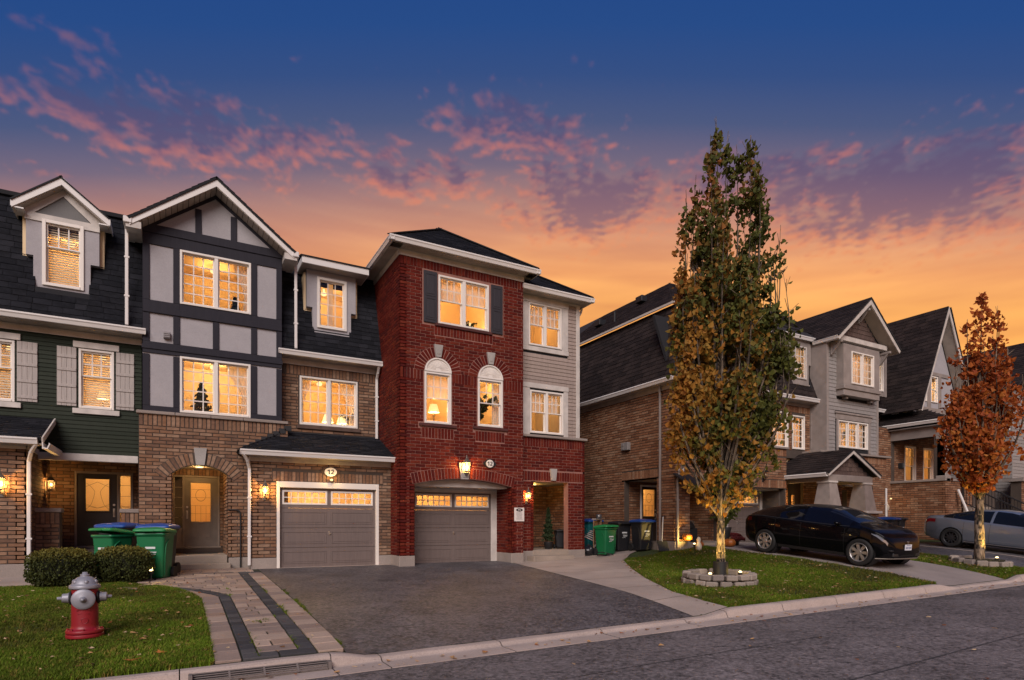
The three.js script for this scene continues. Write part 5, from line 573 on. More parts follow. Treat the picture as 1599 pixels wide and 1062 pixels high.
// ---------------------------------------------------------------- brown brick house across the walk, with its beige gabled bay and porch
{
  const b = new Built('brown_brick_house', 'brown brick house with long dark mansard, grey sided gable bay and columned porch', 'house', [18, 0.8, -14.6]);
  const X0 = 14.2, Z = -14.6, br = BR('brown'), SZ = -26, su = (z) => z - SZ;
  const side = b.panel('brick_wall', [X0, 0, SZ], UZ, UY, rect(0, su(Z), 0.5, 6.5), [rect(su(-17.16), su(-15.46), 0.52, 3.2).reverse()], 0.22, mats.mortarTan); b.soldiers(side, su(-17.3), su(-15.3), 3.22, 3.52, br); b.rows('brick', side, rect(su(-22.5), su(Z), 1.08, 6.2), [[su(-17.16), su(-15.46), 0, 3.22], [su(-17.3), su(-15.3), 3.2, 3.53]], br);
  { const m = new MB(); m.box(X0 - 0.018, X0 + 0.1, 0.4, 1.06, -26, -17.2, 0.012).box(X0 - 0.018, 14.88, 0.4, 1.06, -15.44, Z + 0.018, 0.012).box(16.07, 16.6, 0.4, 1.06, -15.2, Z + 0.018, 0.012); b.mb('stone_base', m, mats.base); }
  const front = b.panel('brick_wall', [0, 0, Z], UX, UY, [[X0, 0.5], [19.78, 0.5], [19.78, 4.46], [16.9, 4.46], [16.9, 6.2], [X0, 6.2]], [rect(14.86, 16.09, 0.52, 2.85).reverse(), rect(16.6, 19.7, 0.52, 2.95).reverse()], 0.22, mats.mortarTan); b.soldiers(front, 14.7, 16.2, 2.86, 3.15, br); b.soldiers(front, 16.6, 19.78, 2.96, 3.26, br); b.soldiers(front, 16.9, 19.78, 4.14, 4.42, br); b.rows('brick', front, rect(X0, 19.78, 1.08, 6.2), [[14.86, 16.09, 0, 2.86], [14.7, 16.2, 2.84, 3.16], [16.6, 19.7, 0, 2.96], [16.6, 19.8, 2.95, 3.27], [16.9, 19.8, 4.13, 6.3]], br);
  { const m = new MB(); m.box(16.9, 19.85, 4.42, 4.5, -15.1, Z + 0.09, 0.012); b.mb('stone_ledge', m, mats.stone); const r = new MB(); r.box(19.62, 19.78, 0.6, 4.42, -15.5, Z - 0.2); b.mb('wall_return', r, mats.mortarTan); }
  // corner porch
  const pbk = b.panel('brick_wall', [0, 0, -17.2], UX, UY, rect(X0, 16.2, 0.8, 3.25), [rect(14.98, 15.86, 1.02, 3.1).reverse()], 0.15, mats.mortarTan); b.rows('brick', pbk, rect(X0, 16.1, 1.02, 3.2), [[14.98, 15.86, 1, 3.1]], br); const psd = b.panel('brick_wall', [16.1, 0, -17.2], UZ, UY, rect(0, 2.6, 0.8, 3.25), [], 0.15, mats.mortarTan); b.rows('brick', psd, rect(0, 2.5, 1.02, 3.2), [], br);
  { const m = new MB(); m.box(14.2, 16.1, 3.2, 3.24, -17.2, -14.8); b.mb('porch_ceiling', m, mats.soffit); const s = new MB(); s.box(14.22, 16.08, 0.5, 1.0, -17.2, Z - 0.02, 0.012).box(14.9, 16.05, 0.5, 0.86, Z, Z + 0.35, 0.012); b.mb('porch_slab', s, mats.step); const d = new MB(); d.box(14.98, 15.05, 1.0, 3.1, -17.3, -17.16, 0.008).box(15.79, 15.86, 1.0, 3.1, -17.3, -17.16, 0.008).box(15.05, 15.79, 3.03, 3.1, -17.3, -17.162, 0.008); b.mb('door_frame', d, mats.frame); }
  frontDoor(b, b.frame([15.05, 1.01, -17.2]), 0.74, 2.02, mats.doorBrown, { gx0: 0.06, gx1: 0.68, gy0: 0.9, gy1: 1.94 }); litRoom(b, b.frame([0, 0, -17.2]), 15.05, 15.79, 1.3, 2.95, { side: 0.3, low: 0.2, power: 2 });
  // side eave, mansard and upper roof
  gutterZ(b, -26, -14.35, 13.82, 6.42, -1); { const m = new MB(); m.box(13.94, X0, 6.26, 6.28, -26, Z + 0.2).box(X0 - 0.04, X0, 6.12, 6.27, -26, Z); b.mb('soffit', m, mats.soffit); }
  const mv = V3(1.1, 2.86, 0), mL = mv.length(), ms = b.panel('mansard_roof', [13.96, 6.42, SZ], UZ, mv.clone().normalize(), [[0, 0], [su(-14.42), 0], [su(-15.5), mL], [0, mL]], [], 0.1, mats.underlay), sb = SH('shingleBrown', { h: 0.17, L: 0.36 }); b.rows('shingle', ms, [[su(-22.8), 0], [su(-14.42), 0], [su(-15.5), mL], [su(-22.8), mL]], [], sb);
  { const m = new MB(); m.box(14.85, 14.9, 9.25, 9.34, -26, -15.3, 0.004); b.mb('drip_edge', m, mats.trim); }
  const uv = V3(2.75, 2.2, 0), uL = uv.length(), us = b.panel('upper_roof', [14.85, 9.34, SZ], UZ, uv.clone().normalize(), [[0, 0], [su(-15.35), 0], [su(-18.4), uL], [0, uL]], [], 0.06, mats.underlay); b.rows('shingle', us, [[su(-22.8), 0], [su(-15.35), 0], [su(-18.4), uL], [su(-22.8), uL]], [], sb);
  const fv = V3(0, 2.2, -3.05), fL = fv.length(), uf = b.panel('upper_roof', [14.85, 9.34, -15.35], UX, fv.clone().normalize(), [[0, 0], [9, 0], [9, fL], [2.75, fL]], [], 0.06, mats.underlay); b.rows('shingle', uf, [[0, 0], [9, 0], [9, fL], [2.75, fL]], [], sb);
  { const m = new MB(); m.box(15.7, 16.05, 10.18, 10.42, -21, -20.6, 0.02).box(16.2, 16.5, 10.6, 10.85, -18.9, -18.5, 0.02).cyl(15.55, 10.1, -19.4, 0.05, 0.42, 10); b.mb('roof_vent', m, mats.black); }
  { const m = new MB(); m.box(X0 - 0.16, X0 - 0.01, 4.3, 4.58, -17.16, -16.8, 0.01).box(X0 - 0.175, X0 - 0.16, 4.33, 4.43, -17.1, -17.0).box(X0 - 0.175, X0 - 0.16, 4.46, 4.55, -17.1, -17.0); b.mb('wall_vent', m, M([0.22, 0.2, 0.19], 0.6)); }
  downspout(b, [[13.92, 6.34, -15.1], [14.06, 6.18, -15.18], [14.12, 6.0, -15.22], [14.12, 0.98, -15.22]], mats.trimGrey); downspout(b, [[14.3, 3.6, Z + 0.3], [14.3, 3.3, Z + 0.08], [14.26, 3.1, Z + 0.06], [14.26, 0.85, Z + 0.06]], mats.trimGrey);
  { const m = new MB(); m.slab([[14.1, 2.92, Z + 0.72], [14.75, 2.92, Z + 0.72], [14.75, 3.3, Z + 0.02], [14.1, 3.3, Z + 0.02]], 0.05).box(14.08, 14.77, 2.86, 2.95, Z + 0.68, Z + 0.76, 0.01); b.mb('door_canopy', m, mats.black); }
  // garage
  { const m = new MB(); m.box(16.6, 16.95, 0.8, 2.95, -15.75, Z - 0.23).box(19.66, 19.72, 0.8, 2.95, -15.75, Z - 0.23).box(16.6, 19.7, 2.9, 2.95, -15.75, Z - 0.2); b.mb('recess_lining', m, mats.trim); const t = new MB(); t.box(16.95, 17.07, 0.9, 2.9, -15.72, -15.55, 0.008).box(19.55, 19.67, 0.9, 2.9, -15.72, -15.55, 0.008).box(17.07, 19.55, 2.74, 2.9, -15.72, -15.55, 0.008); b.mb('door_frame', t, mats.trim); }
  garageDoor(b, b.frame([17.08, 0.88, -15.6]), 2.46, 1.9); litRoom(b, b.frame([0, 0, -15.7]), 17.1, 19.5, 2.2, 2.7, { low: 1.2, side: 0, high: 0.3, power: 5, depth: 2.2 });
  { const m = new MB(); m.prismY([[19.72, -15.4], [19.72, Z - 0.22], [19.78, Z - 0.22], [19.78, -15.4]], 0.8, 2.95); b.mb('jamb', m, mats.mortarTan); }
  // set-back upper storey with two windows, mansard and dormer
  const UZ0 = -15.1, fu = b.frame([0, 0, UZ0]), q1 = [19.5, 20.55, 4.56, 5.95], q2 = [20.8, 21.55, 4.56, 5.88], uw = b.panel('brick_wall', [0, 0, UZ0], UX, UY, rect(14.4, 22.1, 4.2, 6.35), [rect(...q1).reverse(), rect(...q2).reverse()], 0.2, mats.mortarTan); b.soldiers(uw, 16.9, 22, 5.98, 6.24, br); b.rows('brick', uw, rect(16.9, 22, 4.5, 5.98), [[19.47, 20.58, 4, 5.98], [20.77, 21.58, 4, 5.98]], br);
  for (const q of [q1, q2]) { windowUnit(b, fu, ...q, { rows: 5, cols: q === q1 ? 4 : 3 }); litRoom(b, fu, ...q, { power: 4, side: 0.1 }); curtain(b, fu, q[0] + 0.05, q[1] - 0.05, q[2], q[3] - 0.05, 0, -0.3); }
  { const m = new MB(); m.box(16, 22.1, 6.24, 6.36, UZ0, UZ0 + 0.04); b.mb('frieze_board', m, mats.trimGrey); } soffitSlats(b, 16, 22.1, UZ0 + 0.04, UZ0 + 0.34, 6.36); gutterX(b, 15.6, 22.25, UZ0 + 0.45, 6.52);
  const m2 = V3(0, 2.3, -0.85), m2L = m2.length(), mf = b.panel('mansard_roof', [0, 6.5, UZ0 + 0.36], UX, m2.clone().normalize(), rect(14.2, 22.05, 0, m2L), [rect(20.65, 21.75, 0.3, 2.4).reverse()], 0.1, mats.underlay); b.rows('shingle', mf, rect(17, 22.05, 0, m2L), [[20.6, 21.8, 0.62, 2.6]], sb);
  const dq = [20.86, 21.56, 7.3, 8.58], fdz = -15.02; b.panel('dormer_face', [0, 0, fdz], UX, UY, [[20.55, 7.12], [21.7, 7.12], [21.7, 7.9], [21.84, 7.9], [21.84, 8.8], [20.45, 8.8], [20.45, 7.9], [20.55, 7.9]], [rect(...dq).reverse()], 0.16, mats.trimGrey); { const m = new MB(); m.box(21.66, 21.7, 7.12, 8.8, -15.8, fdz - 0.16).box(20.5, 21.75, 7.06, 7.12, -15.4, fdz + 0.03, 0.006); b.mb('dormer_cheek', m, mats.trimGrey); }
  windowUnit(b, b.frame([0, 0, fdz]), ...dq, { rows: 4, frameMat: mats.trim }); litRoom(b, b.frame([0, 0, fdz]), ...dq, { side: 0.3, low: 0.4, high: 0.1, depth: 1.8, power: 3 });
  gutterX(b, 17, 22.1, -14.86, 8.95); { const m = new MB(); m.box(17, 22, 8.8, 8.82, -15.8, -14.98); b.mb('soffit', m, mats.soffit); const s = new MB(); s.slab([[15.5, 8.95, -14.9], [22.1, 8.95, -14.9], [22.1, 9.55, -15.6], [15.5, 9.55, -15.6]], 0.04); b.mb('eave_roof', s, M([0.034, 0.028, 0.029], 0.9, { map: T.shingle })); }
  downspout(b, [[21.95, 8.85, -14.9], [22.0, 8.6, -15.0], [22.12, 6.7, -14.72], [22.12, 6.3, -14.7], [21.9, 6.0, -15.03], [21.9, 4.6, -15.03]], mats.trimGrey);
  // grey sided gable bay
  const BZ = -14.4, bx0 = 21.9, bx1 = 25.3, fb = b.frame([0, 0, BZ]), y1w = [23.0, 24.5, 7.14, 8.42], y2w = [22.6, 24.6, 4.66, 5.74]; const bay = b.panel('siding_wall', [0, 0, BZ], UX, UY, rect(bx0, bx1, 4.4, 8.9), [rect(22.7, 24.8, 7.05, 8.6).reverse(), rect(...y2w).reverse()], 0.2, mats.underlay); b.rows('plank', bay, rect(bx0 + 0.1, bx1 - 0.1, 4.5, 8.75), [[22.5, 24.9, 6.6, 9], [22.42, 24.78, 4.3, 6.12]], PL('grey', 0.145));
  { const m = new MB(); m.box(bx0 - 0.03, bx0 + 0.1, 4.4, 8.8, -15.1, BZ + 0.03, 0.006).box(bx1 - 0.1, bx1 + 0.03, 4.4, 8.8, -14.6, BZ + 0.03, 0.006); b.mb('corner_trim', m, mats.trimGrey); }
  { const m = new MB(); m.prismZ(rect(22.5, 24.9, 6.98, 8.66), BZ + 0.002, BZ + 0.3, [rect(...y1w).reverse()]); b.mb('box_bay', m, mats.trimGrey); const s = new MB(); s.box(22.44, 24.96, 6.9, 7.05, BZ, BZ + 0.36, 0.01).box(22.5, 24.9, 6.66, 6.9, BZ + 0.002, BZ + 0.31, 0.008); for (const x of [22.85, 24.5]) s.box(x, x + 0.14, 6.56, 6.66, BZ, BZ + 0.2, 0.02); b.mb('bay_apron', s, mats.trimGrey); }
  const fb2 = b.frame([0, 0, BZ + 0.3]); windowUnit(b, fb2, ...y1w, { units: 2, rows: 4, cols: 3 }); litRoom(b, fb, ...y1w, { power: 4.6 }); curtain(b, fb2, 23.05, 24.45, 7.2, 8.4, 0, -0.2);
  windowUnit(b, fb, ...y2w, { units: 3, rows: 4, cols: 3 }); litRoom(b, fb, ...y2w, { power: 4.4 }); curtain(b, fb, 22.65, 23.2, 4.7, 5.7, 0, -0.2); curtain(b, fb, 24.0, 24.55, 4.7, 5.7, 0, -0.2); { const m = new MB(); m.box(22.42, 24.8, 5.76, 5.98, BZ, BZ + 0.05, 0.006).box(22.36, 24.86, 5.98, 6.06, BZ, BZ + 0.09, 0.008).box(22.48, 22.59, 4.5, 5.76, BZ, BZ + 0.05, 0.006).box(24.61, 24.72, 4.5, 5.76, BZ, BZ + 0.05, 0.006); b.mb('window_trim', m, mats.trimGrey); }
  const ra = [21.75, 8.78], rp = [24.0, 10.56], rb = [26.0, 8.78 + 0.02], zr = -13.86; rp[0] = 23.9; { const m = new MB(); m.prismZ([ra, [ra[0] + 0.1, ra[1] - 0.14], [rp[0], rp[1] - 0.24], [rb[0] - 0.1, rb[1] - 0.14], rb, rp], zr - 0.03, zr + 0.01); b.mb('rake_board', m, mats.trim); const w = b.panel('gable_wall', [0, 0, BZ + 0.02], UX, UY, [[bx0, 8.8], [bx1 + 0.3, 8.8], [rp[0], 10.42]], [], 0.15, mats.underlay); b.rows('shake', w, [[bx0 + 0.25, 8.98], [bx1, 8.98], [rp[0], 10.35]], [], { pal: 'shake', L: 0.16, h: 0.17, gap: 0.006, gapV: -0.01, zl: 0.022, zh: 0.004, b: 0.002 }); const t = new MB(); t.box(bx0 + 0.1, bx1 + 0.2, 8.78, 8.97, BZ + 0.02, BZ + 0.28, 0.01); for (const s of [-1, 1]) t.bar([rp[0] + s * 0.08, 10.3, BZ + 0.06], [rp[0] + s * 1.75, 8.98, BZ + 0.06], 0.06, 0.14, [0, 0, 1]); b.mb('gable_trim', t, mats.trim); const k = new MB(); for (const [x, y] of [[bx0 + 0.22, 8.65], [rp[0], 10.15], [bx1 + 0.05, 8.65]]) k.box(x - 0.05, x + 0.05, y - 0.45, y + 0.05, BZ + 0.03, BZ + 0.1, 0.01).bar([x, y - 0.38, BZ + 0.1], [x, y, zr - 0.12], 0.08, 0.08).box(x - 0.05, x + 0.05, y - 0.05, y + 0.05, BZ + 0.1, zr - 0.04, 0.01); b.mb('bracket', k, mats.trimGrey);
    const s = new MB(); s.prismZ([[ra[0] + 0.05, ra[1] - 0.13], [rp[0], rp[1] - 0.26], [rb[0] - 0.05, rb[1] - 0.13], [rb[0] - 0.05, rb[1] - 0.1], [rp[0], rp[1] - 0.22], [ra[0] + 0.05, ra[1] - 0.1]], BZ + 0.03, zr - 0.03); b.mb('soffit', s, mats.soffit); gutterZ(b, -14.9, zr, ra[0], ra[1] + 0.04, -1);
    for (const e of [ra, rb]) { const left = e === ra, vv = V3(rp[0] - e[0], rp[1] + 0.02 - e[1], 0), LL = vv.length(), D = 7, pn = b.panel('gable_roof', [e[0], e[1] + 0.02, left ? zr - D : zr + 0.04], left ? UZ : UNZ, vv.normalize(), rect(0, D + 0.04, 0, LL), [], 0.05, mats.underlay); b.rows('shingle', pn, rect(0, D + 0.04, 0, LL), [], sb); } }
  // entry wall and porch
  const EZ = -15.4, ew = b.panel('brick_wall', [0, 0, EZ], UX, UY, rect(19.75, 26.2, 0.6, 4.6), [rect(20.95, 21.9, 1.2, 3.3).reverse(), rect(23.9, 24.8, 1.0, 3.0).reverse()], 0.2, mats.mortarTan); b.rows('brick', ew, rect(19.8, 26.2, 1.0, 4.45), [[20.95, 21.9, 0, 3.3], [23.9, 24.8, 0, 3.05]], br); frontDoor(b, b.frame([20.95, 1.2, EZ - 0.12]), 0.95, 2.1, mats.doorBrown, { gx0: 0.35, gx1: 0.6, gy0: 1.15, gy1: 1.62 }); litRoom(b, b.frame([0, 0, EZ - 0.16]), 21.1, 21.7, 2.2, 3, { low: 0.5, side: 0.2, power: 3 });
  { const m = new MB(); m.box(23.9, 24.8, 1.0, 3.0, EZ - 0.3, EZ - 0.22); b.mb('side_door', m, mats.doorBrown); const l = new MB(); l.box(21.4, 26.15, 4.4, 4.48, EZ - 0.1, BZ + 0.1, 0.012); b.mb('stone_ledge', l, mats.stone); const w = b.panel('brick_wall', [0, 0, BZ - 0.02], UX, UY, rect(22.6, 25.95, 0.6, 4.42), [rect(22.9, 25.0, 0.62, 3.15).reverse()], 0.2, mats.mortarTan); b.soldiers(w, 22.6, 25.95, 4.1, 4.38, br); b.rows('brick', w, rect(22.6, 25.95, 1, 4.1), [[22.9, 25.0, 0, 3.15]], br); const r = new MB(); r.box(25.75, 25.95, 0.6, 4.42, EZ, BZ - 0.22); b.mb('wall_return', r, mats.mortarTan); }
  const pz = -12.95, px0 = 19.95, px1 = 22.75, pk = [21.2, 4.34]; { const m = new MB(); m.box(px0 + 0.05, px1 - 0.1, 3.17, 3.4, pz - 0.36, pz - 0.12, 0.012).box(px0 + 0.05, px0 + 0.29, 3.17, 3.4, EZ, pz - 0.36, 0.01).box(px1 - 0.34, px1 - 0.1, 3.17, 3.4, BZ, pz - 0.36, 0.01); b.mb('porch_beam', m, mats.trimGrey); const rk = new MB(), A = [px0 - 0.25, 3.42], B2 = [px1 + 0.2, 3.44]; rk.prismZ([A, [A[0] + 0.08, A[1] - 0.1], [pk[0], pk[1] - 0.17], [B2[0] - 0.08, B2[1] - 0.1], B2, pk], pz, pz + 0.04); b.mb('rake_board', rk, mats.trim); const gw = b.panel('gable_wall', [0, 0, pz - 0.2], UX, UY, [[px0, 3.38], [px1, 3.38], pk.map((q, i) => q - (i ? 0.1 : 0))], [], 0.1, mats.underlay); b.rows('shake', gw, [[px0 + 0.15, 3.4], [px1 - 0.2, 3.4], [pk[0], pk[1] - 0.14]], [], { pal: 'shake', L: 0.16, h: 0.17, gap: 0.006, gapV: -0.01, zl: 0.022, zh: 0.004, b: 0.002 });
    for (const e of [A, B2]) { const left = e === A, vv = V3(pk[0] - e[0], pk[1] - e[1], 0), LL = vv.length(), D = 2.45, pn = b.panel('porch_roof', [e[0], e[1] + 0.01, left ? pz - D : pz + 0.06], left ? UZ : UNZ, vv.normalize(), rect(0, D + 0.06, 0, LL), [], 0.05, mats.underlay); b.rows('shingle', pn, rect(0, D + 0.06, 0, LL), [], sb); } gutterZ(b, -14.6, pz, A[0] - 0.05, A[1] + 0.02, -1);
    for (const [x0, x1] of [[19.95, 20.5], [22.05, 22.6]]) { const c = new MB(), cx = (x0 + x1) / 2, cz = pz - 0.32; c.frustum(cx, 2.12, 3.14, cz, 0.34, 0.21); b.mb('column', c, mats.trimGrey); const t = new MB(); t.box(cx - 0.48, cx + 0.48, 2.02, 2.12, cz - 0.48, cz + 0.48, 0.015).box(cx - 0.25, cx + 0.25, 3.1, 3.17, cz - 0.25, cz + 0.25, 0.01); b.mb('column_cap', t, mats.trim); const pp = b.panel('brick_pier', [0, 0, cz + 0.38], UX, UY, rect(cx - 0.4, cx + 0.4, 0.6, 2.02), [], 0.76, mats.mortarTan); b.rows('brick', pp, rect(cx - 0.4, cx + 0.4, 0.8, 2.02), [], br); const ps = b.panel('brick_pier', [cx - 0.4, 0, cz - 0.38], UZ, UY, rect(0, 0.74, 0.6, 2.02), [], 0.1, mats.mortarTan); b.rows('brick', ps, rect(0, 0.74, 0.8, 2.02), [], br); }
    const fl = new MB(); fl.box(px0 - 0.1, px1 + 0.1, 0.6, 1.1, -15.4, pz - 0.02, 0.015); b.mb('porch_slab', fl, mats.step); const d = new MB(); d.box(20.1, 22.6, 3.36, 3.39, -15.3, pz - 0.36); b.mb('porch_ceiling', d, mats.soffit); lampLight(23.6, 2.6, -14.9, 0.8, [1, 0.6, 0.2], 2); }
  { // narrow wing between the bay and the next house
    const w = b.panel('siding_wall', [0, 0, -15.3], UX, UY, rect(25.3, 28, 3, 6.6), [], 0.15, mats.mortarTan); b.rows('brick', w, rect(25.3, 27, 3, 6.3), [], br); const q = [25.98, 26.33, 7.3, 8.55]; const mm = b.panel('mansard_roof', [0, 6.6, -15.0], UX, V3(0, 2.4, -0.8).normalize(), rect(25.3, 29, 0, 2.5), [], 0.1, mats.underlay); b.rows('shingle', mm, rect(25.3, 29, 0, 2.5), [], sb); b.panel('dormer_face', [0, 0, -14.75], UX, UY, rect(25.75, 26.6, 7.1, 8.9), [rect(...q).reverse()], 0.6, mats.trimGrey); windowUnit(b, b.frame([0, 0, -14.75]), ...q, { rows: 4, cols: 2 }); litRoom(b, b.frame([0, 0, -14.75]), ...q, { side: 0.05, low: 0.1, high: 0.1, depth: 1, power: 1.4 }); gutterX(b, 25.3, 27.8, -14.9, 6.62); const s = new MB(); s.box(25.65, 26.7, 8.9, 8.98, -15.6, -14.65, 0.01); b.mb('dormer_roof', s, mats.underlay); }
  downspout(b, [[25.85, 3.2, BZ + 0.04], [25.85, 3.1, BZ + 0.04], [25.85, 1.0, BZ + 0.04]]);
  solidBack(b, 16.3, 25.2, 0.6, 9, -30, -20.5); solidBack(b, 15.2, 16.3, 3.3, 8.9, -30, -17.6); b.finish();
}
wallLantern('unlit dark lantern above the brown garage overhang beside the columnar tree', [18.45, 3.42, -14.585], 0, { off: true, mat: mats.metalDark });
wallLantern('lit lantern between the far garage and the columned porch', [20.5, 2.58, -15.385], 0, { power: 1.8 });

// ---------------------------------------------------------------- steep-gabled house and the next one up the street
{
  const b = new Built('steep_gabled_house', 'brown brick house with a very steep dark gable and an open raised porch', 'house', [29, 1.1, -14]);
  const br = BR('brown'), sb = SH('shingleBrown', { h: 0.18, L: 0.4 }), X3 = 26.8, zf = -12.6, zb = -14.7;
  const side = b.panel('brick_wall', [X3, 0, zb - 0.4], UZ, UY, rect(0, zf - zb + 0.4, 0.8, 5.6), [rect(0.42, 2.1, 3.42, 5.2).reverse()], 0.25, mats.mortarTan); b.rows('brick', side, rect(0, zf - zb + 0.4, 1, 3.38), [], br); const fr = b.panel('brick_wall', [0, 0, zf], UX, UY, rect(X3, 31, 0.8, 3.4), [], 0.2, mats.mortarTan); b.rows('brick', fr, rect(X3, 29, 1, 3.38), [], br);
  const bw = b.panel('brick_wall', [0, 0, zb], UX, UY, rect(25.4, 31.5, 0.8, 5.8), [rect(27.85, 28.75, 3.5, 5.1).reverse(), rect(29.35, 30.2, 3.5, 5.1).reverse()], 0.2, mats.mortarTan); b.rows('brick', bw, rect(25.4, 31, 1, 5.75), [[27.85, 28.75, 3.4, 5.1], [29.35, 30.2, 3.4, 5.1]], br); const f = b.frame([0, 0, zb]); for (const q of [[27.85, 28.75, 3.5, 5.1], [29.35, 30.2, 3.5, 5.1]]) { windowUnit(b, f, ...q, { dh: true, cols: 2, split: 0.45 }); litRoom(b, f, ...q, { power: 3.8, side: 0.2 }); curtain(b, f, q[0] + 0.06, q[1] - 0.06, 4.25, 5.05, 0, -0.2); }
  { const m = new MB(); m.box(X3 - 0.08, X3 + 0.3, 3.38, 3.48, zb - 0.2, zf + 0.06, 0.012).box(X3, 31, 3.38, 3.48, zf - 0.3, zf + 0.06, 0.012); b.mb('stone_ledge', m, mats.stone); const c = new MB(); c.box(X3, X3 + 0.32, 3.48, 5.2, zf - 0.3, zf + 0.02, 0.015).box(X3 - 0.03, X3 + 0.35, 3.48, 3.6, zf - 0.33, zf + 0.05, 0.012).box(X3 - 0.03, X3 + 0.35, 5.08, 5.2, zf - 0.33, zf + 0.05, 0.012); b.mb('column', c, mats.trimGrey); const e = new MB(); e.box(X3 - 0.02, X3 + 0.26, 5.2, 5.62, zb - 0.4, zf + 0.02, 0.012).box(X3 + 0.26, 31.2, 5.2, 5.62, zf - 0.26, zf + 0.02, 0.012); b.mb('porch_beam', e, mats.trimGrey); const fl = new MB(); fl.box(X3 + 0.2, 31, 2.3, 2.5, zb, zf - 0.2); b.mb('porch_slab', fl, mats.step); }
  gutterZ(b, -15.2, zf + 0.35, X3 - 0.32, 5.86, -1); gutterX(b, X3 - 0.3, 31.4, zf + 0.36, 5.86); { const m = new MB(); m.box(X3 - 0.2, X3, 5.62, 5.65, -15.2, zf + 0.25).box(X3, 31, 5.62, 5.65, zf, zf + 0.25); b.mb('soffit', m, mats.trimGrey); }
  const sv = V3(0, 0.62, -1.75), sl = sv.length(), sk = b.panel('skirt_roof', [0, 5.84, zf + 0.28], UX, sv.clone().normalize(), [[X3 - 0.28, 0], [31.4, 0], [31.4, sl], [X3 + 0.6, sl]], [], 0.05, mats.underlay); b.rows('shingle', sk, [[X3 - 0.28, 0], [31.4, 0], [31.4, sl], [X3 + 0.6, sl]], [], sb); const s2 = b.panel('skirt_roof', [X3 - 0.28, 5.84, -16], UZ, V3(0.9, 0.62, 0).normalize(), [[0, 0], [16 + zf + 0.28, 0], [16 + zf - 1, 1.09], [0, 1.09]], [], 0.05, mats.underlay); b.rows('shingle', s2, [[0, 0], [16 + zf + 0.28, 0], [16 + zf - 1, 1.09], [0, 1.09]], [], sb);
  const gz = -14, gp = [29.0, 10.95], gl = [26.84, 6.5], gr = [31.2, 6.5]; const p1 = [27.86, 28.26, 6.95, 8.05], p2 = [28.57, 29.15, 6.95, 8.1]; b.panel('gable_wall', [0, 0, gz], UX, UY, [[gl[0] + 0.1, 6.45], [gr[0] - 0.1, 6.45], [gp[0], 10.6]], [rect(...p1).reverse(), rect(...p2).reverse()], 0.2, mats.stucco); const fg = b.frame([0, 0, gz]); windowUnit(b, fg, ...p1, { cols: 1, rows: 1 }); windowUnit(b, fg, ...p2, { dh: true, cols: 1, rows: 1 }); litRoom(b, fg, 27.95, 29.15, 6.95, 7.9, { side: 0.05, low: 0.3, high: 0.02, power: 4, depth: 1.8 });
  { const m = new MB(); m.box(27.98, 30.02, 8.12, 8.28, gz, gz + 0.04, 0.006).box(27.45, 27.62, 6.6, 7.4, gz, gz + 0.04, 0.006).box(28.28, 28.54, 6.6, 8.12, gz, gz + 0.04, 0.006).box(29.2, 29.4, 6.6, 8.12, gz, gz + 0.04, 0.006).box(26.95, 31, 6.5, 6.7, gz, gz + 0.045, 0.006).box(28.35, 28.47, 8.28, 9.5, gz, gz + 0.03, 0.006); b.mb('gable_trim', m, mats.trimGrey); const r = new MB(), zr = -13.5; r.prismZ([[gl[0] - 0.12, 6.38], [gl[0] + 0.02, 6.33], [gp[0], 10.72], [gr[0] - 0.02, 6.33], [gr[0] + 0.12, 6.38], [gp[0], 11.0]], zr, zr + 0.04); b.mb('rake_board', r, mats.trim); const s = new MB(); s.prismZ([[gl[0] - 0.02, 6.4], [gp[0], 10.76], [gr[0] + 0.02, 6.4], [gr[0] + 0.06, 6.42], [gp[0], 10.84], [gl[0] - 0.06, 6.42]], gz, zr); b.mb('soffit', s, mats.soffit);
    for (const e of [gl, gr]) { const left = e === gl, vv = V3(gp[0] - e[0], 4.6, 0), LL = vv.length(), D = 7, pn = b.panel('gable_roof', [e[0] + (left ? -0.12 : 0.12), 6.4, left ? zr - D : zr + 0.06], left ? UZ : UNZ, vv.normalize(), rect(0, D + 0.06, 0, LL), [], 0.05, mats.underlay); b.rows('shingle', pn, rect(0, D + 0.06, 0, LL), [], sb); } }
  { const m = b.panel('lower_roof', [25.6, 6.9, -22], UZ, V3(1.6, 2.4, 0).normalize(), rect(0, 6.8, 0, 3.3), [], 0.06, mats.underlay); b.rows('shingle', m, rect(0, 6.8, 0, 3.3), [], sb); }
  { const m = new MB(); m.box(25.95, 26.5, 1.0, 2.72, zb - 0.1, zb + 0.02); b.mb('meter_niche', m, M([0.3, 0.2, 0.12], 0.8)); const k = new MB(); k.box(26.02, 26.42, 1.95, 2.6, zb + 0.02, zb + 0.1, 0.012).add(new THREE.CylinderGeometry(0.13, 0.13, 0.1, 20), mat4().makeRotationX(Math.PI / 2).setPosition(26.22, 2.36, zb + 0.15)).box(26.1, 26.35, 1.3, 1.8, zb + 0.02, zb + 0.12, 0.012).box(25.5, 25.72, 2.0, 2.4, zb + 0.02, zb + 0.12, 0.012); b.mb('electric_meter', k, M([0.3, 0.28, 0.26], 0.5)); lampLight(26.2, 2.68, zb + 0.35, 0.45, [1, 0.6, 0.2], 1.5); const g = new MB(); g.cyl(26.2, 2.72, zb + 0.34, 0.035, 0.05, 12); b.mb('meter_lamp', g, mats.globe); }
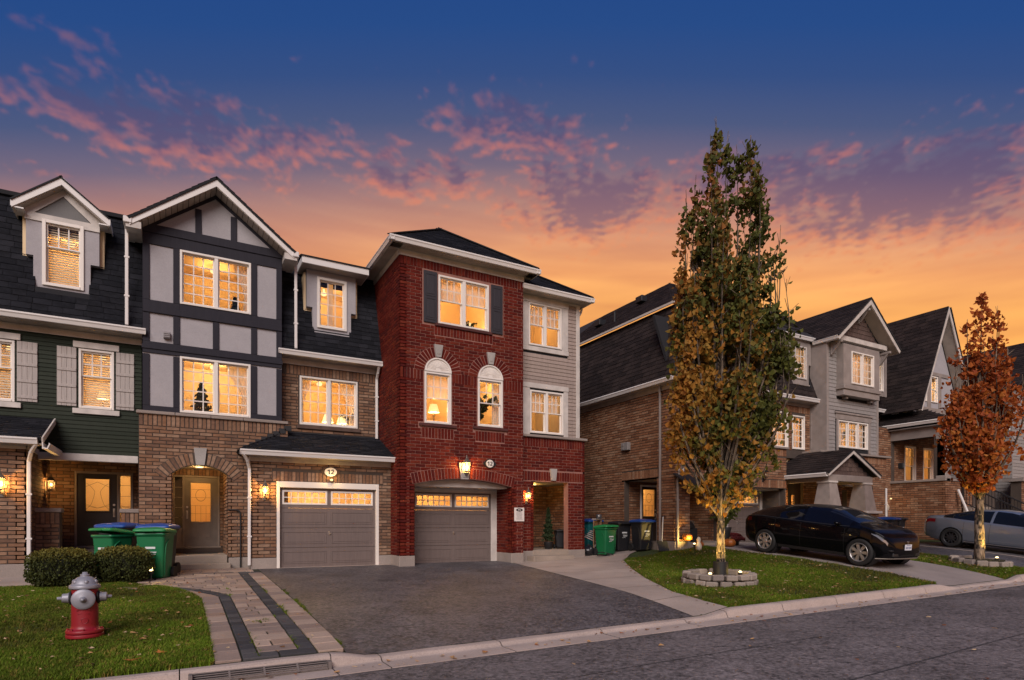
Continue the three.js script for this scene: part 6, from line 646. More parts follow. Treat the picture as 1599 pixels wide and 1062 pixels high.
  { const m = new MB(), st = 9; for (let i = 0; i < st; i++) m.box(28.0, 29.6, 0.6, 2.36 - i * 0.17, zf + 0.1 + i * 0.29, zf + 0.39 + i * 0.29, 0.01); b.mb('stairs', m, mats.step); for (const x of [28.0, 29.6]) { const r = new MB(), s = [x, 3.3, zf + 0.1], e = [x, 1.75, zf + 2.75]; r.bar(s, e, 0.05, 0.05).bar([x, 2.55, zf + 0.1], [x, 1.0, zf + 2.75], 0.035, 0.035); r.box(x - 0.03, x + 0.03, 0.7, 1.8, zf + 2.72, zf + 2.78).box(x - 0.03, x + 0.03, 2.4, 3.35, zf + 0.07, zf + 0.13); b.mb('hand_rail', r, mats.black); for (let i = 1; i < 24; i++) { const t = i / 24, q = new MB(); q.bar([x, lerp(2.55, 1.0, t), lerp(zf + 0.1, zf + 2.75, t)], [x, lerp(3.3, 1.75, t), lerp(zf + 0.1, zf + 2.75, t)], 0.018, 0.018, [0, 0, 1]); b.mb('baluster', q, mats.black); } } const d = new MB(); d.bar([27.55, 3.05, zf + 0.12], [27.8, 1.7, zf + 0.5], 0.1, 0.06, [0, 0, 1], 0.01); b.mb('downspout', d, mats.gutter); }
  { const m = new MB(); m.box(X3 - 0.12, X3 - 0.02, 3.98, 4.24, -14.35, -14.1, 0.04); b.mb('wall_speaker', m, mats.black); }
  solidBack(b, 27.2, 31, 0.8, 6.4, -26, -17.2); b.finish();
}
{
  const b = new Built('far_gabled_house', 'pale sided house with a dark roof half hidden behind the orange maple', 'house', [38, 1.3, -14]), sb = SH('shingleBrown', { h: 0.2, L: 0.45 });
  const w = b.panel('siding_wall', [0, 0, -13.4], UX, UY, rect(34.6, 44, 0.9, 8.4), [rect(37.2, 38.3, 6.2, 7.9).reverse()], 0.2, mats.underlay); b.rows('plank', w, rect(34.6, 44, 3.6, 8.3), [[37, 38.5, 6, 8.1]], PL('grey', 0.16)); const s = b.panel('siding_wall', [34.6, 0, -22], UZ, UY, rect(0, 8.6, 0.9, 8.4), [], 0.2, mats.underlay); b.rows('plank', s, rect(0, 8.6, 1, 8.3), [], PL('grey', 0.16)); const f = b.frame([0, 0, -13.4]); windowUnit(b, f, 37.2, 38.3, 6.2, 7.9, { units: 2, rows: 4, cols: 2 }); litRoom(b, f, 37.2, 38.3, 6.2, 7.9, { power: 4 });
  const left = b.panel('gable_roof', [33.9, 7.9, -22], UZ, V3(1, 0.85, 0).normalize(), rect(0, 9, 0, 4.5), [], 0.06, mats.underlay); b.rows('shingle', left, rect(0, 9, 0, 4.5), [], sb); const g = new MB(); g.prismZ([[35.6, 8.4], [40.6, 8.4], [38.1, 10.6]], -13.3, -13.2); b.mb('gable_wall', g, mats.trimGrey); const r = new MB(); for (const q of [-1, 1]) r.bar([38.1 + q * 2.8, 8.3, -12.7], [38.1, 10.8, -12.7], 0.05, 0.2, [0, 0, 1]); b.mb('rake_board', r, mats.trim); const lr = b.panel('gable_roof', [35.3, 8.35, -18], UZ, V3(2.8, 2.5, 0).normalize(), rect(0, 5.3, 0, 3.75), [], 0.06, mats.underlay); b.rows('shingle', lr, rect(0, 5.3, 0, 3.75), [], sb); b.panel('gable_roof', [40.9, 8.35, -12.7], UNZ, V3(-2.8, 2.5, 0).normalize(), rect(0, 5.3, 0, 3.75), [], 0.06, mats.underlay);
  const bw = b.panel('brick_wall', [0, 0, -12.6], UX, UY, rect(33.4, 44, 0.9, 3.6), [], 0.4, mats.mortarTan); b.rows('brick', bw, rect(33.4, 44, 1.1, 3.6), [], BR('brown')); const l = new MB(); l.box(33.3, 44, 3.6, 3.75, -13.3, -12.5); b.mb('stone_ledge', l, mats.trimGrey); b.finish();
}

// ---------------------------------------------------------------- cars
function makeCar(name, label, S) {
  const t = thing(name, label, 'car', [0, 0, 0]), P = (x, s) => ramp(x, s), top = (x) => P(x, S.top), belt = (x) => Math.min(P(x, S.belt), top(x) - 0.012), bot = (x) => P(x, S.bottom), wide = (x) => P(x, S.wide), wr = (x) => P(x, S.roof);
  const W = (x, y) => { const b = belt(x), o = bot(x), h = top(x), w = wide(x); if (y <= b) { const s = clamp((y - o) / (b - o)); return w * (0.9 + 0.1 * Math.sin(Math.PI * clamp(s * 0.62 + 0.16)) - 0.06 * Math.pow(1 - s, 4)); } const u = clamp((y - b) / (h - b)), e = w * (0.9 + 0.1 * Math.sin(Math.PI * 0.78)); return lerp(e * 0.985, Math.min(wr(x), e), Math.pow(u, 0.9)) * Math.pow(1 - Math.pow(u, 9), 0.5); };
  const us = [0, 0.04, 0.12, 0.25, 0.4, 0.55, 0.7, 0.8, 0.87, 0.92, 0.955, 0.98, 0.995, 1], low = [0, 0.03, 0.1, 0.22, 0.36, 0.5, 0.64, 0.78, 0.9, 0.97];
  const ring = (x) => { const b = belt(x), o = bot(x), h = top(x), r = []; for (const s of low) { const y = lerp(o, b, s); r.push([y, W(x, y)]); } for (const u of us) { const y = lerp(b, h, u); r.push([y, u === 1 ? 0 : W(x, y)]); } return r; };
  const xs = []; for (let i = 0; i <= 84; i++) { const k = i / 84, e = 0.5 - 0.5 * Math.cos(Math.PI * k); xs.push(lerp(S.rear, S.front, lerp(k, e, 0.6))); }
  const pos = [], idx = [], nR = low.length + us.length, M2 = nR * 2;
  xs.forEach((x) => { const r = ring(x); for (let j = 0; j < nR; j++) pos.push(x, r[j][0], r[j][1]); for (let j = nR - 1; j >= 0; j--) pos.push(x, r[j][0], -r[j][1]); });
  for (let i = 0; i + 1 < xs.length; i++) for (let j = 0; j < M2; j++) { const a = i * M2 + j, b = i * M2 + (j + 1) % M2; idx.push(a, a + M2, b, b, a + M2, b + M2); }
  for (const [i, f] of [[0, 0], [xs.length - 1, 1]]) { const c = pos.length / 3, r = ring(xs[i]); pos.push(xs[i] + (f ? 0.02 : -0.02), (r[0][0] + r[nR - 1][0]) / 2, 0); for (let j = 0; j < M2; j++) { const a = i * M2 + j, b = i * M2 + (j + 1) % M2; f ? idx.push(a, c, b) : idx.push(b, c, a); } }
  let g = new THREE.BufferGeometry(); g.setAttribute('position', new THREE.Float32BufferAttribute(pos, 3)); g.setIndex(idx); g.computeVertexNormals();
  const n0 = g.attributes.normal; { let s = 0; for (let i = 0; i < n0.count; i++) s += n0.getZ(i) * pos[3 * i + 2]; if (s < 0) { for (let i = 0; i < idx.length; i += 3) [idx[i], idx[i + 1]] = [idx[i + 1], idx[i]]; g.setIndex(idx); g.computeVertexNormals(); } }
  const ev = new Evaluator(); ev.attributes = ['position', 'normal']; ev.useGroups = false; let body = new Brush(g); body.updateMatrixWorld();
  for (const ax of S.axles) for (const s of [-1, 1]) { const c = new Brush(new THREE.CylinderGeometry(S.arch, S.arch, 0.42, 40).rotateX(Math.PI / 2).translate(ax, S.wheelR, s * (S.track + 0.11))); c.updateMatrixWorld(); body = ev.evaluate(body, c, SUBTRACTION); }
  put('body', boxUV(body.geometry.index ? body.geometry.toNonIndexed() : body.geometry), S.paint, t);
  const patch = (name, x0, x1, f0, f1, mat, off = 0.006, sides = [-1, 1], n = 26, m = 6) => { for (const s of sides) { const p = [], q = []; for (let i = 0; i <= n; i++) { const x = lerp(x0, x1, i / n), a = f0(x), b = Math.max(f1(x), a); for (let j = 0; j <= m; j++) { const y = lerp(a, b, j / m), h = 0.01, w = W(x, y), ny = -(W(x, y + h) - W(x, y - h)) / (2 * h), nx = -(W(x + h, y) - W(x - h, y)) / (2 * h), l = Math.hypot(1, nx, ny); p.push(x + nx / l * off, y + ny / l * off, s * (w + off / l)); } } for (let i = 0; i < n; i++) for (let j = 0; j < m; j++) { const a = i * (m + 1) + j; s > 0 ? q.push(a, a + m + 1, a + 1, a + 1, a + m + 1, a + m + 2) : q.push(a, a + 1, a + m + 1, a + 1, a + m + 2, a + m + 1); } const k = new THREE.BufferGeometry(); k.setAttribute('position', new THREE.Float32BufferAttribute(p, 3)); k.setIndex(q); k.computeVertexNormals(); put(name, boxUV(k), mat, t); } };
  const deck = (name, x0, x1, half, mat, off = 0.008, n = 18) => { const p = [], q = [], m = 14; for (let i = 0; i <= n; i++) { const x = lerp(x0, x1, i / n), w = half(x), b = belt(x), h = top(x); for (let j = 0; j <= m; j++) { const z = lerp(-w, w, j / m); let lo = b, hi = h; for (let k = 0; k < 22; k++) { const y = (lo + hi) / 2; W(x, y) > Math.abs(z) ? (lo = y) : (hi = y); } const sl = (top(x + 0.02) - top(x - 0.02)) / 0.04, l = Math.hypot(1, sl); p.push(x - sl / l * off, lo + off / l, z); } } for (let i = 0; i < n; i++) for (let j = 0; j < m; j++) { const a = i * (m + 1) + j; q.push(a, a + 1, a + m + 1, a + 1, a + m + 2, a + m + 1); } const k = new THREE.BufferGeometry(); k.setAttribute('position', new THREE.Float32BufferAttribute(p, 3)); k.setIndex(q); k.computeVertexNormals(); put(name, boxUV(k), mat, t); };
  const tint = S.tint, glassTop = (x) => belt(x) + (top(x) - belt(x)) * 0.84;
  for (const [a, b] of S.windows) patch('side_window', a, b, (x) => belt(x) + 0.03, glassTop, tint);
  deck('windscreen', S.screen[0], S.screen[1], (x) => W(x, belt(x) + (top(x) - belt(x)) * 0.5) * 0.9, S.screenMat, 0.008); deck('rear_window', S.back[0], S.back[1], (x) => W(x, belt(x) + (top(x) - belt(x)) * 0.5) * 0.82, tint, 0.008);
  for (const x of S.seams) patch('door_seam', x - 0.004, x + 0.004, (q) => bot(q) + 0.12, (q) => belt(q) + 0.02, mats.black, 0.003, [-1, 1], 1, 14); patch('sill', S.axles[1] + S.arch + 0.02, S.axles[0] - S.arch - 0.02, (x) => bot(x), (x) => bot(x) + 0.09, mats.black, 0.008);
  patch('window_trim', S.windows[0][0], S.windows[S.windows.length - 1][1], (x) => belt(x) + 0.012, (x) => belt(x) + 0.028, S.trim, 0.007);
  for (const x of S.handles) patch('door_handle', x - 0.1, x + 0.1, (q) => belt(q) - 0.13, (q) => belt(q) - 0.1, S.handleMat, 0.014, [-1, 1], 4, 2);
  patch('headlight', S.lamp[0], S.lamp[1], (x) => belt(x) - lerp(S.lampH[0], S.lampH[1], (x - S.lamp[0]) / (S.lamp[1] - S.lamp[0])) - 0.02, (x) => belt(x) - 0.02, S.lampMat, 0.009); patch('tail_light', S.tail[0], S.tail[1], (x) => belt(x) - 0.15, (x) => belt(x) - 0.03, S.tailMat, 0.009);
  for (const s of [-1, 1]) { const m = new MB(), [mx, my] = S.mirror, z = s * (W(mx, my) + 0.1); m.sphere(mx, my + 0.03, z, 0.1, 0.75, 0.62, 1.05, 16).bar([mx, my - 0.02, z - s * 0.12], [mx, my, z], 0.05, 0.03); m.build('wing_mirror', S.paint, t); }
  for (const ax of S.axles) for (const s of [-1, 1]) {
    const w = new THREE.Group(); w.name = 'wheel'; w.position.set(ax, S.wheelR, s * (S.track + 0.015)); if (s < 0) w.rotation.y = Math.PI; t.add(w); const R = S.wheelR, r = S.rimR, rot = mat4().makeRotationX(Math.PI / 2);
    const ty = new MB(); ty.lathe([[r - 0.005, -0.1], [r + 0.03, -0.112], [R - 0.03, -0.112], [R - 0.006, -0.09], [R, -0.05], [R, 0.05], [R - 0.006, 0.09], [R - 0.03, 0.112], [r + 0.03, 0.112], [r - 0.005, 0.1]], 48, rot); ty.build('tyre', mats.rubber, w);
    const rm = new MB(); rm.lathe([[r - 0.02, -0.08], [r, -0.1], [r, 0.1], [r - 0.012, 0.108], [r - 0.03, 0.1], [r - 0.03, -0.08]], 48, rot); for (let i = 0; i < S.spokes; i++) { const a = i / S.spokes * Math.PI * 2, c = Math.cos(a), q = Math.sin(a), px = -q, py = c; const poly = [[c * 0.05 + px * 0.028, q * 0.05 + py * 0.028], [c * 0.05 - px * 0.028, q * 0.05 - py * 0.028], [c * (r - 0.02) - px * S.spokeW, q * (r - 0.02) - py * S.spokeW], [c * (r - 0.02) + px * S.spokeW, q * (r - 0.02) + py * S.spokeW]].reverse(); rm.prismZ(poly, 0.05, 0.085); } rm.add(new THREE.CylinderGeometry(0.06, 0.065, 0.05, 20), mat4().makeRotationX(Math.PI / 2).setPosition(0, 0, 0.075)); rm.build('rim', S.rimMat, w);
    const dk = new MB(); dk.add(new THREE.CylinderGeometry(r - 0.03, r - 0.03, 0.02, 32), mat4().makeRotationX(Math.PI / 2).setPosition(0, 0, -0.02)); dk.build('brake_disc', mats.black, w);
    const lin2 = new MB(); lin2.add(new THREE.CylinderGeometry(S.arch - 0.006, S.arch - 0.006, 0.3, 32, 1, true), mat4().makeRotationX(Math.PI / 2).setPosition(0, 0, -0.1)); lin2.build('arch_liner', mats.black, w);
  }
  return { t, W, belt, bot, top };
}
function parkCar(c, S, x, zf, dir = -Math.PI / 2) {         // front axle at zf, nose towards the street
  const zr = zf - S.axles[0] + S.axles[1], yf = groundY(x, zf) + 0.016, yr = groundY(x, zr) + 0.016; c.t.rotation.order = 'YXZ'; c.t.rotation.set(0, dir, -Math.asin((yr - yf) / (S.axles[0] - S.axles[1]))); c.t.position.set(x, (yf + yr) / 2, (zf + zr) / 2);
}
const paintBlack = M([0.003, 0.003, 0.004], 0.35, { physical: true, clearcoat: 0.42, clearcoatRoughness: 0.015, specularIntensity: 0.05 });
const SUV = { rear: -2.4, front: 2.32, top: [[-2.4, 0.96], [-2.34, 1.1], [-2.24, 1.22], [-1.9, 1.38], [-1.5, 1.5], [-1.0, 1.59], [-0.5, 1.635], [-0.1, 1.64], [0.25, 1.61], [0.6, 1.51], [1.0, 1.3], [1.3, 1.125], [1.45, 1.06], [1.8, 0.98], [2.05, 0.88], [2.2, 0.78], [2.29, 0.66], [2.32, 0.56]], belt: [[-2.4, 0.92], [-2.2, 1.08], [-1.6, 1.09], [-0.8, 1.05], [0, 1.01], [0.8, 0.985], [1.3, 0.99], [1.6, 0.95], [1.95, 0.85], [2.15, 0.74], [2.32, 0.52]], bottom: [[-2.4, 0.42], [-2.1, 0.3], [-1.8, 0.24], [1.9, 0.2], [2.15, 0.22], [2.32, 0.28]], wide: [[-2.4, 0.66], [-2.33, 0.76], [-2.15, 0.87], [-1.8, 0.94], [-1.4, 0.96], [0, 0.955], [1.4, 0.955], [1.85, 0.93], [2.1, 0.84], [2.25, 0.7], [2.32, 0.56]], roof: [[-2.4, 0.4], [-1.8, 0.58], [-1, 0.63], [0, 0.64], [0.5, 0.64], [1, 0.68], [1.3, 0.72], [1.5, 0.9], [2.32, 0.9]],
  axles: [1.445, -1.445], wheelR: 0.355, rimR: 0.25, arch: 0.395, track: 0.83, paint: paintBlack, tint: M([0.004, 0.004, 0.005], 0.03), screenMat: M([0.012, 0.013, 0.016], 0.02), windows: [[-1.95, -0.32], [-0.24, 1.12]], screen: [0.42, 1.32], back: [-2.22, -1.25], seams: [-1.12, -0.28, 1.02], handles: [-0.72, 0.12], trim: mats.black, handleMat: paintBlack, lamp: [1.72, 2.05], lampH: [0.02, 0.075], tail: [-2.39, -2.0], lampMat: M([0.3, 0.31, 0.33], 0.1, { metal: 0.5 }), tailMat: M([0.06, 0.004, 0.004], 0.15), mirror: [0.82, 1.04], spokes: 7, spokeW: 0.045, rimMat: M([0.5, 0.49, 0.48], 0.28, { metal: 0.8 }) };
for (const k of ['top', 'belt', 'bottom', 'wide', 'roof']) SUV[k] = SUV[k].map(([x, y]) => [x > 1.445 ? 1.445 + (x - 1.445) * 0.8 : x, y]); SUV.front = 2.145;
SUV.top = SUV.top.map(([x, y]) => [x, y > 1.05 ? 1.05 + (y - 1.05) * 0.83 : y]);
{
  const c = makeCar('black_car', 'glossy black electric crossover car parked nose to the street beside the columnar tree', SUV), t = c.t; parkCar(c, SUV, 16.45, -9.34);
  const pl = new MB(); pl.box(2.16, 2.17, 0.47, 0.62, -0.155, 0.155, 0.004); pl.build('number_plate', M([0.62, 0.63, 0.66], 0.5), t); const dg = new MB(); for (const [z, w] of [[-0.11, 0.03], [-0.065, 0.03], [-0.02, 0.03], [0.03, 0.03], [0.075, 0.03], [0.115, 0.025]]) dg.box(2.17, 2.172, 0.505, 0.56, z - w / 2, z + w / 2 - 0.006); dg.box(2.17, 2.172, 0.59, 0.602, -0.09, 0.09); dg.build('plate_print', M([0.03, 0.05, 0.16], 0.6), t);
  const em = new MB(); em.box(2.143, 2.157, 0.68, 0.7, -0.045, 0.045, 0.004).prismX([[-0.012, 0.68], [0.012, 0.68], [0.004, 0.61], [-0.004, 0.61]], 2.143, 2.157); em.build('badge', mats.steel, t); const gr = new MB(); gr.box(2.03, 2.15, 0.3, 0.4, -0.62, 0.62, 0.02).box(1.95, 2.135, 0.44, 0.48, -0.72, -0.4, 0.015).box(1.95, 2.135, 0.44, 0.48, 0.4, 0.72, 0.015); gr.build('lower_intake', mats.black, t); const lip = new MB(); lip.tube([[1.85, 0.24, -0.9], [2.04, 0.25, -0.72], [2.17, 0.26, -0.4], [2.19, 0.26, 0], [2.17, 0.26, 0.4], [2.04, 0.25, 0.72], [1.85, 0.24, 0.9]], 0.016, 6, 40); lip.build('front_lip', mats.pewter, t);
}
const paintGrey = M([0.2, 0.225, 0.27], 0.32, { metal: 0.5, physical: true, clearcoat: 0.8, clearcoatRoughness: 0.06 });
const SEDAN = { ...SUV, rear: -2.44, front: 2.44, top: [[-2.44, 0.9], [-2.38, 1.03], [-2.2, 1.07], [-1.8, 1.13], [-1.3, 1.29], [-0.8, 1.405], [-0.2, 1.45], [0.2, 1.43], [0.6, 1.33], [1.0, 1.14], [1.25, 1.02], [1.7, 0.95], [2.1, 0.86], [2.35, 0.74], [2.44, 0.6]], belt: [[-2.44, 0.86], [-2.2, 0.99], [-1.6, 1.0], [-0.8, 0.965], [0, 0.93], [0.8, 0.9], [1.25, 0.91], [1.7, 0.87], [2.1, 0.78], [2.44, 0.56]], bottom: [[-2.44, 0.36], [-2.1, 0.25], [-1.8, 0.2], [1.9, 0.17], [2.44, 0.24]], roof: [[-2.44, 0.8], [-2, 0.8], [-1.3, 0.6], [-0.8, 0.58], [0, 0.6], [0.6, 0.64], [1.2, 0.74], [1.5, 0.9], [2.44, 0.9]], wide: [[-2.44, 0.66], [-2.3, 0.82], [-1.9, 0.9], [-1.4, 0.93], [0, 0.925], [1.4, 0.93], [1.95, 0.9], [2.25, 0.78], [2.44, 0.6]],
  axles: [1.415, -1.415], wheelR: 0.335, rimR: 0.235, arch: 0.375, track: 0.8, paint: paintGrey, tint: M([0.006, 0.007, 0.009], 0.03), windows: [[-1.75, -0.3], [-0.22, 1.05]], screen: [0.4, 1.22], back: [-1.85, -1.0], seams: [-1.05, -0.26, 0.98], handles: [-0.75, 0.1], trim: mats.steel, handleMat: paintGrey, lamp: [1.85, 2.38], tail: [-2.42, -1.98], tailMat: M([0.16, 0.008, 0.012], 0.15), mirror: [0.82, 0.97], spokes: 10, spokeW: 0.014, rimMat: M([0.07, 0.07, 0.075], 0.35, { metal: 0.7 }) };
{ const c = makeCar('grey_car', 'silver grey sedan parked in the far driveway behind the orange maple', SEDAN); parkCar(c, SEDAN, 25.0, -11.2 + 2.83); const s = new MB(); s.box(-1.0, 1.0, 0.235, 0.262, 0.905, 0.935, 0.008); s.box(-1.0, 1.0, 0.235, 0.262, -0.935, -0.905, 0.008); s.build('sill_trim', mats.steel, c.t); }

// ---------------------------------------------------------------- trees, hedge, grass
class Leaves {
  constructor(seed) { this.r = rand(seed); this.p = []; this.n = []; this.c = []; }
  add(x, y, z, s, col, droop = 0.3) {
    const r = this.r, q = new THREE.Quaternion().setFromEuler(new THREE.Euler((r() - 0.5) * 2.4 - droop, r() * 6.283, (r() - 0.5) * 1.6)), fold = 0.12 + 0.25 * r(), b = [[0, 0, 0], [0.42, 0.3, fold], [0.3, 0.62, fold * 0.7], [0, 1, -0.05], [-0.3, 0.62, fold * 0.7], [-0.42, 0.3, fold]].map((v) => V3((v[0]) * s, (v[1] - 0.2) * s, v[2] * s).applyQuaternion(q).add(V3(x, y, z)));
    for (const [i, j, k] of [[0, 1, 2], [0, 2, 3], [0, 3, 4], [0, 4, 5]]) { const a = b[i], e = b[j].clone().sub(a).cross(b[k].clone().sub(a)).normalize(); for (const w of [i, j, k]) { this.p.push(b[w].x, b[w].y, b[w].z); this.n.push(e.x, e.y, e.z); this.c.push(...col); } }
  }
  build(name, mat, parent) { const g = new THREE.BufferGeometry(); g.setAttribute('position', new THREE.Float32BufferAttribute(this.p, 3)); g.setAttribute('normal', new THREE.Float32BufferAttribute(this.n, 3)); g.setAttribute('color', new THREE.Float32BufferAttribute(this.c, 3)); return put(name, g, mat, parent); }
}
const leafMat = M([1, 1, 1], 0.7, { vc: true, physical: true, specularIntensity: 0.35, transmission: 0.3, thickness: 0, side: THREE.DoubleSide });
const mixc = (a, b, t) => a.map((v, i) => lerp(v, b[i], t));
function limb(m, pts, r0, r1, seg = 7) { const c = new THREE.CatmullRomCurve3(pts.map((p) => V3(...p))), n = Math.max(4, pts.length * 4), pos = [], idx = [], fr = c.computeFrenetFrames(n); for (let i = 0; i <= n; i++) { const p = c.getPoint(i / n), r = lerp(r0, r1, i / n); for (let j = 0; j <= seg; j++) { const a = j / seg * 6.2832, k = r * (1 + 0.08 * Math.sin(a * 3 + i)); pos.push(p.x + k * (Math.cos(a) * fr.normals[i].x + Math.sin(a) * fr.binormals[i].x), p.y + k * (Math.cos(a) * fr.normals[i].y + Math.sin(a) * fr.binormals[i].y), p.z + k * (Math.cos(a) * fr.normals[i].z + Math.sin(a) * fr.binormals[i].z)); } } for (let i = 0; i < n; i++) for (let j = 0; j < seg; j++) { const a = i * (seg + 1) + j; idx.push(a, a + 1, a + seg + 1, a + 1, a + seg + 2, a + seg + 1); } const g = new THREE.BufferGeometry(); g.setAttribute('position', new THREE.Float32BufferAttribute(pos, 3)); g.setIndex(idx); g.computeVertexNormals(); m.add(g); return c; }
function makeTree(name, label, x, z, S) {
  const y0 = groundY(x, z), t = thing(name, label, 'tree', [x, y0, z]), r = rand(S.seed), trunk = new MB(), br = new MB(), L = new Leaves(S.seed + 1), rt = V3(0.8746, 0, 0.4848), fw = V3(VIEW.x, 0, VIEW.z);
  const at3 = (a, b, y) => [rt.x * a + fw.x * b, y, rt.z * a + fw.z * b];      // across the street view and along it
  limb(trunk, [[0, -0.1, 0], [0.01, S.fork * 0.5, 0], [0, S.fork, 0.01], [0.03, lerp(S.fork, S.h, 0.35), 0.02], [0.0, lerp(S.fork, S.h, 0.7), 0]], S.r0, S.r0 * 0.3, 14); trunk.build('trunk', mats.bark, t);
  for (const b of S.stems(r)) {
    const [a, d, yTop, yStart, w] = b, out = yStart + (yTop - yStart) * 0.35, pts = [[0, yStart, 0], at3(a * 0.36, d * 0.36, lerp(yStart, out, 0.62)), at3(a * 0.84, d * 0.84, lerp(out, yTop, 0.27)), at3(a * 1.02, d * 1.02, lerp(out, yTop, 0.65)), at3(a + (r() - 0.5) * 0.1, d + (r() - 0.5) * 0.1, yTop)];
    const c = limb(br, pts, 0.035 * (0.6 + w), 0.005, 5), len = c.getLength(), n = Math.round(len * S.perM * w);
    for (let i = 0; i < n; i++) {
      const tt = lerp(S.bare, 0.985, Math.pow(r(), 0.85)), p = c.getPoint(tt), sp = S.spread * (0.35 + 1.0 * Math.sin(Math.PI * clamp(tt * 0.92 + 0.06))) * Math.pow(r(), 0.6), an = r() * 6.283, el = r() * 1.4 - 0.5; const lx = p.x + Math.cos(an) * sp, ly = p.y + el * sp * 0.8, lz = p.z + Math.sin(an) * sp; if (ly < S.low) continue;
      const across = lx * rt.x + lz * rt.z; if (S.gap && S.gap(across, ly)) continue; L.add(lx, ly, lz, S.leaf * (0.55 + 0.85 * r()), S.color(across, ly, lx * fw.x + lz * fw.z, r), 0.4);
    }
    for (let k = 0; k < 5; k++) { const tt = lerp(0.35, 0.95, r()), p = c.getPoint(tt), e = p.clone().add(V3((r() - 0.5) * S.spread * 2, S.spread * (0.6 + r()), (r() - 0.5) * S.spread * 2)); br.bar(p.toArray(), e.toArray(), 0.009, 0.009); }
    if (S.twig) for (let k = 0; k < 2; k++) { const p = c.getPoint(0.97), e = p.clone().add(V3((r() - 0.5) * 0.16, 0.2 + 0.35 * r(), (r() - 0.5) * 0.16)); br.bar(p.toArray(), e.toArray(), 0.008, 0.008); }
  }
  br.build('branches', mats.bark, t); L.build('crown', leafMat, t); return t;
}
const GREEN = [0.12, 0.125, 0.02], DGREEN = [0.055, 0.065, 0.013], OLIVE = [0.2, 0.14, 0.022], ORANGE = [0.36, 0.13, 0.018], GOLD = [0.4, 0.2, 0.028], RUST = [0.24, 0.08, 0.018];
{
  const prof = [[1.4, 0.4], [2.0, 1.0], [2.9, 1.4], [4.4, 1.55], [5.9, 1.52], [6.8, 1.3], [7.4, 1.15], [8.4, 1.05], [9.3, 0.95], [10, 0.6]];
  const tree = makeTree('columnar_maple', 'tall columnar maple turning from green to orange, its lit trunk in a ring of stones', 10.67, -9.55, {
    seed: 4, h: 9.6, fork: 1.6, r0: 0.11, perM: 118, bare: 0.1, spread: 0.28, leaf: 0.115, low: 1.45, twig: true,
    stems: (r) => { const out = [[-0.05, 0.05, 10.3, 1.6, 0.85], [0.2, 0.2, 10.0, 1.6, 0.75], [0.62, -0.1, 9.95, 1.9, 0.8], [0.45, 0.2, 9.8, 1.9, 0.75], [0.82, 0.1, 9.6, 2, 0.7], [-0.55, 0.2, 9.0, 1.6, 0.7], [-0.3, -0.3, 9.6, 1.8, 0.8], [0.92, 0.2, 9.0, 2.2, 0.7], [0.3, 0.4, 9.2, 1.8, 0.8], [-0.8, -0.1, 8.5, 1.7, 0.65], [0.7, -0.4, 9.0, 2, 0.75], [1.34, 0.1, 7.75, 2.2, 0.45], [1.42, -0.2, 6.7, 2.1, 0.6]]; for (let i = 0; i < 42; i++) { const yt = lerp(2.7, 8.3, Math.pow(r(), 0.85)), R = ramp(yt - 0.4, prof) * (0.55 + 0.4 * Math.sqrt(r())) * 0.86, a = r() * 6.283; out.push([Math.cos(a) * R + 0.18, Math.sin(a) * R * 0.8, yt, 1.4 + (yt - 2.5) * 0.26 * r(), 0.8]); } return out; },
    gap: (a, y) => (a > 0.2 && a < 0.5 && y > 7.2 && y < 8.5 && fbm(N2, a * 5 + 9, y * 2, 2) > 0.42) || fbm(N2, a * 2.9 + 40, y * 2.1 + 40, 3) < 0.385 || (a > 1.0 && fbm(N1, a * 4 + 40, y * 2.6, 3) < 0.46),
    color: (a, y, d, r) => { const k = clamp(0.5 - 0.3 * a - 0.05 * (y - 4.5) + 0.75 * (r() - 0.5) + (y > 8.4 ? 0.3 : 0) + 1.3 * (fbm(N1, a * 2.6 + 20, y * 1.7 + d * 2 + 20, 3) - 0.5)); const warm = mixc(y > 7 ? RUST : ORANGE, y > 6 ? ORANGE : GOLD, clamp(r() * 0.9 - (y > 7 ? 0.3 : 0))), cold = mixc(DGREEN, GREEN, r()); return mixc(cold, mixc(warm, OLIVE, r() * 0.5), smooth(0.3, 0.85, k)); } });
  const g = new MB(); g.cyl(0, 0.24, 0, 0.165, 0.48, 20); g.build('trunk_guard', mats.black, tree);
}
makeTree('orange_maple', 'smaller maple with orange red leaves in front of the silver sedan', 20.05, -8.55, {
  seed: 9, h: 7.3, fork: 1.9, r0: 0.14, perM: 100, bare: 0.12, spread: 0.3, leaf: 0.125, low: 1.75, twig: true,
  stems: (r) => { const out = [[0.05, 0, 7.7, 2, 0.75], [-0.25, 0.1, 6.9, 2, 0.75], [0.4, -0.1, 7.2, 2.1, 0.75], [0.7, 0.2, 6.4, 2.1, 0.75], [-0.6, 0.1, 5.9, 2, 0.75]]; for (let i = 0; i < 32; i++) { const yt = lerp(2.9, 6.3, r()), R = ramp(yt, [[2.9, 1.0], [4, 1.2], [5, 1.0], [6.3, 0.7]]) * Math.sqrt(r()), a = r() * 6.283; out.push([Math.cos(a) * R + 0.1, Math.sin(a) * R * 0.85, yt, 1.8 + 0.25 * (yt - 2.9) * r(), 0.8]); } return out; },
  gap: (a, y) => fbm(N2, a * 3 + 70, y * 2.3 + 40, 3) < 0.4,
  color: (a, y, d, r) => mixc(mixc([0.26, 0.05, 0.012], [0.45, 0.12, 0.018], r()), [0.5, 0.22, 0.03], clamp(r() * 1.3 - 0.75 + (3.6 - y) * 0.16)) });
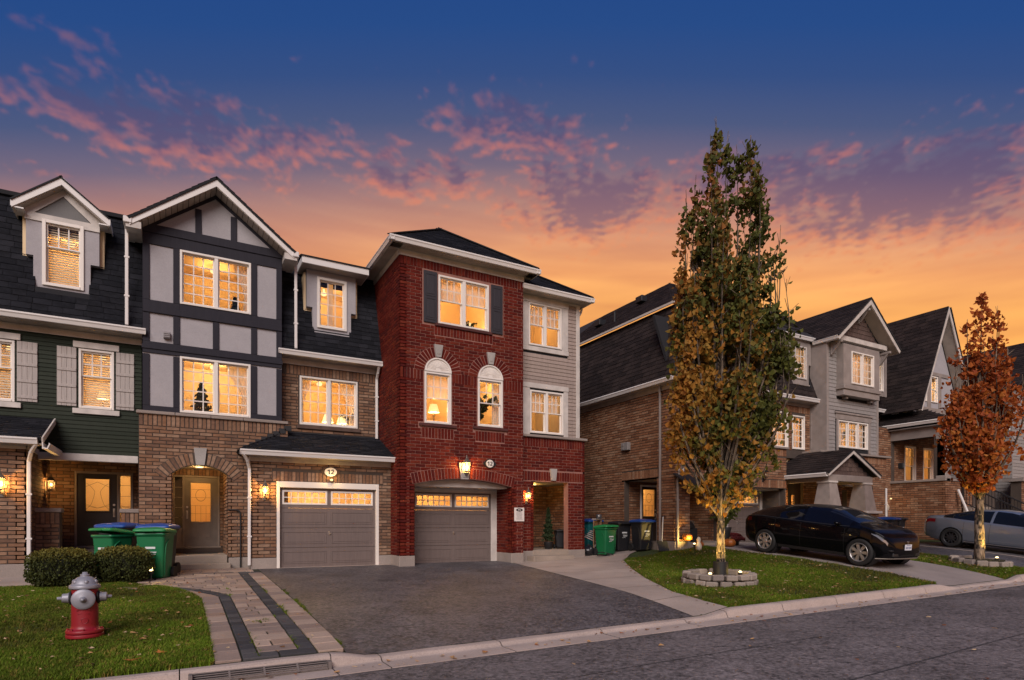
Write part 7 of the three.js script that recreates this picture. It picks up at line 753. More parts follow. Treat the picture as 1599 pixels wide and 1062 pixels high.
function planter(label, cx, cz, R, courses, hh, seed) {
  const y = groundY(cx, cz), t = thing('stone_planter', label, 'planter', [cx, y, cz], 0, 'stone rings round the trees'), r = rand(seed), m = new MB(); m.cyl(0, 0.03 + courses * hh * 0.3, 0, R - 0.05, 0.1, 24); for (let i = 0; i < 60; i++) { const a = r() * 6.28, q = Math.sqrt(r()) * (R - 0.12); m.sphere(Math.cos(a) * q, 0.06 + courses * hh * 0.32, Math.sin(a) * q, 0.03 + 0.03 * r(), 1, 0.6, 1, 6); } m.build('mulch_bed', mats.mulch, t);
  for (let c = 0; c < courses; c++) { const n = Math.round(6.283 * R / 0.27); for (let i = 0; i < n; i++) { const a = (i + c * 0.5 + (r() - 0.5) * 0.2) / n * 6.283, w = 6.283 * R / n * (0.86 + 0.1 * r()), g = cboxGeo(0.17 + 0.04 * r(), hh * (0.9 + 0.16 * r()), w, 0.022), p = g.attributes.position; for (let k = 0; k < p.count; k++) { const x = p.getX(k), yy = p.getY(k), z = p.getZ(k), e = 0.012; p.setXYZ(k, x + e * (N1(x * 30 + i, z * 30 + c) - 0.5), yy + e * (N2(x * 30, z * 30 + i) - 0.5), z + e * (N3(x * 30, yy * 30 + i) - 0.5)); } g.computeVertexNormals(); boxUV(g); const q = put('stone', g, toneMat('stone', 'stone', Math.floor(r() * 4)), t), wy = groundY(cx + Math.cos(a) * R, cz + Math.sin(a) * R) - y; q.position.set(Math.cos(a) * (R - c * 0.02), wy * (c ? 0.6 : 1) + hh * (c + 0.46), Math.sin(a) * (R - c * 0.02)); q.rotation.set((r() - 0.5) * 0.08, -a, (r() - 0.5) * 0.08); } }
  return t;
}
planter('round two-course planter of rough stones at the foot of the columnar tree', 10.62, -9.55, 0.72, 2, 0.13, 31);
planter('low ring of single stones at the foot of the orange maple', 20.1, -8.55, 0.62, 1, 0.17, 32);
function upLight(label, x, z, tx, ty, tz, power) { const y = groundY(x, z), t = thing('garden_light', label, 'garden light', [x, y, z], 0, 'small glowing garden lights'), m = new MB(); m.cyl(0, 0.09, 0, 0.012, 0.18, 8).cyl(0, 0.21, 0, 0.035, 0.07, 14, 0.045); m.build('housing', mats.black, t); const b = new MB(); b.sphere(0, 0.255, 0, 0.036, 1, 0.7, 1, 12); b.build('bulb', mats.bulb, t); const s = new THREE.SpotLight(new THREE.Color(1, 0.66, 0.16), power, 0, 0.75, 0.7); s.position.set(x, y + 0.3, z); s.target.position.set(tx, ty, tz); s.castShadow = true; scene.add(s, s.target); lampLight(x, y + 0.255, z, power * 0.012, [1, 0.66, 0.16], 1.5); }
upLight('small glowing garden light inside the stone planter, nearer the black car', 11.02, -9.3, 10.68, 2.0, -9.55, 18); upLight('small glowing garden light inside the stone planter, nearer the concrete walk', 10.2, -9.42, 10.66, 2.0, -9.55, 15); upLight('small glowing garden light among stones under the orange maple', 20.05, -8.12, 20.05, 2.2, -8.55, 20);
// clipped hedge: two shrubs grown together
function shrub(label, x, z, wx, wz, h, seed, n, group) { const y = groundY(x, z), t = thing('box_shrub', label, 'shrub', [x, y, z], 0, 'clipped hedge shrubs'), r = rand(seed), L = new Leaves(seed), core = new MB(); core.add(new THREE.SphereGeometry(1, 16, 10), mat4().compose(V3(0, h * 0.47, 0), new THREE.Quaternion(), V3(wx * 0.4, h * 0.42, wz * 0.38))); core.build('twigs', M([0.012, 0.014, 0.006], 1), t); const st = new MB(); for (let i = 0; i < 7; i++) st.bar([(r() - 0.5) * 0.2, 0, (r() - 0.5) * 0.2], [(r() - 0.5) * wx * 0.6, h * 0.5, (r() - 0.5) * wz * 0.6], 0.02, 0.02); st.build('stem', mats.bark, t);
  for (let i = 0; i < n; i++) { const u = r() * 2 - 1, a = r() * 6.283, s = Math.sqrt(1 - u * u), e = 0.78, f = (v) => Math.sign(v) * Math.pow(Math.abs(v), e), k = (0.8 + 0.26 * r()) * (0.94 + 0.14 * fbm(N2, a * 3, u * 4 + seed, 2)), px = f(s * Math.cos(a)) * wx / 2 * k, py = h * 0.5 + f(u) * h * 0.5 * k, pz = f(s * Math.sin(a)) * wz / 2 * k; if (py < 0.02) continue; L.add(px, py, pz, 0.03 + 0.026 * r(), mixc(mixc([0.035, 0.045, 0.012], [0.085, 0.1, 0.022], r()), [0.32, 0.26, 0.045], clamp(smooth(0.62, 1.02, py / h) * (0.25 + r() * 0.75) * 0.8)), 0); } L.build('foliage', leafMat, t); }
shrub('clipped rounded hedge shrub beside the downspout, the one farther from the bins', -2.02, -14.6, 1.1, 1.0, 0.74, 51, 6500); shrub('clipped rounded hedge shrub standing next to the green bins', -1.02, -14.95, 1.05, 1.0, 0.74, 52, 6500);
// grass: blades in their tens of thousands
function tuft(seed, n, h) { const r = rand(seed), p = []; for (let i = 0; i < n; i++) { const a = r() * 6.283, d = r() * 0.03, x = Math.cos(a) * d, z = Math.sin(a) * d, b = r() * 6.283, w = 0.003 + 0.002 * r(), hh = h * (0.6 + 0.5 * r()), lean = hh * (0.3 + 0.9 * r()), dx = Math.cos(b), dz = Math.sin(b), nx = -dz * w, nz = dx * w, m = [x + dx * lean * 0.35, hh * 0.62, z + dz * lean * 0.35], e = [x + dx * lean, hh, z + dz * lean]; p.push(x - nx, 0, z - nz, x + nx, 0, z + nz, m[0] + nx * 0.8, m[1], m[2] + nz * 0.8, x - nx, 0, z - nz, m[0] + nx * 0.8, m[1], m[2] + nz * 0.8, m[0] - nx * 0.8, m[1], m[2] - nz * 0.8, m[0] - nx * 0.8, m[1], m[2] - nz * 0.8, m[0] + nx * 0.8, m[1], m[2] + nz * 0.8, ...e); } const g = new THREE.BufferGeometry(); g.setAttribute('position', new THREE.Float32BufferAttribute(p, 3)); g.computeVertexNormals(); return g; }
const grassMat = M([1, 1, 1], 0.8, { physical: true, specularIntensity: 0.25, transmission: 0.25, thickness: 0, side: THREE.DoubleSide });
function lawn(label, x0, x1, z0, z1, per, inside, seed, h) {
  const r = rand(seed), list = []; let n = Math.round((x1 - x0) * (z0 - z1) * per); for (let i = 0; i < n; i++) { const x = lerp(x0, x1, r()), z = lerp(z1, z0, r()), b = fbm(N1, x * 1.1 + 30, z * 1.1 + 60, 4); if (!inside(x, z)) continue; if (b < 0.41 && r() < 0.8) continue; list.push([x, z, b]); }
  const m = new THREE.InstancedMesh(tuft(seed, 7, h), grassMat, list.length), o = new THREE.Object3D(), c = new THREE.Color(); m.name = numbered('grass');
  list.forEach(([x, z, b], i) => { o.position.set(x, groundY(x, z) + wob(x, z) - 0.004, z); o.rotation.set((r() - 0.5) * 0.3, r() * 6.283, (r() - 0.5) * 0.3); const s = 0.65 + 0.7 * r() * (0.5 + b); o.scale.set(s, s, s); o.updateMatrix(); m.setMatrixAt(i, o.matrix); const k = 0.3 + 2.2 * b + 0.7 * (r() - 0.5), dry = r() < 0.12 ? 0.9 : clamp(0.52 - b) * 1.2; const q = mixc([0.078 * k, 0.118 * k, 0.008 * k], [0.2 * k, 0.14 * k, 0.035 * k], dry); c.setRGB(...q); m.setColorAt(i, c); });
  m.castShadow = m.receiveShadow = true; tag(m, label, 'grass'); m.userData.kind = 'stuff'; scene.add(m);
}
const pathL = (z) => ramp(-z, [[7.4, 0.31], [11.7, 0.31], [12.4, 0.2], [13.1, 0.02], [13.75, -0.32], [14.2, -0.66], [14.6, -1.05]]);
lawn('short green lawn around the fire hydrant', -6.5, 0.5, -7.36, -14.75, 3200, (x, z) => x < pathL(z) + 0.02 && (x + 1.03) ** 2 + (z + 9.12) ** 2 > 0.02, 61, 0.052);
lawn('short green lawn under the columnar tree', 8.3, 15.4, -7.36, -14.6, 2100, (x, z) => x > lawnL(z) + 0.01 && x < 15.3 && z > lotZ(x) + 0.1 && (x - 10.62) ** 2 + (z + 9.55) ** 2 > 0.5, 62, 0.06);
lawn('narrow grass strip between two driveways under the orange maple', 18.5, 20.75, -7.36, -14, 1200, (x, z) => (x - 20.1) ** 2 + (z + 8.55) ** 2 > 0.36, 63, 0.06);
lawn('small weeds and moss in the joints of the paved path and along the asphalt edge', 0.25, 2.0, -7.4, -13.5, 900, (x, z) => { const n = fbm(N2, x * 6, z * 1.3, 2); return (Math.abs(x - 1.765) < 0.025 && n > 0.5) || (Math.abs(x - 1.44) < 0.02 && n > 0.47) || (Math.abs(x - 1.25) < 0.012 && n > 0.55) || (Math.abs(x - 0.8) < 0.012 && n > 0.58) || (Math.hypot(x - 1.02, z + 9.3) < 0.11); }, 64, 0.05);
{ // fallen leaves
  const r = rand(71), L = new Leaves(72), spots = []; for (let i = 0; i < 380; i++) spots.push([lerp(-5, 0.35, r()), lerp(-14.3, -7.4, r())]); for (let i = 0; i < 620; i++) { const z = lerp(-14, -7.4, r()); spots.push([lerp(lawnL(z), 15.3, r()), z]); } for (let i = 0; i < 180; i++) spots.push([lerp(18.5, 20.7, r()), lerp(-12, -7.4, r())]); for (let i = 0; i < 150; i++) spots.push([lerp(-1, 20, r()), lerp(-7.12, -6.7, r())]); for (let i = 0; i < 34; i++) spots.push([lerp(2, 18, r()), lerp(-6.6, -3, r())]); for (let i = 0; i < 70; i++) { const z = lerp(-15.5, -7.5, r()); spots.push([r() < 0.5 ? lawnL(z) - 0.15 * r() : 0.3 + 1.5 * r(), z]); }
  for (const [x, z] of spots) { const onLawn = z < -7.34 && (x < 0.31 || (x > 8.4 && x > lawnL(z))), y = z < -7.34 ? groundY(x, z) + (onLawn ? 0.05 : 0.03) : Math.max(roadY(x, z), kerbTop(x) - 0.125) + 0.015; const k = r(), col = k < 0.35 ? [0.6, 0.44, 0.27] : k < 0.65 ? [0.48, 0.28, 0.12] : k < 0.85 ? [0.3, 0.1, 0.03] : [0.18, 0.09, 0.04], s = 0.05 + 0.05 * r(); const q = L.p.length; L.add(0, 0, 0, s, col, 0); for (let i = q; i < L.p.length; i += 3) { const a = L.p[i], b = L.p[i + 1], e = L.p[i + 2]; L.p[i] = a + x; L.p[i + 1] = y + Math.abs(b) * 0.35; L.p[i + 2] = e + z; } }
  const o = L.build('fallen_leaves', leafMat, scene); tag(o, 'dry fallen leaves scattered over lawns and kerb', 'leaves'); o.userData.kind = 'stuff';
}
function mapleLeaf(label, x, z, s, col, turn) { const pts = [], n = 11, rad = [1, 0.42, 0.72, 0.36, 0.92, 0.3, 0.3, 0.92, 0.36, 0.72, 0.42]; for (let i = 0; i < n; i++) { const a = i / n * 6.283 + 1.57; pts.push([Math.cos(a) * rad[i] * s, Math.sin(a) * rad[i] * s]); } const g = EX(pts, 0.002), p = g.attributes.position; for (let i = 0; i < p.count; i++) p.setZ(i, p.getZ(i) + 2.2 * (p.getX(i) ** 2 + p.getY(i) ** 2)); g.computeVertexNormals(); const t = thing('fallen_leaf', label, 'leaf', [x, groundY(x, z) + 0.055, z], turn), m = put('blade', boxUV(g), M(col, 0.7), t); m.rotation.x = -Math.PI / 2 + 0.15; const st = new MB(); st.bar([0, 0.003, 0], [0.01, 0.012, s * 1.25], 0.004, 0.004); st.build('stalk', M(col, 0.7), t); }
mapleLeaf('large orange fallen leaf in the grass, the one farther from the kerb', -0.19, -7.9, 0.075, [0.5, 0.17, 0.03], 0.4); mapleLeaf('large rust orange fallen leaf lying close to the kerb in front of the hydrant', -0.46, -7.68, 0.08, [0.42, 0.13, 0.025], 1.9);

// ---------------------------------------------------------------- things standing about
{ // fire hydrant
  const x = -1.03, z = -9.12, y = groundY(x, z), t = thing('fire_hydrant', 'red fire hydrant with silver cap and nozzles on the lawn', 'fire hydrant', [x, y, z], 0), red = M([0.24, 0.01, 0.018], 0.42, { bump: [T.plaster, 0.004] }), sil = M([0.27, 0.27, 0.3], 0.45, { metal: 0.25, bump: [T.plaster, 0.003] });
  const b = new MB(); b.lathe([[0.0, -0.06], [0.13, -0.06], [0.135, 0.04], [0.196, 0.045], [0.2, 0.055], [0.2, 0.085], [0.194, 0.092], [0.165, 0.094], [0.165, 0.098], [0.196, 0.1], [0.2, 0.108], [0.2, 0.135], [0.192, 0.142], [0.162, 0.145], [0.145, 0.165], [0.141, 0.2], [0.139, 0.63], [0.143, 0.645], [0, 0.645]], 40); for (let i = 0; i < 8; i++) { const a = i / 8 * 6.283; b.add(new THREE.CylinderGeometry(0.016, 0.016, 0.13, 6), mat4().makeTranslation(Math.cos(a) * 0.175, 0.096, Math.sin(a) * 0.175)); } b.build('barrel', red, t);
  const m = new MB(); m.add(new THREE.TorusGeometry(0.035, 0.004, 6, 24), mat4().makeTranslation(0.01, 0.26, 0.1395)); for (let i = 0; i < 5; i++) m.box(-0.075 + i * 0.03, -0.053 + i * 0.03, 0.385, 0.4, 0.132, 0.142, 0.003); m.box(-0.06, 0.06, 0.345, 0.35, 0.132, 0.1415, 0.002); m.build('raised_marks', red, t);
  const c = new MB(); c.lathe([[0, 0.645], [0.15, 0.645], [0.163, 0.65], [0.165, 0.662], [0.163, 0.69], [0.152, 0.698], [0.138, 0.7], [0.135, 0.715], [0.118, 0.75], [0.085, 0.782], [0.05, 0.797], [0.046, 0.805], [0.05, 0.812], [0.05, 0.822], [0.03, 0.826], [0.026, 0.85], [0.0, 0.853]], 40); for (let i = 0; i < 6; i++) { const a = i / 6 * 6.283 + 0.3; c.sphere(Math.cos(a) * 0.118, 0.73, Math.sin(a) * 0.118, 0.026, 1, 1.2, 1, 8); } c.build('bonnet', sil, t);
  for (const s of [-1, 1]) { const n = new MB(), R = mat4().makeRotationZ(-s * Math.PI / 2).setPosition(0, 0.535, 0); n.lathe([[0.0, 0.125], [0.085, 0.125], [0.085, 0.15], [0, 0.15]], 24, R); n.build('nozzle_flange', mats.black, t); const q = new MB(); q.lathe([[0, 0.15], [0.066, 0.15], [0.066, 0.168], [0.058, 0.172], [0.056, 0.222], [0.05, 0.23], [0.022, 0.232], [0.018, 0.28], [0.0, 0.282]], 20, R); q.build('side_cap', sil, t); }
  const f = new MB(), R = mat4().makeRotationX(Math.PI / 2).setPosition(0, 0.525, 0); f.lathe([[0, 0.1], [0.122, 0.1], [0.126, 0.15], [0.122, 0.164], [0.09, 0.176], [0.04, 0.182], [0.034, 0.19], [0.032, 0.206], [0.018, 0.209], [0.016, 0.23], [0, 0.231]], 36, R); f.build('pumper_cap', sil, t);
}
// wheelie bins
function makeBin(name, label, pos, turn, body, lid, o = {}) {
  const t = thing(name, label, 'bin', pos, turn, 'wheelie bins by the houses'), rings = (list, close) => { const p = [], q = [], n = 28; list.forEach(([w, d, y, off, e]) => { for (let i = 0; i < n; i++) { const a = i / n * 6.283, c = Math.cos(a), s = Math.sin(a), k = e ?? 0.22; p.push(Math.sign(c) * Math.pow(Math.abs(c), k) * w / 2, y, Math.sign(s) * Math.pow(Math.abs(s), k) * d / 2 + (off || 0)); } }); for (let j = 0; j + 1 < list.length; j++) for (let i = 0; i < n; i++) { const a = j * n + i, b = j * n + (i + 1) % n; q.push(a, a + n, b, b, a + n, b + n); } const c = p.length / 3; if (close) { const l = list[list.length - 1]; p.push(0, l[2] + (close === 2 ? 0.02 : 0), l[3] || 0); for (let i = 0; i < n; i++) q.push((list.length - 1) * n + i, c, (list.length - 1) * n + (i + 1) % n); } const g = new THREE.BufferGeometry(); g.setAttribute('position', new THREE.Float32BufferAttribute(p, 3)); g.setIndex(q); g.computeVertexNormals(); return g; };
  const k = o.s || 1, W = 0.6 * k, D = 0.66 * k, H = 0.98 * k, b = new MB(); b.add(rings([[W * 0.72, D * 0.66, 0.03, -0.02], [W * 0.76, D * 0.7, 0.05, -0.02], [W * 0.8, D * 0.74, 0.28, -0.01], [W * 0.92, D * 0.9, H * 0.9, 0], [W * 0.93, D * 0.91, H * 0.93, 0], [W, D, H * 0.935, 0], [W, D, H * 0.985, 0], [W * 0.93, D * 0.93, H * 0.985, 0]])); for (const s of [-1, 1]) b.tube([[s * W * 0.47, H * 0.84, D * 0.12], [s * W * 0.46, H * 0.74, D * 0.3], [s * W * 0.44, H * 0.5, D * 0.34], [s * W * 0.41, 0.1, D * 0.3]], 0.012, 6, 24); b.box(-W * 0.36, W * 0.36, 0.06, 0.09, D * 0.29, D * 0.36, 0.01); b.build('body', body, t);
  const l = new MB(); l.add(rings([[W * 1.02, D * 1.05, H * 0.975, 0.015], [W * 1.07, D * 1.1, H * 0.985, 0.02], [W * 1.07, D * 1.1, H * 1.02, 0.02], [W * 1.0, D * 1.02, H * 1.045, 0.01], [W * 0.78, D * 0.7, H * 1.07, -0.02], [W * 0.5, D * 0.4, H * 1.08, -0.04]], 2)); l.box(-W * 0.2, W * 0.2, H * 0.975, H * 1.01, D * 0.52, D * 0.64, 0.012); if (o.tilt) { l.gs.forEach((g) => { g.translate(0, -H, D * 0.5); g.rotateX(-o.tilt); g.translate(0, H, -D * 0.5); }); } l.build('lid', lid, t);
  const h = new MB(); h.tube([[-W * 0.36, H * 0.94, -D * 0.5], [-W * 0.34, H * 0.98, -D * 0.62], [0, H * 0.98, -D * 0.64], [W * 0.34, H * 0.98, -D * 0.62], [W * 0.36, H * 0.94, -D * 0.5]], 0.016, 7, 30); h.build('handle', body, t);
  for (const s of [-1, 1]) { const w = new MB(); w.add(new THREE.CylinderGeometry(0.125 * k, 0.125 * k, 0.06, 20), mat4().makeRotationZ(Math.PI / 2).setPosition(s * W * 0.44, 0.125 * k, -D * 0.4)); w.build('wheel', mats.rubber, t); }
  if (o.print) { const q = new MB(), side = o.side || 0; const bars = [[0, 0.66, 0.2, 0.045], [-0.02, 0.575, 0.09, 0.018], [0.06, 0.57, 0.12, 0.02], [0.03, 0.53, 0.15, 0.012], [-0.02, 0.49, 0.12, 0.012]]; for (const [cx, y, w, hh] of bars) { const dp = lerp(D * 0.74, D * 0.9, (y * k - 0.28) / (H * 0.9 - 0.28)) / 2 + 0.004, wp = lerp(W * 0.8, W * 0.92, (y * k - 0.28) / (H * 0.9 - 0.28)) / 2 + 0.004; if (side) q.box(side * wp - 0.002, side * wp + 0.002, y * k - hh / 2, y * k + hh / 2, -side * cx - w / 2, -side * cx + w / 2); else q.box(cx - w / 2, cx + w / 2, y * k - hh / 2, y * k + hh / 2, dp - 0.002, dp + 0.002); } q.build('print', M([0.62, 0.64, 0.62], 0.7), t); }
  return t;
}
const binGreen = M([0.006, 0.14, 0.05], 0.42), binGreenLid = M([0.015, 0.21, 0.06], 0.42), binBlack = M([0.012, 0.013, 0.016], 0.5), binBlue = M([0.012, 0.06, 0.27], 0.42), binTeal = M([0.01, 0.12, 0.13], 0.45);
makeBin('green_bin', 'green wheelie bin with white print standing at the edge of the paved path', [-0.46, groundY(-0.46, -15.5), -15.4], -0.32, binGreen, binGreenLid, { print: true, s: 1.05, tilt: 0.05 });
makeBin('blue_lidded_bin', 'dark bin with blue lid behind the green bin on the paved path', [-0.42, groundY(-0.4, -16.2), -16.15], -0.32, binBlack, binBlue, { s: 1.13 });
makeBin('green_bin', 'green wheelie bin with sloping lid half hidden behind the hedge', [-1.3, groundY(-1.4, -16.3), -16.05], -0.75, binGreen, binGreenLid, { print: true, s: 0.98, tilt: 0.14 });
makeBin('blue_lidded_bin', 'dark bin with blue lid behind the hedge and in front of the black door', [-1.22, groundY(-1.2, -16.8), -16.8], -0.5, binBlack, binBlue, { s: 1.14 });
makeBin('green_bin', 'green wheelie bin beside the wooden fence at the end of the concrete walk', [12.52, groundY(12.5, -16.1), -16.1], 0.1, binGreen, binGreenLid, { print: true, s: 0.95, tilt: 0.05 });
makeBin('black_bin', 'black bin with black lid between the green bin and the blue-lidded one', [13.42, groundY(13.4, -16.4), -16.45], -0.1, binBlack, binBlack, { s: 1.0, print: true });
makeBin('blue_lidded_bin', 'black bin with blue lid against the brown brick wall, next to the shovel', [13.8, groundY(13.8, -15.7), -15.75], -0.1, binBlack, binBlue, { s: 1.02, print: true });
makeBin('teal_bin', 'teal bin farthest back between the two houses', [13.2, groundY(13, -17.6), -17.9], 0, binTeal, binBlue, { s: 1.12 });
makeBin('blue_lidded_bin', 'black bin with bright blue lid seen over the hood of the black car', [22.0, groundY(22, -12.2), -12.2], 0.2, binBlack, binBlue, { s: 1.0 });
makeBin('black_bin', 'black bin with white oval badge beside the far driveway', [22.85, groundY(22.9, -12.4), -12.4], 0.2, binBlack, binBlack, { s: 0.98, print: true });
// house numbers
const font = await new FontLoader().loadAsync('fonts/droid/droid_sans_bold.typeface.json');
function numberSign(label, [x, y, z], w, h, black, plate) {
  const t = thing('house_number', label, 'sign', [x, y, z], 0, 'house number signs'), o = [], q = []; for (let i = 0; i < 40; i++) { const a = i / 40 * 6.283, c = Math.cos(a), s = Math.sin(a); o.push([c * w / 2 * (0.8 + 0.2 * Math.pow(Math.abs(c), 6)), Math.sign(s) * Math.pow(Math.abs(s), 1.25) * h / 2]); q.push([c * plate[0] / 2, s * plate[1] / 2]); }
  const m = new MB(); m.prismZ(o, 0, 0.02); m.build('back_plate', black, t); const p = new MB(); p.prismZ(q, 0.02, 0.028); p.build('plate', M([0.68, 0.64, 0.58], 0.5), t); const tg = new TextGeometry('12', { font, size: plate[1] * 0.52, depth: 0.006, curveSegments: 6, bevelEnabled: false }); tg.computeBoundingBox(); const bb = tg.boundingBox; tg.translate(-(bb.max.x + bb.min.x) / 2, -(bb.max.y + bb.min.y) / 2, 0.028); const n = new MB(); n.add(tg); n.build('digits', mats.black, t); return t;
}
numberSign('white oval number 12 sign over the garage with the white frame', [3.64, 3.055, -16.875], 0.5, 0.29, M([0.06, 0.035, 0.02], 0.5), [0.33, 0.24]);
lampLight(3.64, 2.86, -16.7, 0.55, [1, 0.62, 0.2], 1.5); { const b = scene.getObjectByName('timbered_townhouse'), m = new MB(); m.cyl(2.64, 2.86 - 0.42 - 0.03, 17.7 - 16.76, 0.03, 0.05, 12, 0.045).bar([2.64, 2.42, 17.7 - 16.87], [2.64, 2.42, 17.7 - 16.76], 0.02, 0.02); m.build('sign_lamp', mats.globe, b); }
numberSign('black almond-shaped number 12 sign on the red brick beside the lantern', [8.14, 3.44, -16.075], 0.44, 0.28, mats.black, [0.25, 0.23]);
{ const t = thing('house_number', 'dark round number sign on brown brick, partly hidden by the columnar tree', 'sign', [17.5, 3.5, -14.575]), m = new MB(); m.add(new THREE.CylinderGeometry(0.24, 0.24, 0.03, 32), mat4().makeRotationX(Math.PI / 2).setPosition(0, 0, 0.015)); m.build('back_plate', mats.black, t); const p = new MB(); p.add(new THREE.TorusGeometry(0.2, 0.01, 6, 32), mat4().makeTranslation(0, 0, 0.032)); p.box(-0.02, 0.1, -0.06, 0.08, 0.03, 0.036); p.build('plate', M([0.55, 0.52, 0.48], 0.5), t); }
{ // plaque with a dark oval and lines of small print
  const t = thing('address_plaque', 'white plaque with a dark oval and small print on the red brick pier', 'sign', [9.16, 1.925, -16.075]), b = new MB(); b.box(-0.175, 0.175, -0.21, 0.21, 0, 0.02, 0.004); b.build('board', M([0.66, 0.6, 0.55], 0.6), t); const o = new MB(), q = []; for (let i = 0; i < 28; i++) { const a = i / 28 * 6.283; q.push([Math.cos(a) * 0.115, 0.14 + Math.sin(a) * 0.048]); } o.prismZ(q, 0.02, 0.024); o.build('oval', mats.black, t); const r = rand(8), l = new MB(); for (let i = 0; i < 8; i++) { let x = -0.11 + 0.03 * r(); const e = 0.11 - 0.04 * r(); while (x < e) { const w = 0.012 + 0.022 * r(); l.box(x, Math.min(x + w, e), 0.06 - i * 0.03, 0.07 - i * 0.03, 0.02, 0.0225); x += w + 0.008; } } l.build('small_print', M([0.12, 0.1, 0.1], 0.8), t); const n = new MB(); for (const [x, y] of [[-0.04, 0.14], [-0.005, 0.145], [0.035, 0.137]]) n.box(x - 0.012, x + 0.012, y - 0.018, y + 0.018, 0.024, 0.026); n.build('oval_print', M([0.6, 0.56, 0.52], 0.7), t);
}
// garden light among stones by the hedge
{ const x = -0.52, z = -14.75; upLight('small glowing garden light among stones at the foot of the hedge', x, z, x + 0.5, 0.3, z + 0.8, 1.2); }
{ const x = 14.4, z = -13.95; upLight('small glowing garden light on the lawn below the corner porch', x, z, 14.3, 1.3, -14.6, 8); }
// red house porch: potted evergreen and dark bin
function conifer(name, label, [x, y, z], h, w, seed, cols, pot) { const t = thing(name, label, 'potted plant', [x, y, z]), L = new Leaves(seed), r = rand(seed), m = new MB(); if (pot) { m.lathe([[0, 0], [pot * 0.75, 0], [pot, pot * 1.4], [pot * 1.06, pot * 1.45], [pot * 0.92, pot * 1.45], [pot * 0.85, pot * 1.2], [0, pot * 1.2]], 18); m.build('pot', mats.black, t); } const y0 = pot ? pot * 1.3 : 0, s = new MB(); s.cyl(0, y0 + h * 0.45, 0, 0.02, h * 0.9, 8, 0.006); s.build('stem', mats.bark, t); for (let i = 0; i < 1800; i++) { const k = Math.pow(r(), 0.75), a = r() * 6.283, tier = 0.75 + 0.25 * Math.cos(k * 40), R = w / 2 * (1 - k) * tier * Math.sqrt(0.25 + 0.75 * r()) + 0.01; L.add(Math.cos(a) * R, y0 + 0.05 + k * h * 0.95, Math.sin(a) * R, 0.05 + 0.03 * r(), mixc(cols[0], cols[1], r()), 0.5); } L.build('foliage', leafMat, t); }
conifer('potted_evergreen', 'slender dark evergreen in a pot inside the red brick entry', [10.88, 0.8, -17.1], 1.15, 0.5, 81, [[0.02, 0.035, 0.012], [0.04, 0.06, 0.02]], 0.16);
makeBin('black_bin', 'small black bin inside the red brick entry beside the potted evergreen', [11.32, 0.8, -17.05], -0.3, binBlack, binBlack, { s: 0.62 });
// clutter in the passage between the houses
{ const t = thing('wooden_fence', 'low wooden slat fence with grey cap rail in the passage between the houses', 'fence', [13.02, groundY(13, -17.1), -17.1]), wd = M([0.36, 0.2, 0.1], 0.8, { map: T.wood }); for (const [a, b] of [[[-0.62, 0.5], [0, 0]], [[0, 0], [0.75, -0.9]]]) { const n = 9; for (let i = 0; i <= n; i++) { const k = i / n, m = new MB(); m.box(-0.04, 0.04, 0.1, 1.12, -0.012, 0.012, 0.004); const q = m.build('slat', wd, t); q.position.set(lerp(a[0], b[0], k), 0, lerp(a[1], b[1], k)); q.rotation.y = -Math.atan2(b[1] - a[1], b[0] - a[0]); } const c = new MB(); c.bar([a[0], 1.16, a[1]], [b[0], 1.16, b[1]], 0.14, 0.05, [0, 1, 0], 0.01).bar([a[0], 0.25, a[1]], [b[0], 0.25, b[1]], 0.04, 0.08); c.build('cap_rail', mats.trimGrey, t); } const p = new MB(); p.box(-0.06, 0.06, 0, 1.16, -0.06, 0.06, 0.01); p.build('post', wd, t); }
{ const y = groundY(12.4, -16.9), t = thing('leaning_boards', 'stack of pale boards leaning between the red wall and the wooden fence', 'boards', [12.45, y, -16.85]), r = rand(3); for (let i = 0; i < 5; i++) { const m = new MB(); m.bar([-0.25 + i * 0.045, 0.62 + 0.05 * i, 0.02 * i], [0.4, 0.32 + 0.1 * i, 0.15], 0.12, 0.025, [0, 1, 0], 0.004); m.build('board', M([0.42 + 0.1 * r(), 0.38, 0.35], 0.7), t); } const k = new MB(); k.bar([-0.2, 0.02, 0.3], [0.4, 0.75, 0.1], 0.03, 0.02); k.build('prop_stick', mats.trimGrey, t); }
{ const y = groundY(12.1, -16.5), t = thing('black_bag', 'round black bag on the ground at the corner of the red house', 'bag', [12.12, y, -16.5]), g = new THREE.SphereGeometry(0.2, 24, 16), p = g.attributes.position; for (let i = 0; i < p.count; i++) { const k = 1 + 0.16 * (fbm(N1, p.getX(i) * 9 + 20, p.getY(i) * 9 + p.getZ(i) * 6 + 20, 3) - 0.5) * 2; p.setXYZ(i, p.getX(i) * k, (p.getY(i) + 0.18) * k * 0.95, p.getZ(i) * k); } g.computeVertexNormals(); put('sack', boxUV(g), M([0.012, 0.012, 0.014], 0.3), t); const m = new MB(); m.sphere(0, 0.37, 0, 0.05, 1, 0.8, 1, 8); m.build('knot', mats.black, t); }
{ const y = groundY(12.3, -15.9), t = thing('boot_scraper', 'folded black wire stand lying by the corner of the red house', 'stand', [12.2, y + 0.03, -15.8]), m = new MB(); m.tube([[-0.3, 0, 0.1], [0.35, 0, 0.12], [0.1, 0.1, -0.12], [-0.25, 0.08, -0.1], [-0.3, 0, 0.1]], 0.014, 6, 40); m.build('wire', mats.black, t); }
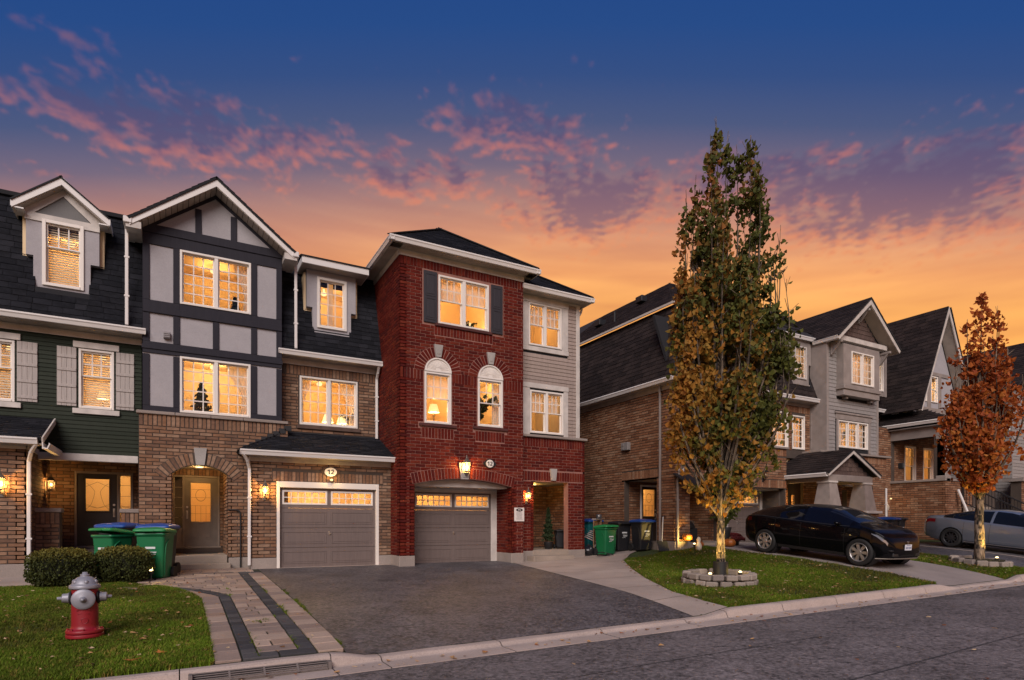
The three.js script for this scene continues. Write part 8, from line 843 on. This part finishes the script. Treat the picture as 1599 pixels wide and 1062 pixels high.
{ const t = thing('snow_shovel', 'snow shovel with pale handle leaning on the brown brick wall', 'shovel', [14.02, groundY(14, -15.1), -15.05]), m = new MB(); m.bar([-0.12, 0.25, 0.16], [0.1, 1.15, -0.02], 0.03, 0.03); m.build('handle', M([0.4, 0.38, 0.36], 0.5), t); const b = new MB(); b.slab([[-0.36, 0.02, 0.3], [0.02, 0.02, 0.36], [0.08, 0.34, 0.18], [-0.3, 0.34, 0.12]], 0.02); b.build('blade', mats.black, t); const g = new MB(); g.bar([0.03, 1.15, -0.02], [0.17, 1.17, -0.02], 0.03, 0.03); g.build('grip', mats.black, t); }
{ const t = thing('camera_light', 'small grey twin flood light on the post above the wooden fence', 'lamp', [13.0, groundY(13, -17.1) + 1.18, -17.1]), m = new MB(); m.box(-0.09, 0.09, 0, 0.16, -0.06, 0.06, 0.02); m.build('housing', M([0.06, 0.06, 0.065], 0.5), t); const l = new MB(); l.sphere(-0.05, 0.1, 0.07, 0.045, 1, 1, 0.6); l.build('lens', M([0.4, 0.38, 0.36], 0.2), t); }
// corner porch: pumpkins, mum, fern, lanterns, boxes
function pumpkin(label, x, y, z, r0) { const t = thing('pumpkin', label, 'pumpkin', [x, y, z], 0, 'pumpkins by the corner porch'), g = new THREE.SphereGeometry(r0, 40, 18), p = g.attributes.position; for (let i = 0; i < p.count; i++) { const a = Math.atan2(p.getZ(i), p.getX(i)), k = 1 + 0.07 * Math.abs(Math.cos(a * 5)) - 0.05, d = Math.hypot(p.getX(i), p.getZ(i)) / r0, yy = p.getY(i) * 0.8 - Math.sign(p.getY(i)) * 0.22 * r0 * Math.pow(1 - d, 2); p.setXYZ(i, p.getX(i) * k, yy + r0 * 0.74, p.getZ(i) * k); } g.computeVertexNormals(); put('skin', boxUV(g), M([0.42, 0.12, 0.015], 0.5, { map: T.grain }), t); const m = new MB(); m.tube([[0, r0 * 1.28, 0], [0.01, r0 * 1.5, 0], [0.04, r0 * 1.65, 0.01]], r0 * 0.1, 6); m.build('stalk', M([0.12, 0.1, 0.04], 0.8), t); }
pumpkin('orange pumpkin on the porch step beside the light', 14.78, 0.87, -14.1, 0.14); pumpkin('orange pumpkin standing against the pale base at the porch corner', 14.5, groundY(14.5, -14.4) + 0.3, -14.35, 0.17); pumpkin('orange pumpkin on the lawn beside the dark red flower pot', 15.95, groundY(15.9, -13.9), -13.9, 0.2);
{ const t = thing('potted_mum', 'round dark red flowering plant in a low pot at the garage corner', 'potted plant', [16.55, groundY(16.5, -14.2) + 0.02, -14.25]), L = new Leaves(91), r = rand(91), m = new MB(); m.lathe([[0, 0], [0.16, 0], [0.2, 0.2], [0.17, 0.2], [0, 0.18]], 18); m.build('pot', mats.black, t); for (let i = 0; i < 1300; i++) { const a = r() * 6.283, u = r(), s = Math.sqrt(1 - u * u), k = 0.36 * (0.85 + 0.2 * r()); L.add(Math.cos(a) * s * k, 0.14 + u * k * 0.75, Math.sin(a) * s * k, 0.045, mixc([0.1, 0.012, 0.016], [0.2, 0.03, 0.03], r()), 0); } L.build('flowers', leafMat, t); }
{ const t = thing('potted_fern', 'tall leafy fern in an urn at the corner porch step', 'potted plant', [16.2, groundY(16.2, -14.2) + 0.02, -14.3]), L = new Leaves(92), r = rand(92), m = new MB(); m.lathe([[0, 0], [0.14, 0], [0.1, 0.1], [0.17, 0.45], [0.21, 0.62], [0.16, 0.6], [0, 0.55]], 18); m.build('urn', mats.black, t); for (let i = 0; i < 46; i++) { const a = r() * 6.283, reach = 0.3 + 0.25 * r(), hh = 0.3 + 0.4 * r(); for (let k = 0; k < 22; k++) { const q = k / 22, d = reach * q, y = 0.6 + hh * Math.sin(q * 2.2); L.add(Math.cos(a) * d, y, Math.sin(a) * d, 0.07, mixc([0.05, 0.08, 0.015], [0.12, 0.12, 0.02], r()), 0.2); } } L.build('fronds', leafMat, t); }
{ const t = thing('storage_tote', 'teal storage tub on the corner porch behind the step', 'tub', [15.2, 1.0, -15.4], 0.2), m = new MB(); m.box(-0.28, 0.28, 0, 0.36, -0.2, 0.2, 0.03); m.build('tub', binTeal, t); const l = new MB(); l.box(-0.31, 0.31, 0.36, 0.41, -0.23, 0.23, 0.02); l.build('lid', binTeal, t); }
{ const t = thing('covered_barbecue', 'dark covered barbecue with tubular handle on the corner porch', 'barbecue', [15.72, 1.0, -15.7], 0), g = new THREE.SphereGeometry(0.42, 24, 14, 0, 6.283, 0, 1.57); g.scale(1, 0.7, 0.7); g.translate(0, 0.5, 0); put('cover', boxUV(g), mats.black, t); const m = new MB(); m.box(-0.4, 0.4, 0.02, 0.5, -0.26, 0.26, 0.03); m.build('skirt', mats.black, t); const h = new MB(); h.tube([[-0.2, 0.02, 0.34], [-0.2, 0.62, 0.34], [-0.1, 0.74, 0.34], [0.06, 0.74, 0.34], [0.12, 0.62, 0.34]], 0.014, 6, 30); h.build('handle', mats.pewter, t); }
{ const t = thing('notice_board', 'small white sign with dark mark on the brick of the corner porch', 'sign', [14.45, 3.35, -14.585]), m = new MB(); m.box(-0.12, 0.12, -0.13, 0.13, 0, 0.02, 0.004); m.build('board', M([0.6, 0.57, 0.53], 0.6), t); const d = new MB(); d.box(-0.05, 0.05, -0.05, 0.05, 0.02, 0.024); d.build('mark', mats.black, t); }
{ const t = thing('welcome_figure', 'small pale ornament with a glowing jar beside the porch step', 'ornament', [14.62, groundY(14.6, -14) + 0.02, -13.98]), m = new MB(); m.lathe([[0, 0], [0.09, 0], [0.1, 0.14], [0.05, 0.26], [0.07, 0.34], [0.04, 0.42], [0, 0.43]], 16); m.build('body', M([0.6, 0.52, 0.4], 0.6), t); }
// ---------------------------------------------------------------- lamps and plants seen through the windows
function tableLamp(label, x, y, z, s = 1, power = 1.2) { const t = thing('table_lamp', label, 'lamp', [x, y, z], 0, 'lit table lamps behind the windows'), b = new MB(); b.lathe([[0, -0.42], [0.1, -0.42], [0.09, -0.39], [0.022, -0.36], [0.018, -0.16], [0.03, -0.1], [0.012, 0], [0, 0]], 16, mat4().makeScale(s, s, s)); b.build('stand', M([0.1, 0.06, 0.03], 0.5), t); const h = new MB(); h.lathe([[0.17, 0], [0.1, 0.24]], 24, mat4().makeScale(s, s, s)); h.build('lamp_shade', mats.shade, t); lampLight(x, y + 0.12 * s, z, power, [1, 0.66, 0.25], 3); }
tableLamp('lit table lamp in the window of the green-sided house', -1.72, 4.82, -18.6, 0.85, 1.3); tableLamp('lit table lamp in the brick bay window over the garage, nearer the window mullion', 3.95, 4.72, -18.7, 1, 1.4); tableLamp('lit table lamp in the brick bay window over the garage, by the drawn curtain', 4.36, 4.7, -18.62, 0.95, 1.0); tableLamp('lit table lamp in the arched window nearer the garage bay', 6.62, 4.95, -16.75, 1, 1.6); tableLamp('lit table lamp in the wide shuttered window under the red brick eaves', 7.85, 7.62, -16.9, 0.9, 1.6);
conifer('indoor_conifer', 'dark indoor fir seen in the lower half-timbered window', [0.52, 4.3, -18.25], 1.0, 0.72, 84, [[0.02, 0.03, 0.012], [0.045, 0.05, 0.015]], 0.1); conifer('indoor_conifer', 'small dark indoor fir at the corner of the upper half-timbered window', [1.35, 7.1, -18.2], 0.62, 0.42, 85, [[0.02, 0.03, 0.012], [0.045, 0.05, 0.015]], 0.09);
function houseplant(label, x, y, z, s, seed) { const t = thing('house_plant', label, 'house plant', [x, y, z]), L = new Leaves(seed), r = rand(seed), m = new MB(); m.lathe([[0, -0.2], [0.09, -0.2], [0.12, 0], [0, 0]], 14, mat4().makeScale(s, s, s)); m.build('pot', M([0.08, 0.06, 0.05], 0.6), t); for (let i = 0; i < 34; i++) { const a = r() * 6.283, R = (0.12 + 0.3 * r()) * s; for (let k = 1; k <= 6; k++) { const q = k / 6; L.add(Math.cos(a) * R * q, (0.1 + 0.55 * Math.sin(q * 1.9)) * s * (0.6 + 0.4 * R / s * 2), Math.sin(a) * R * q, 0.1 * s, mixc([0.03, 0.045, 0.015], [0.06, 0.06, 0.02], r()), 0); } } L.build('leaves', leafMat, t); }
houseplant('leafy plant behind the wide shuttered window under the red brick eaves', 7.75, 7.4, -16.7, 0.6, 86); houseplant('large leafy plant filling the arched window nearer the sided wing', 8.05, 4.55, -16.6, 1.5, 87); houseplant('leafy plant in the sill of the brick bay window over the garage', 4.55, 4.5, -18.45, 0.7, 88); houseplant('leafy plant in the middle pane of the triple window above the columned porch', 23.6, 4.7, -15.0, 1.2, 89);

renderer.render(scene, camera);
